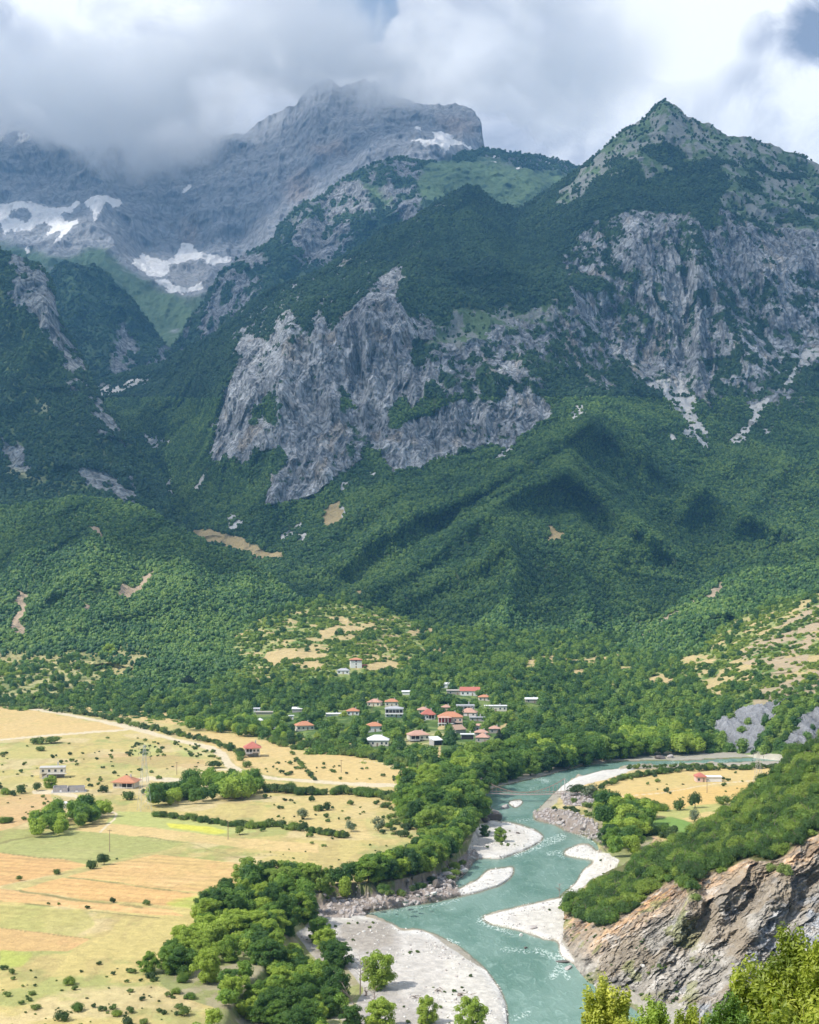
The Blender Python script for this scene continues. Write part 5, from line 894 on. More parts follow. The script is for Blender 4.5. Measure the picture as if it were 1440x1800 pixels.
def house(px, py, wpx, d, h, label, wall='cream', roof='orange', rh=None, form='hip', rz=0.0, floors=1, nwin=3, veranda=None, stilt=0.0, chimney=True, group='houses of the village', clear=14, name='house', cat='house', ov=0.5, annex=None, yoff=0):
    p = at(px, py); w_ = wpx*p.y/F; k_ = 1.12 if group == 'houses of the village' else 1.0; w_ *= k_; h *= k_; rh = rh*k_ if rh else rh; clear *= 1.25; rh = rh if rh is not None else w_*0.16
    t = thing(name, p-Vector((0, 0, 0.3)), rz, label, cat, group)
    z0 = 0.3+stilt; x0, x1, y0, y1 = -w_/2, w_/2, 0.0, d
    body = MB().box(x0, x1, y0, y1, z0-(0.6 if not stilt else 0), z0+h).build('wall', B[wall], t)
    if stilt:
        for k in range(4): MB().box(x0+k*(w_-0.3)/3, x0+k*(w_-0.3)/3+0.3, 0.1, 0.4, -0.5, z0).build('pillar', B['conc'], t)
        MB().box(x0+0.6, x1-0.6, d*0.5, d-0.2, -0.5, z0).build('basement_wall', B['block'], t)
    if form == 'flat': rf = MB().box(x0-ov, x1+ov, y0-ov, y1+ov, z0+h, z0+h+0.28).build('roof', B[roof], t)
    elif form == 'shed': rf = MB().poly([(x0-ov, y0-ov, z0+h), (x1+ov, y0-ov, z0+h), (x1+ov, y1+ov, z0+h+rh), (x0-ov, y1+ov, z0+h+rh)]).poly([(x0-ov, y0-ov, z0+h-0.15), (x0-ov, y1+ov, z0+h+rh-0.15), (x1+ov, y1+ov, z0+h+rh-0.15), (x1+ov, y0-ov, z0+h-0.15)]).poly([(x0-ov, y0-ov, z0+h-0.15), (x1+ov, y0-ov, z0+h-0.15), (x1+ov, y0-ov, z0+h), (x0-ov, y0-ov, z0+h)]).poly([(x0, y0, z0+h-.16), (x0, y1, z0+h-.16), (x0, y1, z0+h+rh-.16)]).poly([(x1, y0, z0+h-.16), (x1, y1, z0+h-.16), (x1, y1, z0+h+rh-.16)]).build('roof', B[roof], t)
    else: rf = MB().hip(x0, x1, y0, y1, z0+h+0.15, rh, ov, gable=form == 'gable').build('roof', B[roof], t)
    if form == 'gable': MB().poly([(x0, y0, z0+h), (x0, y1, z0+h), (x0, (y0+y1)/2, z0+h+rh)]).poly([(x1, y0, z0+h), (x1, y1, z0+h), (x1, (y0+y1)/2, z0+h+rh)]).build('gable_wall', B[wall], t)
    if chimney and form != 'shed' and w_ > 6: MB().box(w_*0.18, w_*0.18+0.7, d*0.5, d*0.5+0.7, z0+h+rh*0.4, z0+h+rh+0.7).build('chimney', B['conc'], rf)
    fh = h/floors; vx0 = None
    if veranda:          # (from, to) as fractions of the front: an open porch on posts
        vx0, vx1 = x0+veranda[0]*w_, x0+veranda[1]*w_; zt = z0+h-0.25
        MB().box(vx0+0.1, vx1-0.1, -0.02, 0.0, z0+0.5, zt-0.2).build('porch_shade', B['dark'], t)  # flat dark panel: the porch's shade painted onto the wall
        MB().box(vx0, vx1, -1.8, -0.02, z0-0.35, z0-0.1).build('porch_floor', B['conc'], t); MB().box(vx0-0.2, vx1+0.2, -2.1, -0.03, zt, zt+0.2).build('porch_roof', B[roof if form != 'flat' else 'conc'], t)
        for k in range(3): MB().bar((vx0+0.15+k*(vx1-vx0-0.3)/2, -1.65, z0-0.1), (vx0+0.15+k*(vx1-vx0-0.3)/2, -1.65, zt), 0.12).build('post', B['white'], t)
        rl = MB(); rl.box(vx0, vx1, -1.75, -1.68, z0+0.75, z0+0.85); [rl.box(vx0+k*0.35, vx0+k*0.35+0.05, -1.74, -1.69, z0-0.1, z0+0.75) for k in range(int((vx1-vx0)/0.35))]; rl.build('railing', B['white'], t)
    for fl in range(floors):
        for k in range(nwin):
            cx = x0+w_*(k+0.5)/nwin; zc = z0+fl*fh+fh*0.52
            if veranda and vx0-0.3 < cx < vx1+0.3: continue
            ww, wh = min(0.6, w_/nwin*0.28), min(0.65, fh*0.24)
            if fl == 0 and k == nwin//2 and not stilt:
                dd_ = MB().box(cx-0.5, cx+0.5, -0.05, 0, z0, z0+2.05).build('door', B['wood'], t); MB().box(cx+0.36, cx+0.42, -0.10, -0.05, z0+0.95, z0+1.1).build('handle', B['steel'], dd_); continue
            f_ = MB().box(cx-ww-0.1, cx+ww+0.1, -0.04, 0, zc-wh-0.1, zc+wh+0.1).build('window', B['white' if wall != 'white' else 'conc'], t); MB().box(cx-ww, cx+ww, -0.06, -0.04, zc-wh, zc+wh).build('pane', B['glass'], f_)
    if annex: annex(t, x0, x1, d, z0, h)
    hp = (h+stilt)*F/p.y; paint(CLEAR, [(px-wpx/2-4, py-3-hp*0.3), (px+wpx/2+4, py-3-hp*0.3), (px+wpx/2+5, py+clear), (px-wpx/2-5, py+clear)])
    cc = (d*F/p.y)*abs(py-HOR)/F
    return t
V_ = 'houses of the village'
def tower_annex(t, x0, x1, d, z0, h):
    MB().box(x0-0.1, x1+0.1, -0.1, d+0.1, z0+h-0.75, z0+h-0.05).build('eaves_band', B['maroon'], t)
    MB().box(x1, x1+4.2, 0.8, d-1, -1.2, z0+2.6).build('porch_wall', B['maroon'], t); MB().box(x1+0.02, x1+4.8, 0.2, d-0.5, z0+2.6, z0+2.85).build('porch_roof', B['red'], t); MB().box(x1, x1+4.0, -2.2, 0.7, -1.6, 0.25).build('terrace', B['white'], t)
house(627, 1174, 18, 8, 6.6, 'tall white three-storey house alone on the hillside above the village, maroon band under its roof', 'white', 'orange', 1.4, floors=3, nwin=1, rz=0.1, annex=tower_annex, clear=10, ov=0.9, chimney=False)
house(604, 1184, 19, 6, 2.6, 'small white hut with a grey hipped roof just below the tall white hillside house', 'white', 'grey', 1.6, nwin=3, clear=10)
house(537, 1285, 28, 9, 2.8, 'orange-roofed house among dark trees at the left end of the village', 'cream', 'orange', 2.3, rz=0.25, nwin=4)
house(620, 1259, 19, 8, 2.6, 'small orange-roofed house beside pale garden strips, left of the white two-storey building', 'white', 'orange', 1.9, nwin=3)
house(657, 1243, 21, 8, 2.7, 'orange-roofed house at the upper left edge of the village with a bare pole beside it', 'cream', 'salmon', 2.2, rz=-0.2)
def twin_annex(t, x0, x1, d, z0, h):
    MB().box(x1, x1+6, 1.5, d, -0.5, z0+h-0.5).build('side_wall', B['block'], t); MB().hip(x1-0.2, x1+6, 1.2, d, z0+h-0.35, 1.3, 0.4).build('side_roof', B['salmon'], t)
house(689, 1243, 21, 8, 3.2, 'cream house with a long stepped salmon roof directly above the white two-storey building', 'cream', 'orange', 1.9, annex=twin_annex)
def balc_annex(t, x0, x1, d, z0, h):
    MB().box(x0+0.3, x1-0.3, -0.06, -0.02, z0+h*0.52, z0+h*0.86).build('window_band', B['dark'], t); MB().box(x0-0.3, x1+0.3, -1.5, -0.07, z0+h*0.36, z0+h*0.44).build('balcony', B['white'], t)
    for k in range(6): MB().box(x0+k*(x1-x0-0.25)/5, x0+k*(x1-x0-0.25)/5+0.25, -1.45, -1.2, z0+h*0.44, z0+h*0.98).build('post', B['white'], t)
house(693, 1263, 28, 8, 5.4, 'bright white two-storey building with a dark ribbon of windows and a grey roof', 'white', 'grey', 1.2, floors=2, nwin=4, annex=balc_annex)
house(755, 1268, 21, 8, 3.2, 'white house with a bright red pyramid roof left of the large pink house', 'white', 'red', 3.2, veranda=(0.45, 0.9), nwin=4, rz=0.1)
def deck_annex(t, x0, x1, d, z0, h):
    MB().box(x0-0.4, x1*0.25, -4.6, -1.9, z0-0.35, z0-0.1).build('deck', B['white'], t); MB().hip(x0+0.2, x1*0.05, -4.2, 0.4, z0+h+0.05, 0.9, 0.4).build('deck_roof', B['salmon'], t)
    for k in range(4): MB().box(x0-0.2+k*2.2, x0+0.1+k*2.2, -4.5, -4.2, -1.2, z0+h).build('post', B['white'], t)
    MB().box(x0+0.3, x1*0.05, -1.95, -1.9, z0+0.6, z0+h-0.4).build('shade_screen', B['maroon'], t)
house(792, 1277, 38, 11, 3.4, 'large pink house with a broad orange hipped roof and a white deck on posts', 'pink', 'orange', 2.9, stilt=1.6, nwin=5, annex=deck_annex, clear=15)
house(745, 1254, 18, 7, 2.4, 'small faded-orange roof half hidden by trees behind the red pyramid roof', 'cream', 'salmon', 1.8, nwin=2, clear=8)
house(659, 1289, 26, 9, 3.3, 'broad light-orange roof with white walls above the grey-roofed house', 'white', 'orange', 2.1, nwin=3, rz=0.15)
house(738, 1303, 32, 9, 2.8, 'low house with a dull red roof and white porch beside the terraced garden', 'cream', 'salmon', 2.3, veranda=(0.05, 0.5), nwin=4, rz=0.2, stilt=0.8)
house(664, 1313, 35, 10, 3.2, 'cream house with a pale grey pyramid roof at the lower edge of the village', 'cream', 'pale', 2.6, nwin=5)
house(819, 1253, 27, 9, 5.2, 'pale rose two-storey house with a flat grey roof and balcony in mid village', 'rose', 'grey', form='flat', floors=2, nwin=3, annex=balc_annex, clear=8)
house(823, 1260, 25, 8, 2.2, 'salmon-roofed annex standing directly in front of the rose two-storey house', 'rose', 'salmon', 2.6, nwin=3, rz=-0.2)
house(826, 1222, 30, 9, 3.2, 'long house with an orange-red gabled roof at the top of the village', 'white', 'red', 2.6, form='gable', nwin=4)
house(851, 1230, 18, 7, 2.4, 'small low orange-roofed house to the right of and below the long gabled house', 'cream', 'orange', 1.5, nwin=3)
house(784, 1208, 14, 6, 3.0, 'small white shed with a pale roof at the very top of the village', 'white', 'pale', 0.8, form='shed', nwin=2, cat='shed', name='shed')
house(798, 1219, 22, 6, 3.0, 'roofless grey stone ruin beside the long gabled house', 'stone', 'stone', 0.5, form='shed', nwin=2, clear=10, name='stone_ruin', cat='ruin')
house(785, 1251, 14, 6, 2.2, 'little orange roof between the red pyramid roof and the rose house', 'pink', 'salmon', 1.6, nwin=2, clear=8)
house(932, 1234, 19, 7, 2.4, 'white-roofed house by itself at the right edge of the village', 'stone', 'pale', 1.0, form='gable', nwin=2)
house(870, 1248, 34, 7, 3.4, 'long cream house behind leafy trees right of the rose house', 'cream', 'pale', 0.8, form='flat', nwin=5, clear=8)
house(838, 1280, 11, 5, 3.0, 'tiny pink shed with a salmon roof below the long grey shed', 'white', 'salmon', 0.9, form='shed', nwin=1, name='shed', cat='shed')
house(838, 1267, 23, 5, 2.2, 'long low grey shed with a flat roof under the rose house', 'block', 'grey', form='flat', nwin=3, name='shed', cat='shed', clear=10)
def open_annex(t, x0, x1, d, z0, h): MB().box(x0+0.4, x1-0.4, -0.06, -0.01, z0, z0+h*0.85).build('opening_shade', B['dark'], t)  # dark sheet on the front, standing in for the shaded interior
house(822, 1299, 20, 6, 2.8, 'open-fronted shed with a flat white roof beneath the large pink house', 'block', 'pale', form='flat', nwin=0, annex=open_annex, name='shed', cat='shed')
house(811, 1289, 18, 6, 2.4, 'old shed with a tilted brown tiled roof just right of the large pink house', 'stone', 'brown', 2.4, form='shed', nwin=0, rz=0.5, name='shed', cat='shed')
house(846, 1303, 20, 7, 2.8, 'lower of two faded salmon-roofed houses at the right of the village', 'stone', 'salmon', 2.2, nwin=2, rz=-0.2)
house(846, 1291, 20, 6, 2.6, 'upper of two faded salmon-roofed houses at the right of the village', 'stone', 'salmon', 1.6, nwin=2, clear=8)
house(868, 1285, 17, 6, 2.6, 'faded salmon roof beside the small bare yellow field', 'stone', 'salmon', 1.6, nwin=2)
house(770, 1310, 15, 6, 2.8, 'lean-to with a tilted white roof over the pale path below the village', 'block', 'pale', 1.6, form='shed', rz=0.5, nwin=0, annex=open_annex, name='shed', cat='shed')
house(522, 1252, 15, 6, 2.2, 'shed with a plain white metal roof on the wooded slope left of the village', 'block', 'pale', 0.9, form='shed', nwin=0, name='shed', cat='shed')
house(482, 1286, 10, 4, 2.2, 'small open white shed just above the hedge left of the village', 'white', 'pale', 0.6, form='shed', nwin=0, annex=open_annex, name='shed', cat='shed')
house(512, 1264, 7, 3, 2.4, 'small white box hut below the white metal roof', 'white', 'pale', form='flat', nwin=1, name='hut', cat='hut')
house(457, 1275, 8, 4, 3.2, 'narrow white hut with a pale roof at the far left of the village', 'white', 'pale', 1.4, nwin=1, name='hut', cat='hut')
house(465, 1256, 26, 6, 1.6, 'pale ruined foundations on the slope at the far left of the village', 'stone', 'stone', 0.2, form='shed', nwin=0, name='stone_ruin', cat='ruin')
house(450, 1253, 9, 4, 2.2, 'small grey-roofed hut beside the ruined foundations', 'white', 'grey', 0.6, form='shed', nwin=1, name='hut', cat='hut')
house(586, 1258, 24, 4, 1.3, 'long low white greenhouse beside a small orange-roofed house', 'white', 'pale', 0.6, form='gable', nwin=0, name='greenhouse', cat='greenhouse', rz=0.1)
house(714, 1220, 12, 5, 2.2, 'little white roof showing in the woods above the village', 'white', 'pale', 0.6, form='shed', nwin=0, name='hut', cat='hut')
Pn = 'buildings standing on the open plain'
house(444, 1331, 26, 9, 2.9, 'square house on concrete pillars with a dusky pink pyramid roof, alone in a dry field', 'rose', 'red', 3.4, stilt=2.4, nwin=4, veranda=(0.05, 0.5), group=Pn, rz=0.12, ov=1.0)
def stair_annex(t, x0, x1, d, z0, h):
    st = MB()
    for k in range(9): st.box(x0+0.5+k*0.38, x0+0.5+(k+1)*0.38, -1.9, -0.7, -0.5, 0.35+k*0.26)
    st.build('stairs', B['conc'], t); MB().box(x0+3.9, x1+1.2, -1.9, -0.02, z0-0.25, z0).build('balcony', B['conc'], t)
house(92, 1368, 43, 8, 2.9, 'unfinished cream house on concrete pillars with a flat roof and outside stairs', 'cream', 'conc', form='flat', stilt=2.5, nwin=4, annex=stair_annex, group=Pn, rz=0.14, ov=0.25)
house(217, 1386, 38, 10, 3.0, 'cream bungalow with a wide orange hipped roof and deep shady porch on the plain', 'cream', 'orange', 2.9, veranda=(0.42, 0.98), nwin=4, group=Pn, rz=-0.1, ov=1.1)
house(119, 1421, 18, 5, 2.2, 'small white flat-roofed shed among dark bushes on the plain', 'white', 'pale', form='flat', nwin=1, group=Pn, rz=0.3, name='shed', cat='shed')
def cap_annex(t, x0, x1, d, z0, h): MB().box(x1-0.2, x1+8.2, 0.5, d-0.5, -0.5, z0+2.5).build('side_wall', B['white'], t); MB().box(x1-0.1, x1+8.6, 0.1, d-0.2, z0+2.5, z0+2.75).build('side_roof', B['pale'], t)
house(1233, 1375, 17, 7, 2.7, 'pink-roofed white farmhouse with a long white wing on the right river plain', 'pink', 'red', 1.8, nwin=2, group=Pn, annex=cap_annex, clear=10)
# the roofless block shell on its slab
p = at(121, 1393); t = thing('unfinished_house', p-Vector((0, 0, 0.2)), 0.17, 'roofless shell of grey block walls on a concrete slab', 'unfinished house', Pn)
MB().box(-8.5, 8.5, -0.8, 8.5, -0.6, 0.45).build('slab', B['conc'], t)
for (a, b, c, d_, hh) in ((-7.6, -4.4, 0, 0.3, 2.3), (-3.4, -0.6, 0, 0.3, 1.8), (0.4, 3.2, 0, 0.3, 2.4), (4.4, 7.6, 0, 0.3, 2.2), (-7.6, -7.3, 0.3, 7.6, 2.3), (7.3, 7.6, 0.3, 7.6, 2.1), (-0.9, -0.6, 0.3, 7.6, 2.0), (-7.3, -1.0, 7.3, 7.6, 2.4), (-0.5, 7.3, 7.3, 7.6, 2.2), (-0.6, 7.3, 4.0, 4.3, 1.9)):
    MB().box(a, b, c, d_, 0.45, 0.45+hh).build('wall', B['block'], t)
paint(CLEAR, [(90, 1380), (150, 1380), (152, 1404), (90, 1404)])

# lattice pylons and poles
def pylon(px, py, h, label, w0=2.3, mat='steel', arms=(0.80, 0.88, 0.96), rz=0.5, th=0.06):
    p = at(px, py); t = thing('pylon', p, rz, label, 'pylon', 'steel lattice pylons'); lv = [0, 0.16, 0.32, 0.48, 0.62, 0.74, 0.86, 1.0]; wd = [w0*(1-z)**1.1+0.35 for z in lv]
    C4 = [(-1, -1), (1, -1), (1, 1), (-1, 1)]
    for sx, sy in C4:
        m_ = MB(); [m_.bar((sx*wd[i], sy*wd[i], lv[i]*h), (sx*wd[i+1], sy*wd[i+1], lv[i+1]*h), th, k=4) for i in range(len(lv)-1)]; m_.build('leg', B[mat], t)
    m_ = MB()
    for i in range(len(lv)-1):
        for q in range(4):
            a, b = C4[q], C4[(q+1) % 4]; m_.bar((a[0]*wd[i], a[1]*wd[i], lv[i]*h), (b[0]*wd[i+1], b[1]*wd[i+1], lv[i+1]*h), th*0.6, k=3); m_.bar((b[0]*wd[i], b[1]*wd[i], lv[i]*h), (a[0]*wd[i+1], a[1]*wd[i+1], lv[i+1]*h), th*0.6, k=3)
    m_.build('bracing', B[mat], t)
    for z in arms:
        w_ = 2.6+3.0*(1-z); ar = MB().bar((-w_, 0, z*h), (w_, 0, z*h), th, k=4); ar.bar((-w_, 0, z*h), (0, 0, z*h+0.9), th*0.6, k=3).bar((w_, 0, z*h), (0, 0, z*h+0.9), th*0.6, k=3); ao = ar.build('cross_arm', B[mat], t)
        for s_ in (-1, 1): MB().bar((s_*w_*0.95, 0, z*h), (s_*w_*0.95, 0, z*h-1.1), 0.09, k=4).build('insulator', B['dark'], ao)
    return t
pylon(254, 1425, 30, 'tall grey lattice pylon standing in the fields left of the river'); pylon(1333, 1388, 19, 'shorter pale lattice pylon on the plain right of the river', w0=2.0, mat='conc', rz=0.2)
def pole(px, py, h, label, mat='wood', arm=True):
    p = at(px, py); t = thing('utility_pole', p, 0.4, label, 'pole', 'poles of the field power line'); MB().bar((0, 0, -0.5), (0, 0, h), 0.17, 0.10, 6).build('pole', B[mat], t)
    if arm: MB().box(-0.9, 0.9, -0.06, 0.06, h-0.5, h-0.36).build('cross_arm', B[mat], t)
for a in ((193, 1497, 8.5, 'thin pole in the green field beyond two round trees'), (401, 1476, 8.0, 'thin pole at the end of the green strip with a dark bush at its foot'), (653, 1252, 8, 'bare pale pole beside the orange-roofed house at the upper left of the village'), (1243, 1394, 7, 'thin pole in the dry field right of the river'), (600, 1358, 7, 'pole in the dry field under the village'), (311, 1362, 7, 'pole beside the small dirt track on the plain')): pole(*a)

# suspension footbridge
p0 = Vector(unproj(846, 1393, 4.2)); p1 = Vector(unproj(993, 1394, 4.2)); L_ = (p1-p0).length; t = thing('footbridge', p0, math.atan2(p1.y-p0.y, p1.x-p0.x), 'narrow suspension footbridge over the turquoise river', 'bridge')
dk = MB(); N_ = 44
for i in range(N_):
    za = -0.7*math.sin(math.pi*i/N_); zb = -0.7*math.sin(math.pi*(i+1)/N_); a = L_*i/N_; b = L_*(i+1)/N_-0.05
    n = len(dk.v); dk.v += [(a, -0.7, za), (b, -0.7, zb), (b, 0.7, zb), (a, 0.7, za), (a, -0.7, za-0.34), (b, -0.7, zb-0.34), (b, 0.7, zb-0.34), (a, 0.7, za-0.34)]; dk.f += [[n, n+1, n+2, n+3], [n+7, n+6, n+5, n+4], [n, n+4, n+5, n+1], [n+3, n+2, n+6, n+7], [n+1, n+5, n+6, n+2], [n, n+3, n+7, n+4]]
dk.build('deck', plain('grey deck boards', (0.44, 0.36, 0.33)), t)
def cab(u_): return 6.2*(2*u_-1)**2+0.9-0.7*math.sin(math.pi*u_)
for s_ in (-1, 1):
    m_ = MB(); [m_.bar((L_*i/20, s_*0.75, cab(i/20)), (L_*(i+1)/20, s_*0.75, cab((i+1)/20)), 0.11, k=4) for i in range(20)]; m_.build('main_cable', B['rust'], t)
    m_ = MB(); [m_.bar((L_*i/22, s_*0.75, -0.7*math.sin(math.pi*i/22)), (L_*i/22, s_*0.75, cab(i/22)), 0.06, k=3) for i in range(1, 22)]; [m_.bar((L_*i/22, s_*0.75, 0.95-0.7*math.sin(math.pi*i/22)), (L_*(i+1)/22, s_*0.75, 0.95-0.7*math.sin(math.pi*(i+1)/22)), 0.08, k=3) for i in range(22)]; m_.build('hangers', B['rust'], t)
for x in (0, L_):
    m_ = MB()
    for s_ in (-1, 1): m_.bar((x, s_*0.95, -4.5), (x, s_*0.8, 7.2), 0.22, 0.15, 6); m_.bar((x, s_*0.75, 7.0), (x+(7 if x else -7), s_*0.75, -1.0), 0.06, k=4)
    m_.bar((x, -0.8, 6.9), (x, 0.8, 6.9), 0.12).bar((x, -0.85, 3.5), (x, 0.85, 3.5), 0.09).build('tower', B['conc'], t)
MB().box(L_, L_+9, -0.8, 0.8, -0.5, -0.05).build('ramp', B['conc'], t)

# ---- boulders, driftwood and dead wood
ROCKS = []
for i in range(6):
    V0, F0 = ICO2; r = np.random.default_rng(700+i); q = V0.copy()
    for k in range(9): nrm = r.normal(size=3); nrm /= np.linalg.norm(nrm); dd_ = q@nrm; lim_ = 0.55+0.3*r.random(); q -= np.maximum(dd_-lim_, 0)[:, None]*nrm
    q += r.normal(size=q.shape)*0.018; ROCKS.append((q, F0))
def boulder(px, py, s, label, mat='rockg', k=0, sc=(1, 1, 0.7), sink=0.25, rz=0.0, group='boulders by the river', z=None, tilt=0.0):
    P_ = Vector(unproj(px, py, z)) if z is not None else at(px, py); q, F0 = ROCKS[k % 6]
    o = link(bpy.data.objects.new('boulder', mesh_from('boulder', q*s, F0.tolist(), B[mat]))); o.scale = sc; o.rotation_euler = (tilt, tilt*0.5, rz); o.location = P_+Vector((0, 0, s*sc[2]*(1-2*sink))); tag(o, label, 'boulder', group); return o
BL = [(888, 1428, 3.4, 'large pale slab of rock leaning beside the river below the footbridge', 'rockg', 0, (1.1, 0.8, 1.0)), (902, 1426, 2.6, 'dark grey slab behind the large pale slab by the river', 'rockd', 1, (1.2, 0.8, 0.7)), (868, 1441, 3.8, 'big dark rock at the water edge under the riverside trees', 'rockd', 2, (1.2, 0.9, 0.7)), (852, 1444, 3.0, 'dark rock left of the big dark rock under the trees', 'rockd', 3, (1.2, 0.9, 0.7)), (870, 1431, 2.0, 'tan rock above the big dark rock', 'rockg', 4, (1.2, 0.9, 0.8)),
      (767, 1560, 2.3, 'dark pointed boulder between the rocky bank and the gravel spit', 'rockd', 5, (1.2, 0.9, 0.9)), (783, 1540, 1.9, 'pale boulder pile on the rocky bank', 'rockg', 0, (1.5, 1, 0.8)), (800, 1536, 1.5, 'pale grey boulder right of the boulder pile', 'rockg', 1, (1.4, 1, 0.6)), (815, 1532, 1.6, 'flat pale boulder at the shallow pool', 'rockw', 2, (1.4, 1, 0.5)), (762, 1572, 1.2, 'small white boulder on the rock shelf', 'rockw', 3, (1.4, 1, 0.6)),
      (924, 1667, 0.7, 'small black boulder breaking the rapids in mid river', 'rockd', 4, (1.3, 0.9, 0.6)), (916, 1645, 0.75, 'single white boulder in the shallows off the right gravel bar', 'rockw', 5, (1, 1, 0.8)), (938, 1632, 1.1, 'grey boulder at the edge of the right gravel bar', 'rockg', 0, (1.2, 1, 0.7)), (988, 1691, 1.7, 'flat dark slab in the water under the bluff', 'rockd', 1, (1.5, 0.8, 0.25)), (999, 1702, 1.5, 'second flat slab in the water just below the dark one', 'rockg', 2, (1.6, 0.8, 0.25)), (1010, 1709, 0.7, 'small dark rock at the foot of the bluff', 'rockd', 3, (1.2, 1, 0.5)),
      (1130, 1698, 0.8, 'round white boulder stuck in the eroded bluff', 'rockw', 4, (1, 1, 0.9)), (826, 1747, 0.6, 'white stone beside the puddle on the lower gravel bar', 'rockw', 5, (1.2, 1, 0.7)), (911, 1465, 0.9, 'dark stone on the upper gravel bar', 'rockd', 0, (1.2, 1, 0.6)), (1100, 1322, 2.2, 'grey boulder on the far river bank under trees', 'rockg', 1, (1.4, 1, 0.8)), (1160, 1334, 2.4, 'dark boulder on the far river bank', 'rockd', 2, (1.5, 1, 0.7)), (1178, 1332, 2.2, 'pale boulder beside the dark one on the far river bank', 'rockg', 3, (1.5, 1, 0.7))]
for b_ in BL:
    water = b_[0] in (924, 916, 988, 999)
    if b_[0] == 1130: q = on_slope(S8, 1130, 1698); o = boulder(1130, 1698, b_[2], b_[3], b_[4], b_[5], b_[6], 0.25, z=0); o.location = Vector(q)
    else: boulder(*b_[:7], sink=0.3, rz=b_[0]*1.3, z=0.0 if water else None, tilt=0.15)
r = np.random.default_rng(9)
for i in range(46):    # loose blocks fallen along the rocky banks
    c = [(r.uniform(640, 835), None), (r.uniform(960, 1060), None)][i % 4 == 3][0]
    yb = np.interp(c, [640, 720, 760, 800, 835], [1606, 1592, 1578, 1556, 1520])-r.uniform(0, 16) if c < 900 else np.interp(c, [960, 1000, 1060], [1440, 1452, 1474])+r.uniform(-8, 4)
    boulder(c, yb, r.uniform(0.5, 1.3), 'loose grey block fallen among the rocks of the left bank' if c < 900 else 'loose grey block on the layered rock point below the footbridge', 'rockg' if r.random() < 0.65 else 'rockd', int(r.integers(6)), (1.3, 1, 0.7), 0.3, r.uniform(0, 6), 'loose blocks of the left bank' if c < 900 else 'loose blocks of the rock point', tilt=r.uniform(-.3, .3))
def branchy(name, p, h, label, cat, seed, mat=M_dead, lean=0.0, n=12, group=None, r0=0.22):
    r = np.random.default_rng(seed); t = thing(name, p, 0, label, cat, group); pts = [Vector((0, 0, -0.3))]; m_ = MB()
    for i in range(6): q = pts[-1]+Vector((lean*h/6+r.normal()*0.12, r.normal()*0.12, h/6)); m_.bar(pts[-1], q, r0*(1-i/7), r0*(1-(i+1)/7), 6); pts.append(q)
    m_.build('trunk', mat, t); b_ = MB()
    for i in range(n):
        k = r.integers(2, 6); a = pts[k]+(pts[k+1]-pts[k])*r.random(); an = r.random()*6.28; ln = h*(0.18+0.22*r.random()); mid = a+Vector((math.cos(an), math.sin(an), 0.7))*ln*0.5; e_ = mid+Vector((math.cos(an+0.5), math.sin(an+0.5), 0.9))*ln*0.5
        b_.bar(a, mid, r0*0.35, r0*0.2, 4).bar(mid, e_, r0*0.2, r0*0.05, 4).bar(mid, mid+Vector((math.cos(an-0.8), math.sin(an-0.8), 0.5))*ln*0.4, r0*0.15, r0*0.04, 3)
    b_.build('branches', mat, t); return t
branchy('dead_tree', at(633, 1748), 9.5, 'tall bare dead tree beside the gravel bar', 'dead tree', 1, n=10); branchy('dead_tree', at(655, 1772), 6.0, 'shorter bare dead trunk just right of the tall dead tree', 'dead tree', 2, lean=0.1, n=8)
branchy('dead_tree', at(642, 1750), 2.6, 'broken reddish stump between the two dead trees', 'dead tree', 3, n=5, r0=0.4); branchy('dead_tree', at(636, 1790), 8.0, 'leaning dead trunk low down in front of the tall dead tree', 'dead tree', 4, lean=-0.5, n=8)
branchy('bare_bush', at(984, 1578), 5.0, 'bare brown leafless bush on the tip of the bluff', 'bare bush', 5, n=26, r0=0.12)
for px, py, s_ in ((774, 1742, 1.6), (728, 1755, 1.8), (812, 1751, 2.2)):
    P_ = at(px, py); rr = np.random.default_rng(px); m_ = MB()
    for i in range(7): a = Vector((rr.normal()*s_*0.5, rr.normal()*s_*0.4, 0.15+0.3*rr.random())); d_ = Vector((rr.normal(), rr.normal(), 0.25*rr.normal())).normalized()*s_; m_.bar(a, a+d_, 0.14, 0.05, 5)
    o = m_.build('driftwood', M_dead); o.location = P_; tag(o, {774: 'small tangle of driftwood in the middle of the lower gravel bar', 728: 'driftwood at the left side of the lower gravel bar', 812: 'driftwood beside the puddle on the lower gravel bar'}[px], 'driftwood')
log('buildings')

# ================================================================== TREES AND BUSHES ONE BY ONE
def trunk_mesh(name, seed, h0=0.55, r0=0.035, limbs=5, mat=None):
    r = np.random.default_rng(seed); m_ = MB(); a = Vector((0, 0, -0.05)); pts = [a]
    for i in range(4): b = a+Vector((r.normal()*0.012, r.normal()*0.012, h0/4+0.02)); m_.bar(a, b, r0*(1-i*0.16), r0*(1-(i+1)*0.16), 7); a = b; pts.append(a)
    for i in range(limbs): q = pts[2+i % 3]; an = i*2.4+r.random(); m_.bar(q, q+Vector((math.cos(an)*0.22, math.sin(an)*0.22, 0.22)), r0*0.45, r0*0.15, 5)
    return mesh_from(name, m_.v, m_.f, mat or M_bark)
BIG = [crown_leaves('crown', 100+i, L_bank, 7000, 0.024, lobes=58+i, inner=0.62, lobe_r=(0.065, 0.14), spread=(0.40, 0.40, 0.42), cz=0.51) for i in range(5)]
BELT = [crown_leaves('crown', 105+i, L_belt, 4800, 0.027, lobes=36+i, inner=0.66, lobe_r=(0.07, 0.16), spread=(0.42, 0.42, 0.40), cz=0.52) for i in range(4)]
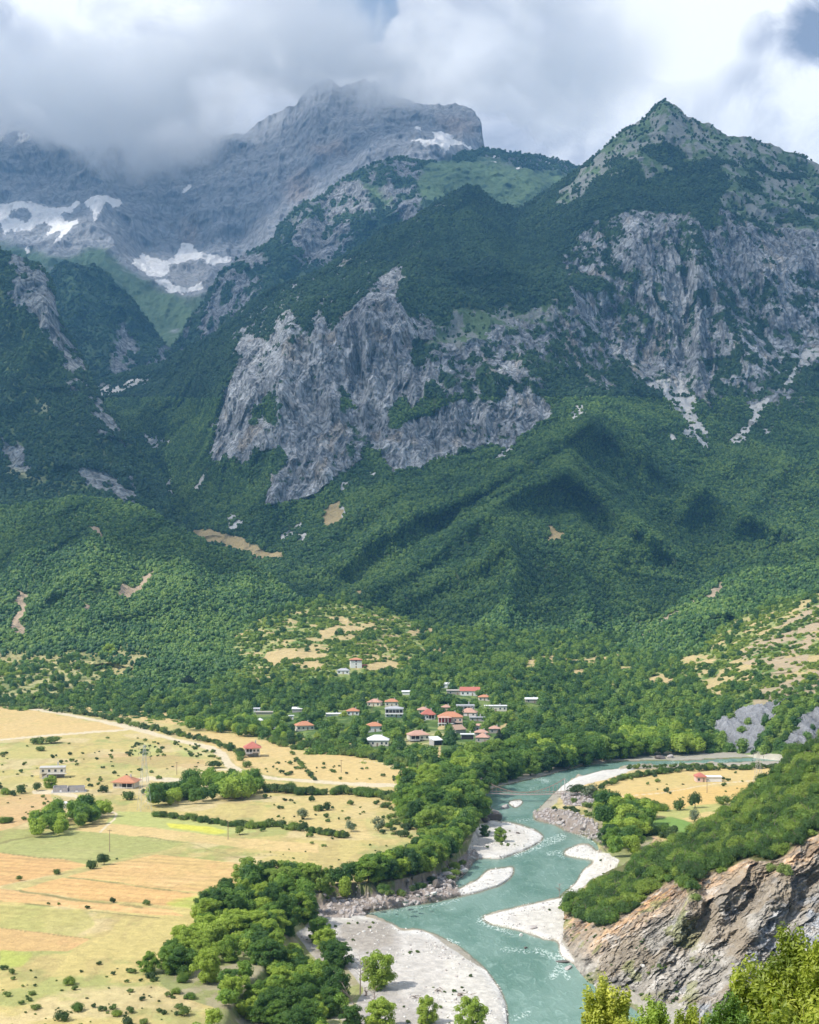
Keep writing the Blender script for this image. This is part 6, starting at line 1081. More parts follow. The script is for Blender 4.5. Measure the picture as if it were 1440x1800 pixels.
SCR = [crown_leaves('crown', 110+i, L_scrub, 3200, 0.030, lobes=20, inner=0.62, form='low') for i in range(4)]
BSH = [crown_leaves('foliage', 120+i, L_shrub, 700, 0.055, lobes=8, inner=0.7, form='low') for i in range(4)]
CON = [crown_leaves('crown', 130+i, L_dark, 1500, 0.035, lobes=16, inner=0.8, form='cone', droop=0.5) for i in range(2)]
OLV = [crown_leaves('crown', 140+i, L_olive, 900, 0.045, lobes=8, inner=0.6) for i in range(2)]
TRK = [trunk_mesh('trunk', 150+i) for i in range(3)]; STM = [trunk_mesh('stem', 160+i, 0.25, 0.03, 3) for i in range(2)]
TREE_N = [0]
def tree(P_, h, w_, label, group, crowns=BIG, name='leafy_tree', cat='tree', part='crown', stems=TRK, sub='trunk'):
    k = TREE_N[0]; TREE_N[0] += 1; t = bpy.data.objects.new(name, None); COL.objects.link(t); t.location = P_; t.rotation_euler = (0, 0, (k*2.399) % 6.283); t.scale = (w_, w_, h); tag(t, label, cat, group)
    c = bpy.data.objects.new(part, crowns[k % len(crowns)]); COL.objects.link(c); c.parent = t
    s_ = bpy.data.objects.new(sub, stems[k % len(stems)]); COL.objects.link(s_); s_.parent = t
    return t
def bush(P_, s_, label, group, crowns=BSH): return tree(P_, s_*RNG.uniform(0.9, 1.3), s_*RNG.uniform(0.85, 1.15), label, group, crowns, 'bush', 'bush', 'foliage', STM, 'stem')
SINGLE = [  # base px, py, height px, width px, crowns, label
    (664, 1737, 62, 56, BIG, 'large rounded tree standing alone on the lower gravel bar'), (505, 1640, 66, 52, BIG, 'tall narrow tree at the upper tip of the gravel bar'), (532, 1622, 54, 60, BIG, 'round tree joined to the right side of the tall narrow tree'), (562, 1655, 42, 40, BIG, 'uppermost tree of the short row on the gravel bar'), (573, 1672, 40, 40, BIG, 'second tree of the short row on the gravel bar'), (584, 1690, 38, 40, BIG, 'third tree of the short row on the gravel bar'), (597, 1700, 44, 50, BIG, 'lowest and widest tree of the short row on the gravel bar'),
    (588, 1760, 58, 54, BIG, 'bright green tree at the edge of the gravel below the short row'), (466, 1712, 62, 68, BIG, 'broad grey-green domed tree in the middle of the grove'), (366, 1728, 60, 50, BIG, 'bright tree at the lower left edge of the grove'), (545, 1748, 52, 54, BIG, 'round tree right of the middle of the grove'), (752, 1800, 48, 34, BIG, 'small upright tree at the bottom edge right of the dead trees'), (828, 1812, 56, 56, BIG, 'dark green tree at the bottom tip of the gravel bar'), (668, 1810, 56, 54, BIG, 'dark green tree at the bottom edge under the dead trees'), (618, 1808, 40, 40, BIG, 'small tree at the bottom edge beside the footpath'),
    (183, 1520, 20, 18, BSH, 'darkest round tree at the corner of the green field'), (160, 1527, 17, 16, BSH, 'round dark tree just left of the darkest one'), (190, 1166, 34, 30, BIG, 'broad tree standing out at the foot of the wooded hill'), (878, 1480+0, 26, 22, BIG, 'small tree on the upper gravel bar'), (852, 1470, 20, 17, BIG, 'little tree at the water end of the upper gravel bar'),
    (1195, 1424, 20, 18, BSH, 'left of two dark round trees in the right-bank field'), (1222, 1420, 26, 18, BSH, 'right and taller of two dark round trees in the right-bank field'), (1271, 1414, 16, 20, BSH, 'round tree near the scrub at the right-bank field'), (1221, 1444, 18, 20, OLV, 'grey-green tree on the low field right of the river'), (1036, 1404, 24, 32, OLV, 'grey-green tree beside the footbridge tower'), (1016, 1398, 18, 30, BSH, 'dark bush at the foot of the footbridge tower'), (1050, 1406, 18, 16, BSH, 'dark upright bush right of the bridge approach'), (700, 1235, 17, 9, CON, 'dark narrow conifer in the woods above the village'), (875, 1297, 20, 8, CON, 'dark spindly conifer beside the salmon-roofed houses'), (787, 1293, 22, 5, CON, 'slim cypress in front of the large pink house'),
    (311, 1216, 18, 14, CON, 'smaller of two dark conifers at the edge of the plain'), (330, 1215, 26, 24, CON, 'larger of two dark conifers at the edge of the plain'), (224, 1398+8, 17, 20, BSH, 'dark round bush below the orange-roofed bungalow'), (377, 1350, 12, 24, BSH, 'wide dark bush beside the bend of the dirt road'), (532, 1440, 18, 22, OLV, 'sparse grey tree in the dry field left of the river'), (665, 1460, 20, 24, OLV, 'grey olive tree at the right end of the hedgerow'), (617, 1462, 18, 18, OLV, 'grey bush-like tree in the low hedgerow'), (575, 1424, 14, 12, BSH, 'dark round bush in the dry field left of the riverside wood'), (558, 1426, 12, 10, BSH, 'smaller dark round bush left of its neighbour in the dry field'),
    (420, 1467, 16, 14, BSH, 'bright green bush by the end of the yellow strip'), (99, 1537, 11, 12, BSH, 'yellow-green bush on the field margin'), (34, 1548, 9, 10, BSH, 'thin bush at the left end of the field margin'), (182, 1395-2, 14, 12, BSH, 'small tree left of the orange-roofed bungalow'), (90, 1385, 22, 24, BIG, 'leafy tree in front of the unfinished cream house'), (38, 1395, 18, 15, BSH, 'dark bush left of the roofless block shell'), (65, 1390, 14, 14, BSH, 'bush between the left edge and the roofless block shell'), (68, 1308, 13, 20, BSH, 'left one of the joined dark bushes on the dry plain'), (90, 1306, 12, 28, BSH, 'right one of the joined dark bushes on the dry plain'), (70, 1320, 9, 16, BSH, 'green bush below the joined dark bushes')]
for px, py, hp, wp, cr_, lb_ in SINGLE:
    P_ = at(px, py); k = P_.y/F; h = hp*k*1.04; w_ = wp*k*(1.12 if cr_ is not BSH else 1.25)
    if cr_ is CON: w_ *= 2.2
    sk_ = 0.15
    if cr_ is BIG: w_ *= 1.15; sk_ = 0.12*h
    if cr_ is BSH: h *= 1.35
    nm = 'bush' if cr_ is BSH and 'bush' in lb_ else 'conifer' if cr_ is CON else 'leafy_tree'
    tree(P_-Vector((0, 0, sk_)), h*1.08, w_, lb_, None, cr_, nm, 'bush' if nm == 'bush' else 'tree', *(('foliage', STM, 'stem') if nm == 'bush' else ('crown', TRK, 'trunk')))
ZONES = [  # base outline, spacing m, height range m, group, label, prototypes for the mass, kind
    ([(258, 1712), (330, 1662), (345, 1610), (410, 1575), (480, 1570), (540, 1582), (525, 1620), (490, 1650), (500, 1690), (560, 1720), (610, 1745), (605, 1775), (570, 1800), (560, 1870), (340, 1880), (390, 1762), (320, 1738)], 4.0, (3.0, 8.2), 'trees of the grove', 'leafy bright green tree in the dense grove left of the lower gravel bar', 'big'),
    ([(400, 1570), (560, 1584), (660, 1574), (745, 1550), (790, 1512), (815, 1480), (835, 1462), (815, 1450), (780, 1470), (740, 1505), (700, 1530), (640, 1545), (560, 1558), (420, 1556)], 3.9, (5.5, 9.5), 'trees on the rocky bank', 'dark green tree in the belt along the top of the rocky left bank', 'big'),
    ([(780, 1470), (835, 1462), (850, 1440), (846, 1405), (858, 1386), (918, 1369), (985, 1355), (1060, 1340), (1090, 1332), (1040, 1322), (960, 1322), (880, 1335), (810, 1352), (760, 1385), (715, 1400), (705, 1440), (735, 1475)], 7.4, (9, 15), 'riverside plane trees', 'tall spreading tree in the riverside wood beside the footbridge', 'big'),
    ([(1050, 1425), (1095, 1424), (1150, 1440), (1140, 1465), (1120, 1480), (1110, 1505), (1085, 1515), (1068, 1490), (1052, 1462)], 5.2, (5.5, 9), 'trees on the right bank', 'dark green tree in the clump on the right bank below the dry field', 'big'),
    ([(1085, 1334), (1240, 1326), (1235, 1308), (1100, 1304)], 7.0, (8, 13), 'trees on the far bank', 'bright green tree on the far bank above the river bend', 'big'),
    ([(250, 1420), (290, 1404), (330, 1390), (400, 1378), (450, 1372), (464, 1384), (456, 1402), (400, 1412), (330, 1414)], 5.2, (5.5, 8.5), 'trees of the field copse', 'dark green tree in the copse between the dirt road and the fields', 'big'),
    ([(42, 1462), (78, 1444), (102, 1430), (112, 1414), (150, 1416), (190, 1432), (180, 1446), (100, 1470), (50, 1475)], 5.0, (4.5, 7.5), 'trees of the shed copse', 'dark green tree in the copse around the small white shed', 'big'),
    ([(312, 1284), (380, 1268), (440, 1276), (520, 1300), (500, 1306), (440, 1298), (380, 1288)], 6.0, (5, 8), 'trees of the upper copse', 'dark green tree in the belt below the village woods', 'big'),
    ([(985, 1606), (1060, 1562), (1110, 1534), (1200, 1484), (1300, 1432), (1360, 1372), (1400, 1332), (1440, 1306), (1470, 1300), (1470, 1450), (1400, 1484), (1310, 1508), (1190, 1548), (1100, 1600), (1050, 1628), (1010, 1612)], 3.0, (2.4, 5.0), 'scrub on the bluff', 'dense green scrub tree on top of the eroded bluff', 'scrub')]
def line_pts(pts, step, jit): 
    out = []
    for (a, b) in zip(pts[:-1], pts[1:]):
        n = max(1, int(math.hypot(b[0]-a[0], b[1]-a[1])/step))
        for i in range(n): u_ = (i+RNG.random())/n; out.append((a[0]+(b[0]-a[0])*u_+RNG.normal()*jit, a[1]+(b[1]-a[1])*u_+RNG.normal()*jit*0.35))
    return out
cands = []
sol = blank()
for px, py, hp, wp, cr_, lb_ in SINGLE: paint(sol, [(px-wp*0.35, py-5), (px+wp*0.35, py-5), (px+wp*0.35, py+4), (px-wp*0.35, py+4)])
for zi, (poly, sp_, hr, grp, lb_, kd) in enumerate(ZONES):
    m = blank(); paint(m, poly); c4 = np.array([at(x, y)[:] if kd != 'scrub' else tuple(on_slope(S8, x, y)) for x, y in poly])
    if kd == 'scrub':
        P_, _, _ = scatter(S8, 1/(sp_*sp_*0.62), S8.F, None); pts = P_[P_[:, 0]/P_[:, 1]*F+720 < 1700]
    else:
        x0, y0 = c4[:, 0].min(), c4[:, 1].min(); x1, y1 = c4[:, 0].max(), c4[:, 1].max(); n = int((x1-x0)*(y1-y0)/(sp_*sp_*0.72)); q = np.stack([x0+(x1-x0)*RNG.random(n), y0+(y1-y0)*RNG.random(n)], 1); pts = []
        zz_ = ground_z(q[:, 0], q[:, 1])
        for (x, y), z in zip(q, zz_):
            px, py = proj(x, y, z)
            if samp(m, np.array([px]), np.array([py]))[0] > 0.5 and samp(sol, np.array([px]), np.array([py]))[0] < 0.5 and samp(wat_s, np.array([px]), np.array([py]))[0] < 0.3:
                pts.append(tuple(at(px, py)) if py < 1400 else (x, y, z))
        pts = np.array(pts)
    # keep a natural minimum spacing
    keep_ = []; cell = {}
    for i in RNG.permutation(len(pts)):
        p = pts[i]; c = (int(p[0]//sp_), int(p[1]//sp_)); ok = True
        for dx in (-1, 0, 1):
            for dy in (-1, 0, 1):
                for j in cell.get((c[0]+dx, c[1]+dy), ()):
                    if (pts[j][0]-p[0])**2+(pts[j][1]-p[1])**2 < (sp_*0.72)**2: ok = False
        if ok: cell.setdefault(c, []).append(i); keep_.append(i)
    for i in keep_:
        p = pts[i]; h = hr[0]+(hr[1]-hr[0])*RNG.random(); px, py = proj(*p)
        if kd == 'scrub' and py > 1790: continue
        if zi == 0 and vn(p[0]/13, p[1]/13, 3.3, 5)[()] < 0.33: continue
        if zi in (5, 6) and RNG.random() < 0.3: continue
        if samp(CLEAR, np.array([px]), np.array([py]))[0] > 0.5: continue
        vis = h*F/p[1]*(1.0 if -40 < px < 1480 else 0.001)
        cands.append((vis, zi, tuple(p), h))
cands.sort(reverse=True); chosen = []; rest = []
quota = {'big': 262, 'scrub': 300}
for c in cands:
    kd = ZONES[c[1]][5]
    if quota[kd] > 0 and c[0] > 1: quota[kd] -= 1; chosen.append(c)
    elif c[0] > 0: rest.append(c)
for vis, zi, p, h in chosen:
    z = ZONES[zi]; scb = z[5] == 'scrub'
    tree(Vector(p)-Vector((0, 0, 0.2)), h*(1.35 if scb else 1), h*(RNG.uniform(1.1, 1.5) if scb else RNG.uniform(0.95, 1.3)), z[4], z[3], SCR if scb else (BIG if zi in (0, 4) or RNG.random() < 0.4 else BELT), 'scrub_tree' if scb else 'leafy_tree', 'shrub' if scb else 'tree')
for nm, kd, pr in (('riverside_wood', 'big', MID_bank), ('scrub_thicket', 'scrub', MID_scrub)):
    rs = [c for c in rest if ZONES[c[1]][5] == kd]
    if rs: instancer(nm, np.array([c[2] for c in rs])-np.array([0, 0, 0.3]), np.array([c[3]*1.15 for c in rs]), pr)
log('zones', len(chosen), len(rest))
# hedgerows and bushes of the plain
HEDGES = [([(50, 1230), (110, 1226), (200, 1226), (310, 1226), (350, 1228)], 5.5, 2, (3.5, 6)), ([(150, 1214), (165, 1209), (250, 1214), (290, 1214)], 6, 1.5, (3, 5)), ([(-10, 1240), (40, 1243), (120, 1252), (190, 1264), (260, 1282), (330, 1298), (380, 1308), (410, 1322), (432, 1342), (440, 1352)], 5.5, 2.5, (3, 5)), ([(470, 1392), (560, 1398), (600, 1396), (680, 1402), (710, 1412)], 7, 2.5, (3.5, 5.5)), ([(278, 1436), (330, 1440), (380, 1448), (440, 1456), (480, 1452), (560, 1466), (610, 1474)], 5.5, 2.5, (2, 3.6)), ([(515, 1325), (522, 1340), (545, 1362), (556, 1374)], 5, 1.2, (2, 3)), ([(470, 1304), (520, 1316), (560, 1312), (600, 1326), (660, 1334), (740, 1350), (800, 1356)], 6, 3, (3.5, 6)),
          ([(1050, 1388), (1100, 1368), (1160, 1360), (1220, 1354), (1300, 1352), (1400, 1350)], 5.5, 2.5, (2.2, 4.2)), ([(1100, 1352), (1200, 1348), (1270, 1347)], 9, 1, (2, 3)), ([(1110, 1415), (1140, 1420), (1170, 1426)], 6, 2, (3, 4.5)), ([(0, 1448), (20, 1444)], 7, 2, (2, 4)), ([(-20, 1332), (20, 1325)], 8, 2, (2, 3.4)), ([(460, 1405), (560, 1410)], 22, 6, (1.5, 3)), ([(230, 1392), (245, 1396), (350, 1405)], 9, 4, (3, 5)), ([(-20, 1385), (30, 1400)], 10, 4, (2.5, 4)), ([(980, 1420), (1050, 1436), (1040, 1424), (1000, 1410)], 8, 5, (1.5, 3.5)), ([(1130, 1468), (1180, 1462), (1170, 1480)], 8, 5, (3, 5)), ([(290, 1705), (330, 1720), (320, 1730)], 8, 3, (1.8, 3)), ([(560, 1740), (590, 1790), (550, 1790)], 12, 8, (2, 3.5)), ([(640, 1560), (700, 1578), (780, 1545), (820, 1515)], 10, 6, (1.5, 3.5)), ([(848, 1490), (870, 1480), (900, 1490)], 14, 8, (0.6, 1.5))]
hp_ = []
HN = ['far hedge at the foot of the wooded hill', 'short upper hedge behind the far hedge', 'hedge lining the upper side of the dirt road', 'hedge crossing the middle fields towards the riverside wood', 'low hedgerow beside the yellow-green strip', 'thin hedge running down the dry field below the village', 'thicket edge between village woods and dry field', 'hedge between the right-bank field and the river', 'bush line on the far edge of the right-bank gravel', 'bush line above the green patch on the right bank', 'small bush group at the left edge below the shell house', 'small bush group at the left edge near the road', 'scattered bushes below the middle hedge', 'bushes around the orange-roofed bungalow', 'bushes at the left edge by the unfinished houses', 'bushes on the rock point by the footbridge', 'bushes beside the bare path on the right bank', 'bushes at the left tip of the grove', 'bushes beside the footpath at the bottom of the grove', 'bushes among the rocks of the left bank', 'weeds and bushes on the upper gravel bar']
for hi_, (pts, st, jt, (a, b)) in enumerate(HEDGES):
    for (x, y) in line_pts(pts, st, jt):
        if samp(wat_s, np.array([x]), np.array([y]))[0] < 0.2: hp_.append((x, y, a+(b-a)*RNG.random(), 'hedge%d' % hi_))
def scat(poly, n, a, b, g):
    m = blank(); paint(m, poly); q = np.array(poly); k = 0
    while k < n:
        x = RNG.uniform(q[:, 0].min(), q[:, 0].max()); y = RNG.uniform(q[:, 1].min(), q[:, 1].max())
        if samp(m, np.array([x]), np.array([y]))[0] > 0.5: hp_.append((x, y, a+(b-a)*RNG.random()**2, g)); k += 1
scat([(0, 1300), (230, 1290), (390, 1345), (370, 1365), (250, 1395), (0, 1395)], 75, 0.8, 2.6, 'dry'); scat([(225, 1308), (280, 1306), (295, 1330), (225, 1332)], 30, 1.2, 2.4, 'dry'); scat([(300, 1302), (370, 1315), (385, 1335), (330, 1330)], 30, 1.2, 2.4, 'dry')
scat([(440, 1330), (690, 1355), (740, 1380), (440, 1360)], 40, 0.8, 2.6, 'mid'); scat([(470, 1400), (700, 1420), (690, 1500), (560, 1490), (450, 1460)], 45, 0.8, 2.8, 'mid'); scat([(640, 1385), (700, 1410), (740, 1470), (690, 1480)], 40, 1.5, 4, 'mid'); scat([(400, 1500), (700, 1480), (640, 1540), (420, 1540)], 20, 0.5, 1.2, 'mid')
scat([(0, 1700), (240, 1690), (330, 1750), (330, 1810), (0, 1810)], 70, 0.35, 1.5, 'low'); scat([(130, 1236), (420, 1250), (300, 1270), (160, 1256)], 6, 1, 2, 'far'); scat([(1060, 1370), (1340, 1356), (1340, 1400), (1100, 1410)], 26, 0.8, 2.6, 'right'); scat([(0, 1400), (100, 1400), (80, 1440), (0, 1450)], 16, 0.8, 2, 'dry')
for x, y, s_ in ((20, 1712, 1.6), (56, 1749, 1.6), (52, 1760, 1.2), (63, 1774, 1.8), (123, 1731, 2.2), (136, 1777, 2.4), (109, 1794, 2.6), (233, 1710, 1.5), (266, 1720, 1.9), (309, 1747, 1.7), (334, 1756, 2.3), (206, 1786, 1.9), (228, 1780, 1.7), (325, 1786, 2.5), (225, 1802, 2.2), (254, 1800, 2.0), (195, 1587, 2.0), (257, 1591, 1.6), (155, 1597, 1.4), (205, 1511, 0.8), (103, 1590, 0.8), (86, 1590, 0.8)): hp_.append((x, y, s_, 'low' if y > 1650 else 'mid'))
LB = dict( dry=('bushes of the upper left plain', 'small bush dotting the dry plain round the unfinished houses'), mid=('bushes of the middle fields', 'small bush in the dry golden fields between village and riverside wood'), low=('bushes of the lower left pasture', 'small dark bush in the pale grass at the lower left of the valley'), far=('bushes of the far field', 'tiny bush in the tan field behind the dirt road'), right=('bushes of the right field', 'small bush in the dry field right of the river'))
LB.update({'hedge%d' % i: (n_, 'green bush in the '+n_ if 'bush' not in n_ else 'one bush of the '+n_) for i, n_ in enumerate(HN)})
hp_ = [(x, y, s_, g, at(x, y)) for x, y, s_, g in hp_ if samp(CLEAR, np.array([x]), np.array([y]))[0] < 0.5]
hp_.sort(key=lambda c: -c[2]/c[4].y); small = []
for i, (x, y, s_, g, P_) in enumerate(hp_):
    if i < 262 and -10 < x < 1450: bush(P_-Vector((0, 0, 0.1*s_)), s_*1.25, LB[g][1], LB[g][0], BSH if RNG.random() < 0.6 else SCR)
    else: small.append((P_, s_))
instancer('low_bushes', np.array([p[:] for p, _ in small]), np.array([s_*1.3 for _, s_ in small]), LOW_shrub)
log('bushes', len(hp_))
# village trees and the scrub of the valley side
cm = samp(CLEAR, S7.PX, S7.PY); F7 = S7.F*(1-sstep(cm, 0.2, 0.6)); vil = samp(blur(polymap([(440, 1235), (520, 1215), (640, 1200), (760, 1180), (960, 1170), (1240, 1230), (1250, 1290), (1080, 1335), (900, 1372), (780, 1360), (600, 1325), (470, 1290)]), 8), S7.PX, S7.PY)
hl = samp(blur(polymap([(380, 1120), (600, 1050), (720, 1085), (760, 1130), (720, 1180), (600, 1200), (480, 1215), (360, 1190)], [(1180, 1134), (1290, 1095), (1440, 1042), (1560, 1000), (1560, 1240), (1440, 1215), (1330, 1230), (1250, 1230), (1200, 1180)]), 8), S7.PX, S7.PY)
big = F7*(1-hl*0.95)
woods('village_wood', S7, big*vil, 1/46., 4.5, 9.5, MID_wood+MID_hill[:2]); woods('forest', S7, big*(1-vil), 1/32., 4, 9, MID_wood+MID_hill[:2])
terr = sstep(vn(S7.X/60, S7.Y/60, S7.Z/3.4, 5), 0.42, 0.5)
woods('hill_scrub', S7, F7*hl*(0.35+0.65*terr), 1/14., 2.2, 5.0, MID_hill, sink=0.1)
woods('hill_scrub', S7, np.clip(F7*S7.lawn, 0, 1)*0.7, 1/30., 2.5, 5, MID_hill, sink=0.1)
# bushes clinging to the bluff face
bf = sstep(fbm(S8.X/8, S8.Z/8, S8.Y/8, 3, 71), 0.58, 0.66)*(1-S8.F)*sstep(S8.PY, 1500, 1560)*samp(blur(polymap([(985, 1610), (1250, 1560), (1260, 1700), (1200, 1790), (1040, 1740)], [(1220, 1750), (1290, 1740), (1270, 1800), (1210, 1810)]), 8), S8.PX, S8.PY)
woods('bluff_scrub', S8, bf, 1/9., 0.5, 1.3, LOW_shrub)
for px, py, s_ in ((1263-40, 1578, 3.0), (1378, 1540, 4.6), (1358, 1530, 3.2)):
    q = on_slope(S8, px, py); bush(Vector(q)-Vector((0, 0, 0.5)), s_, {1223: 'dark bush clinging to the upper part of the bluff', 1378: 'wide olive bush overhanging the bluff above a dark hollow', 1358: 'small bush at the rim of the bluff left of the overhanging one'}[px], None)

# ---- stones and cobbles of the gravel bars
PB = [proto(mesh_from('stone', ROCKS[i][0], ROCKS[i][1].tolist(), B[('rockw', 'rockg', 'rockw')[i]])) for i in range(3)]
G.bar = G.gravel*(1-0.6*samp(blur(sand, 4), G.PX, G.PY))*sstep(G.Z, -0.3, 0.05)*(0.15+1.2*sstep(fbm(G.X/9, G.Y/12, 0, 3, 701), 0.42, 0.6))*(G.PY < 1850)
P_, _, _ = scatter(G, 0.5, np.clip(G.bar+0.6*sstep(samp(wat_l, G.PX, G.PY), 0.25, 0.5)*G.gravel*sstep(G.Z, -0.35, 0), 0, 2)*sstep(G.PY, 1385, 1400), None)
instancer('river_stones', P_, 0.08+0.34*RNG.random(len(P_))**4, PB, tilt=1.0, flat_=(0.9, 1.5)); P_, _, _ = scatter(G, 0.25, G.rock*(G.PY > 1395), None); instancer('bank_rubble', P_, 0.3+0.9*RNG.random(len(P_))**2.5, [proto(mesh_from('stone', ROCKS[i][0], ROCKS[i][1].tolist(), B['rockg'])) for i in (3, 4, 5)], tilt=1.0)
wd_ = G.gravel*sstep(fbm(G.X/6, G.Y/9, 0, 3, 703), 0.60, 0.68)*(samp(wat_l, G.PX, G.PY) < 0.35)*(G.PY > 1395)*(G.PY < 1850)
woods('gravel_weeds', G, wd_, 0.035, 0.4, 1.3, LOW_shrub, sink=0.05)
gr_ = sstep(fb, 0.50, 0.6)*(G.PY > 1640)*(G.PX < 420)*(1-G.gravel)*(1-G.rock)
P_, _, _ = scatter(G, 0.9, gr_*(samp(wat_l, G.PX, G.PY) < 0.05)*(G.PY < 1850), None)
# ---- shrubs close to the viewer
NEARC = []
def near_crown(name, seed, mat, n=5200, lobes=26, leaf=0.022, form='tall'):
    """close shrub: upright shoots, each wrapped in small leaves"""
    r = np.random.default_rng(seed); V = []; k = 0; nl = n//lobes
    for i in range(lobes):
        a = r.random()*6.283; q = 0.34*math.sqrt(r.random()); b0 = np.array([q*0.35*math.cos(a), q*0.35*math.sin(a), 0.1]); tip = np.array([q*1.15*math.cos(a), q*1.15*math.sin(a), 0.22+0.78*r.random()**1.1*(1-q*0.9)])
        u_ = (0.45+0.6*r.random(nl))[:, None]; c = b0+(tip-b0)*u_; rad = 0.105*(1.25-0.6*u_); d = r.normal(size=(nl, 3)); d /= np.linalg.norm(d, axis=1)[:, None]; c = c+d*rad
        nrm = d+r.normal(size=(nl, 3))*0.6+np.array([0, 0, 0.5]); nrm /= np.linalg.norm(nrm, axis=1)[:, None]; tg = np.cross(nrm, r.normal(size=(nl, 3))); tg /= np.linalg.norm(tg, axis=1)[:, None]; bt = np.cross(nrm, tg); s_ = (leaf*(0.6+0.7*r.random(nl)))[:, None]
        V.append(np.stack([c-tg*s_, c-bt*s_*0.42+nrm*s_*0.1, c+tg*s_, c+bt*s_*0.42+nrm*s_*0.1], 1).reshape(-1, 3))
    V = np.concatenate(V); return mesh_from(name, V, np.arange(len(V)).reshape(-1, 4).tolist(), mat)
def near_stems(seed):
    r = np.random.default_rng(seed); m_ = MB()
    for i in range(14): a = r.random()*6.283; q = 0.34*math.sqrt(r.random()); m_.bar((0.02*math.cos(a), 0.02*math.sin(a), -0.1), (q*0.35*math.cos(a), q*0.35*math.sin(a), 0.12), 0.014, 0.011, 5).bar((q*0.35*math.cos(a), q*0.35*math.sin(a), 0.12), (q*math.cos(a), q*math.sin(a), 0.7+0.2*r.random()), 0.010, 0.003, 4)
    return mesh_from('stem', m_.v, m_.f, M_bark)
FG = [  # crown top (px, py), distance, crown width px, label, mat
    (1066, 1722, 26, 88, 'bright yellow-green bush near the viewer at the river edge of the view', L_lime), (1148, 1757, 27, 70, 'dark-stemmed green bush near the viewer right of the first bright one', L_bank), (1215, 1768, 25, 66, 'low yellow-green bush near the viewer between its taller neighbours', L_lime), (1330, 1690, 22, 120, 'broad yellow-green bush near the viewer at the foot of the bluff', L_lime), (1392, 1632, 21, 110, 'tallest of the yellow-green bushes near the viewer', L_lime), (1448, 1655, 20, 100, 'yellow-green bush near the viewer at the right edge', L_lime), (1280, 1760, 20, 80, 'small green bush tucked below the broad yellow-green one', L_bank), (1400, 1740, 17, 150, 'low leafy bush nearest to the viewer in the lower right corner', L_lime), (1100, 1790, 24, 40, 'little sprig of bush near the viewer low at the edge', L_lime)]
for i, (px, py, Y, wp, lb_, mt) in enumerate(FG):
    top = Vector(((px-720)/F*Y, Y, CH+(HOR-py)/F*Y)); zb = near_z(top.x, Y); h = max(top.z-zb, 1.2)+0.2; w_ = wp*Y/F*1.2
    t = thing('near_bush', (top.x, Y, zb-0.1), i*1.3, lb_, 'bush', 'bushes close to the viewer')
    hc = min(h, w_*1.55)
    c = link(bpy.data.objects.new('foliage', near_crown('foliage', 300+i, mt, 15000, 74, 0.040)), t); c.scale = (w_, w_, hc); c.location = (0, 0, h-hc)
    me = c.data; co = np.empty(len(me.vertices)*3, np.float32); me.vertices.foreach_get('co', co); q = co.reshape(-1, 4, 3); ce = q.mean(1, keepdims=True); me.vertices.foreach_set('co', (ce+(q-ce)*np.array([1, 1, w_/hc])).reshape(-1).astype(np.float32)); me.update()
    s_ = link(bpy.data.objects.new('stem', near_stems(320+i)), t); s_.scale = (w_, w_, h)
log('near bushes')
# ================================================================== AIR AND CLOUDS
def lump_slab(name, x0, x1, y0, y1, z0, z1, mat, n=70, seed=0, amp=160):
    """a closed, billowing body, added out of view to shade the slopes"""
    gx = np.linspace(x0, x1, n); gy_ = np.linspace(y0, y1, n); X, Y = np.meshgrid(gx, gy_); u_ = (X-x0)/(x1-x0)*2-1; v_ = (Y-y0)/(y1-y0)*2-1
    e_ = np.clip(1-np.maximum(np.abs(u_), np.abs(v_))**6, 0, 1); bl = fbm(X/420, Y/420, 0, 4, seed)
    zm = (z0+z1)/2; top = zm+e_*((z1-z0)/2+amp*(bl-0.4)); bot = zm-e_*((z1-z0)/2+amp*0.5*(fbm(X/300, Y/300, 3, 3, seed+4)-0.5))
    wob = 260*(fbm(X/500, Y/500, 5, 3, seed+9)-0.5)*2; X = X+wob*np.sign(u_)*np.abs(u_)**4; Y = Y+wob*np.sign(v_)*np.abs(v_)**4
    me_v = np.concatenate([np.stack([X, Y, top], -1).reshape(-1, 3), np.stack([X, Y, bot], -1).reshape(-1, 3)]); k = n*n; i = np.arange(k).reshape(n, n)
    q = np.stack([i[:-1, :-1], i[:-1, 1:], i[1:, 1:], i[1:, :-1]], -1).reshape(-1, 4); f = np.concatenate([q, q[:, ::-1]+k]); sd_ = []
    rim = list(i[0, :])+list(i[1:, -1])+list(i[-1, :-1][::-1])+list(i[1:-1, 0][::-1]); rim.append(rim[0]); sd_ = [[a+0, a+k, b+k, b+0] for a, b in zip(rim[:-1], rim[1:])]
    o = link(bpy.data.objects.new(name, mesh_from(name, me_v, f.tolist()+[[int(x) for x in r_] for r_ in sd_], mat, True))); return tag(o, kind='stuff')
m, t = new_mat('overhead shade slab'); pos = t.n('ShaderNodeNewGeometry').outputs['Position']  # surface of the added cloud, partly see-through so its shade is patchy
n1 = t.noise(pos, 0.0016, 4, 0.55); d = t.n('ShaderNodeBsdfDiffuse', {'Color': (0.9, 0.9, 0.92, 1)}); tl = t.n('ShaderNodeBsdfTranslucent', {'Color': (0.9, 0.9, 0.92, 1)}); tp_ = t.n('ShaderNodeBsdfTransparent')
a = t.n('ShaderNodeMixShader', {0: 0.55, 1: d.outputs[0], 2: tl.outputs[0]}); b = t.n('ShaderNodeMixShader', {0: t.ramp(n1, 0.36, 0.56, 0.20, 0.60), 1: tp_.outputs[0], 2: a.outputs[0]}); t.n('ShaderNodeOutputMaterial', {0: b.outputs[0]})
lump_slab('shade_cloud', -4600, 1200, 640, 7300, 2900, 3200, m, seed=4)  # unseen overhead cloud, added and shaped to throw shade on the mountains

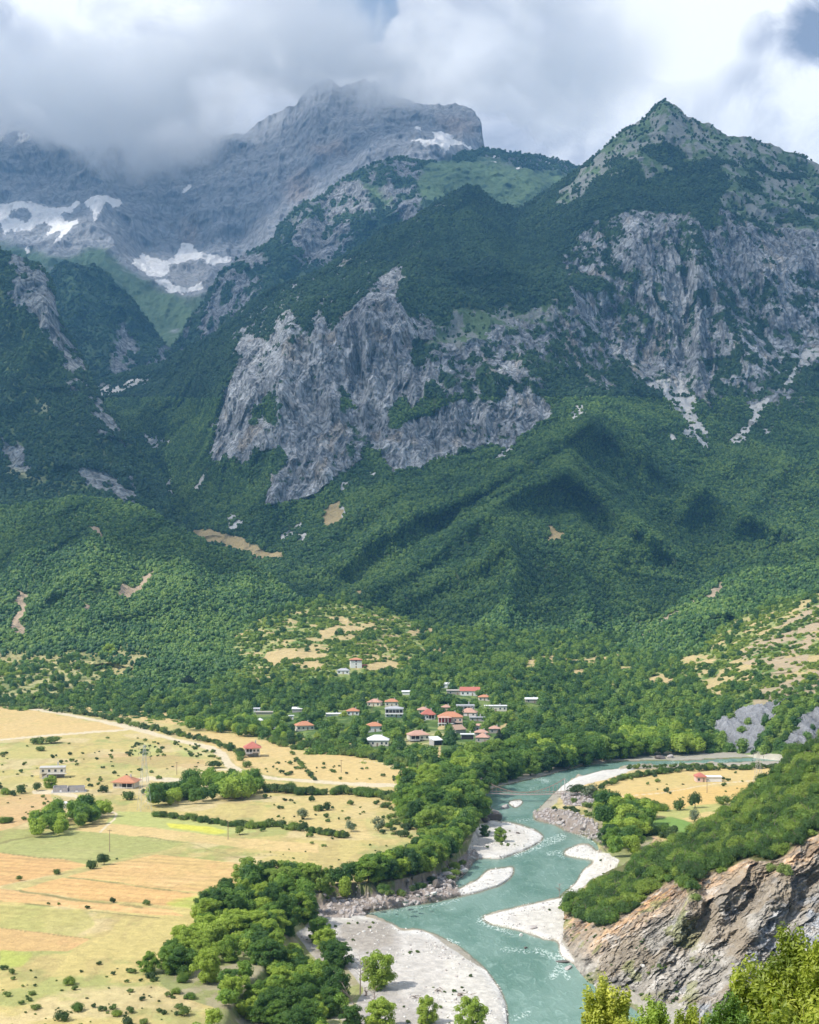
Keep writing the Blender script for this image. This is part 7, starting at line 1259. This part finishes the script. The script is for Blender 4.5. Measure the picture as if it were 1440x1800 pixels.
# ---- the bank of cloud resting on the far wall and the summit
def vcloud(name, x0, x1, y0, y1, z0, z1, dens, base, seed):
    me = MB().box(x0, x1, y0, y1, z0, z1); m, t = new_mat(name+' vapour'); pos = t.n('ShaderNodeNewGeometry').outputs['Position']; sp3 = t.n('ShaderNodeSeparateXYZ', {0: pos})
    # height of the cloud base along the wall
    fc = t.n('ShaderNodeFloatCurve'); cv = fc.mapping.curves[0]
    for i, (x, z) in enumerate(base):
        p_ = ((x-x0)/(x1-x0), (z-z0)/(z1-z0))
        if i < 2: cv.points[i].location = p_
        else: cv.points.new(*p_)
    fc.mapping.update(); t.t.links.new(t.math('DIVIDE', t.math('SUBTRACT', sp3.outputs[0], x0), float(x1-x0)), fc.inputs['Value'])
    zb = t.math('MULTIPLY_ADD', fc.outputs[0], float(z1-z0), float(z0))
    nA = t.noise(pos, 0.0028, 7, 0.60, 0.6); nB = t.noise(pos, 0.0011, 2, 0.5)
    hgt = t.math('SUBTRACT', sp3.outputs[2], zb); hgt = t.math('MULTIPLY_ADD', t.math('SUBTRACT', nA, 0.5), 520.0, hgt); hgt = t.math('MULTIPLY_ADD', t.math('SUBTRACT', nB, 0.5), 240.0, hgt); hgt = t.math('MULTIPLY_ADD', t.math('SUBTRACT', t.noise(pos, 0.010, 4, 0.6), 0.5), 190.0, hgt)
    dn = t.math('MULTIPLY', t.ramp(hgt, -20, 80, 0, dens), t.ramp(t.noise(pos, 0.0019, 6, 0.6), 0.42, 0.53, 0.15, 2.0)); dn = t.math('MULTIPLY', dn, t.ramp(hgt, 430, 200))
    ed = t.ramp(sp3.outputs[0], x1-60, x1-900); ed = t.math('MULTIPLY', ed, t.ramp(sp3.outputs[1], y0, y0+260)); dn = t.math('MULTIPLY', dn, ed)
    v = t.n('ShaderNodeVolumePrincipled', {'Color': (0.999, 0.999, 1.0, 1), 'Density': dn, 'Anisotropy': 0.0}); o_ = t.n('ShaderNodeOutputMaterial'); t.t.links.new(v.outputs[0], o_.inputs['Volume'])
    try: m.cycles.volume_step_rate = 1.0
    except Exception: pass
    o = me.build(name, m); return tag(o, kind='stuff')
vcloud('summit_cloud', -3400, 1250, 6400, 7650, 1650, 2800, 0.0048, [(-3400, 2000), (-1700, 2090), (-1350, 1960), (-1050, 1950), (-800, 2130), (-500, 2190), (-300, 2200), (-100, 2180), (200, 2270), (420, 2300), (700, 2150), (1250, 2250)], 1)

# ---- the blue summer air of the valley
HAZE = 4.8e-5
m, t = new_mat('valley air'); v = t.n('ShaderNodeVolumePrincipled', {'Color': (0.22, 0.56, 1.0, 1), 'Density': HAZE, 'Anisotropy': 0.25}); o_ = t.n('ShaderNodeOutputMaterial'); t.t.links.new(v.outputs[0], o_.inputs['Volume'])
tag(MB().box(-5200, 5200, -300, 8900, -1500, 2620).build('haze', m), kind='stuff')
log('script done')
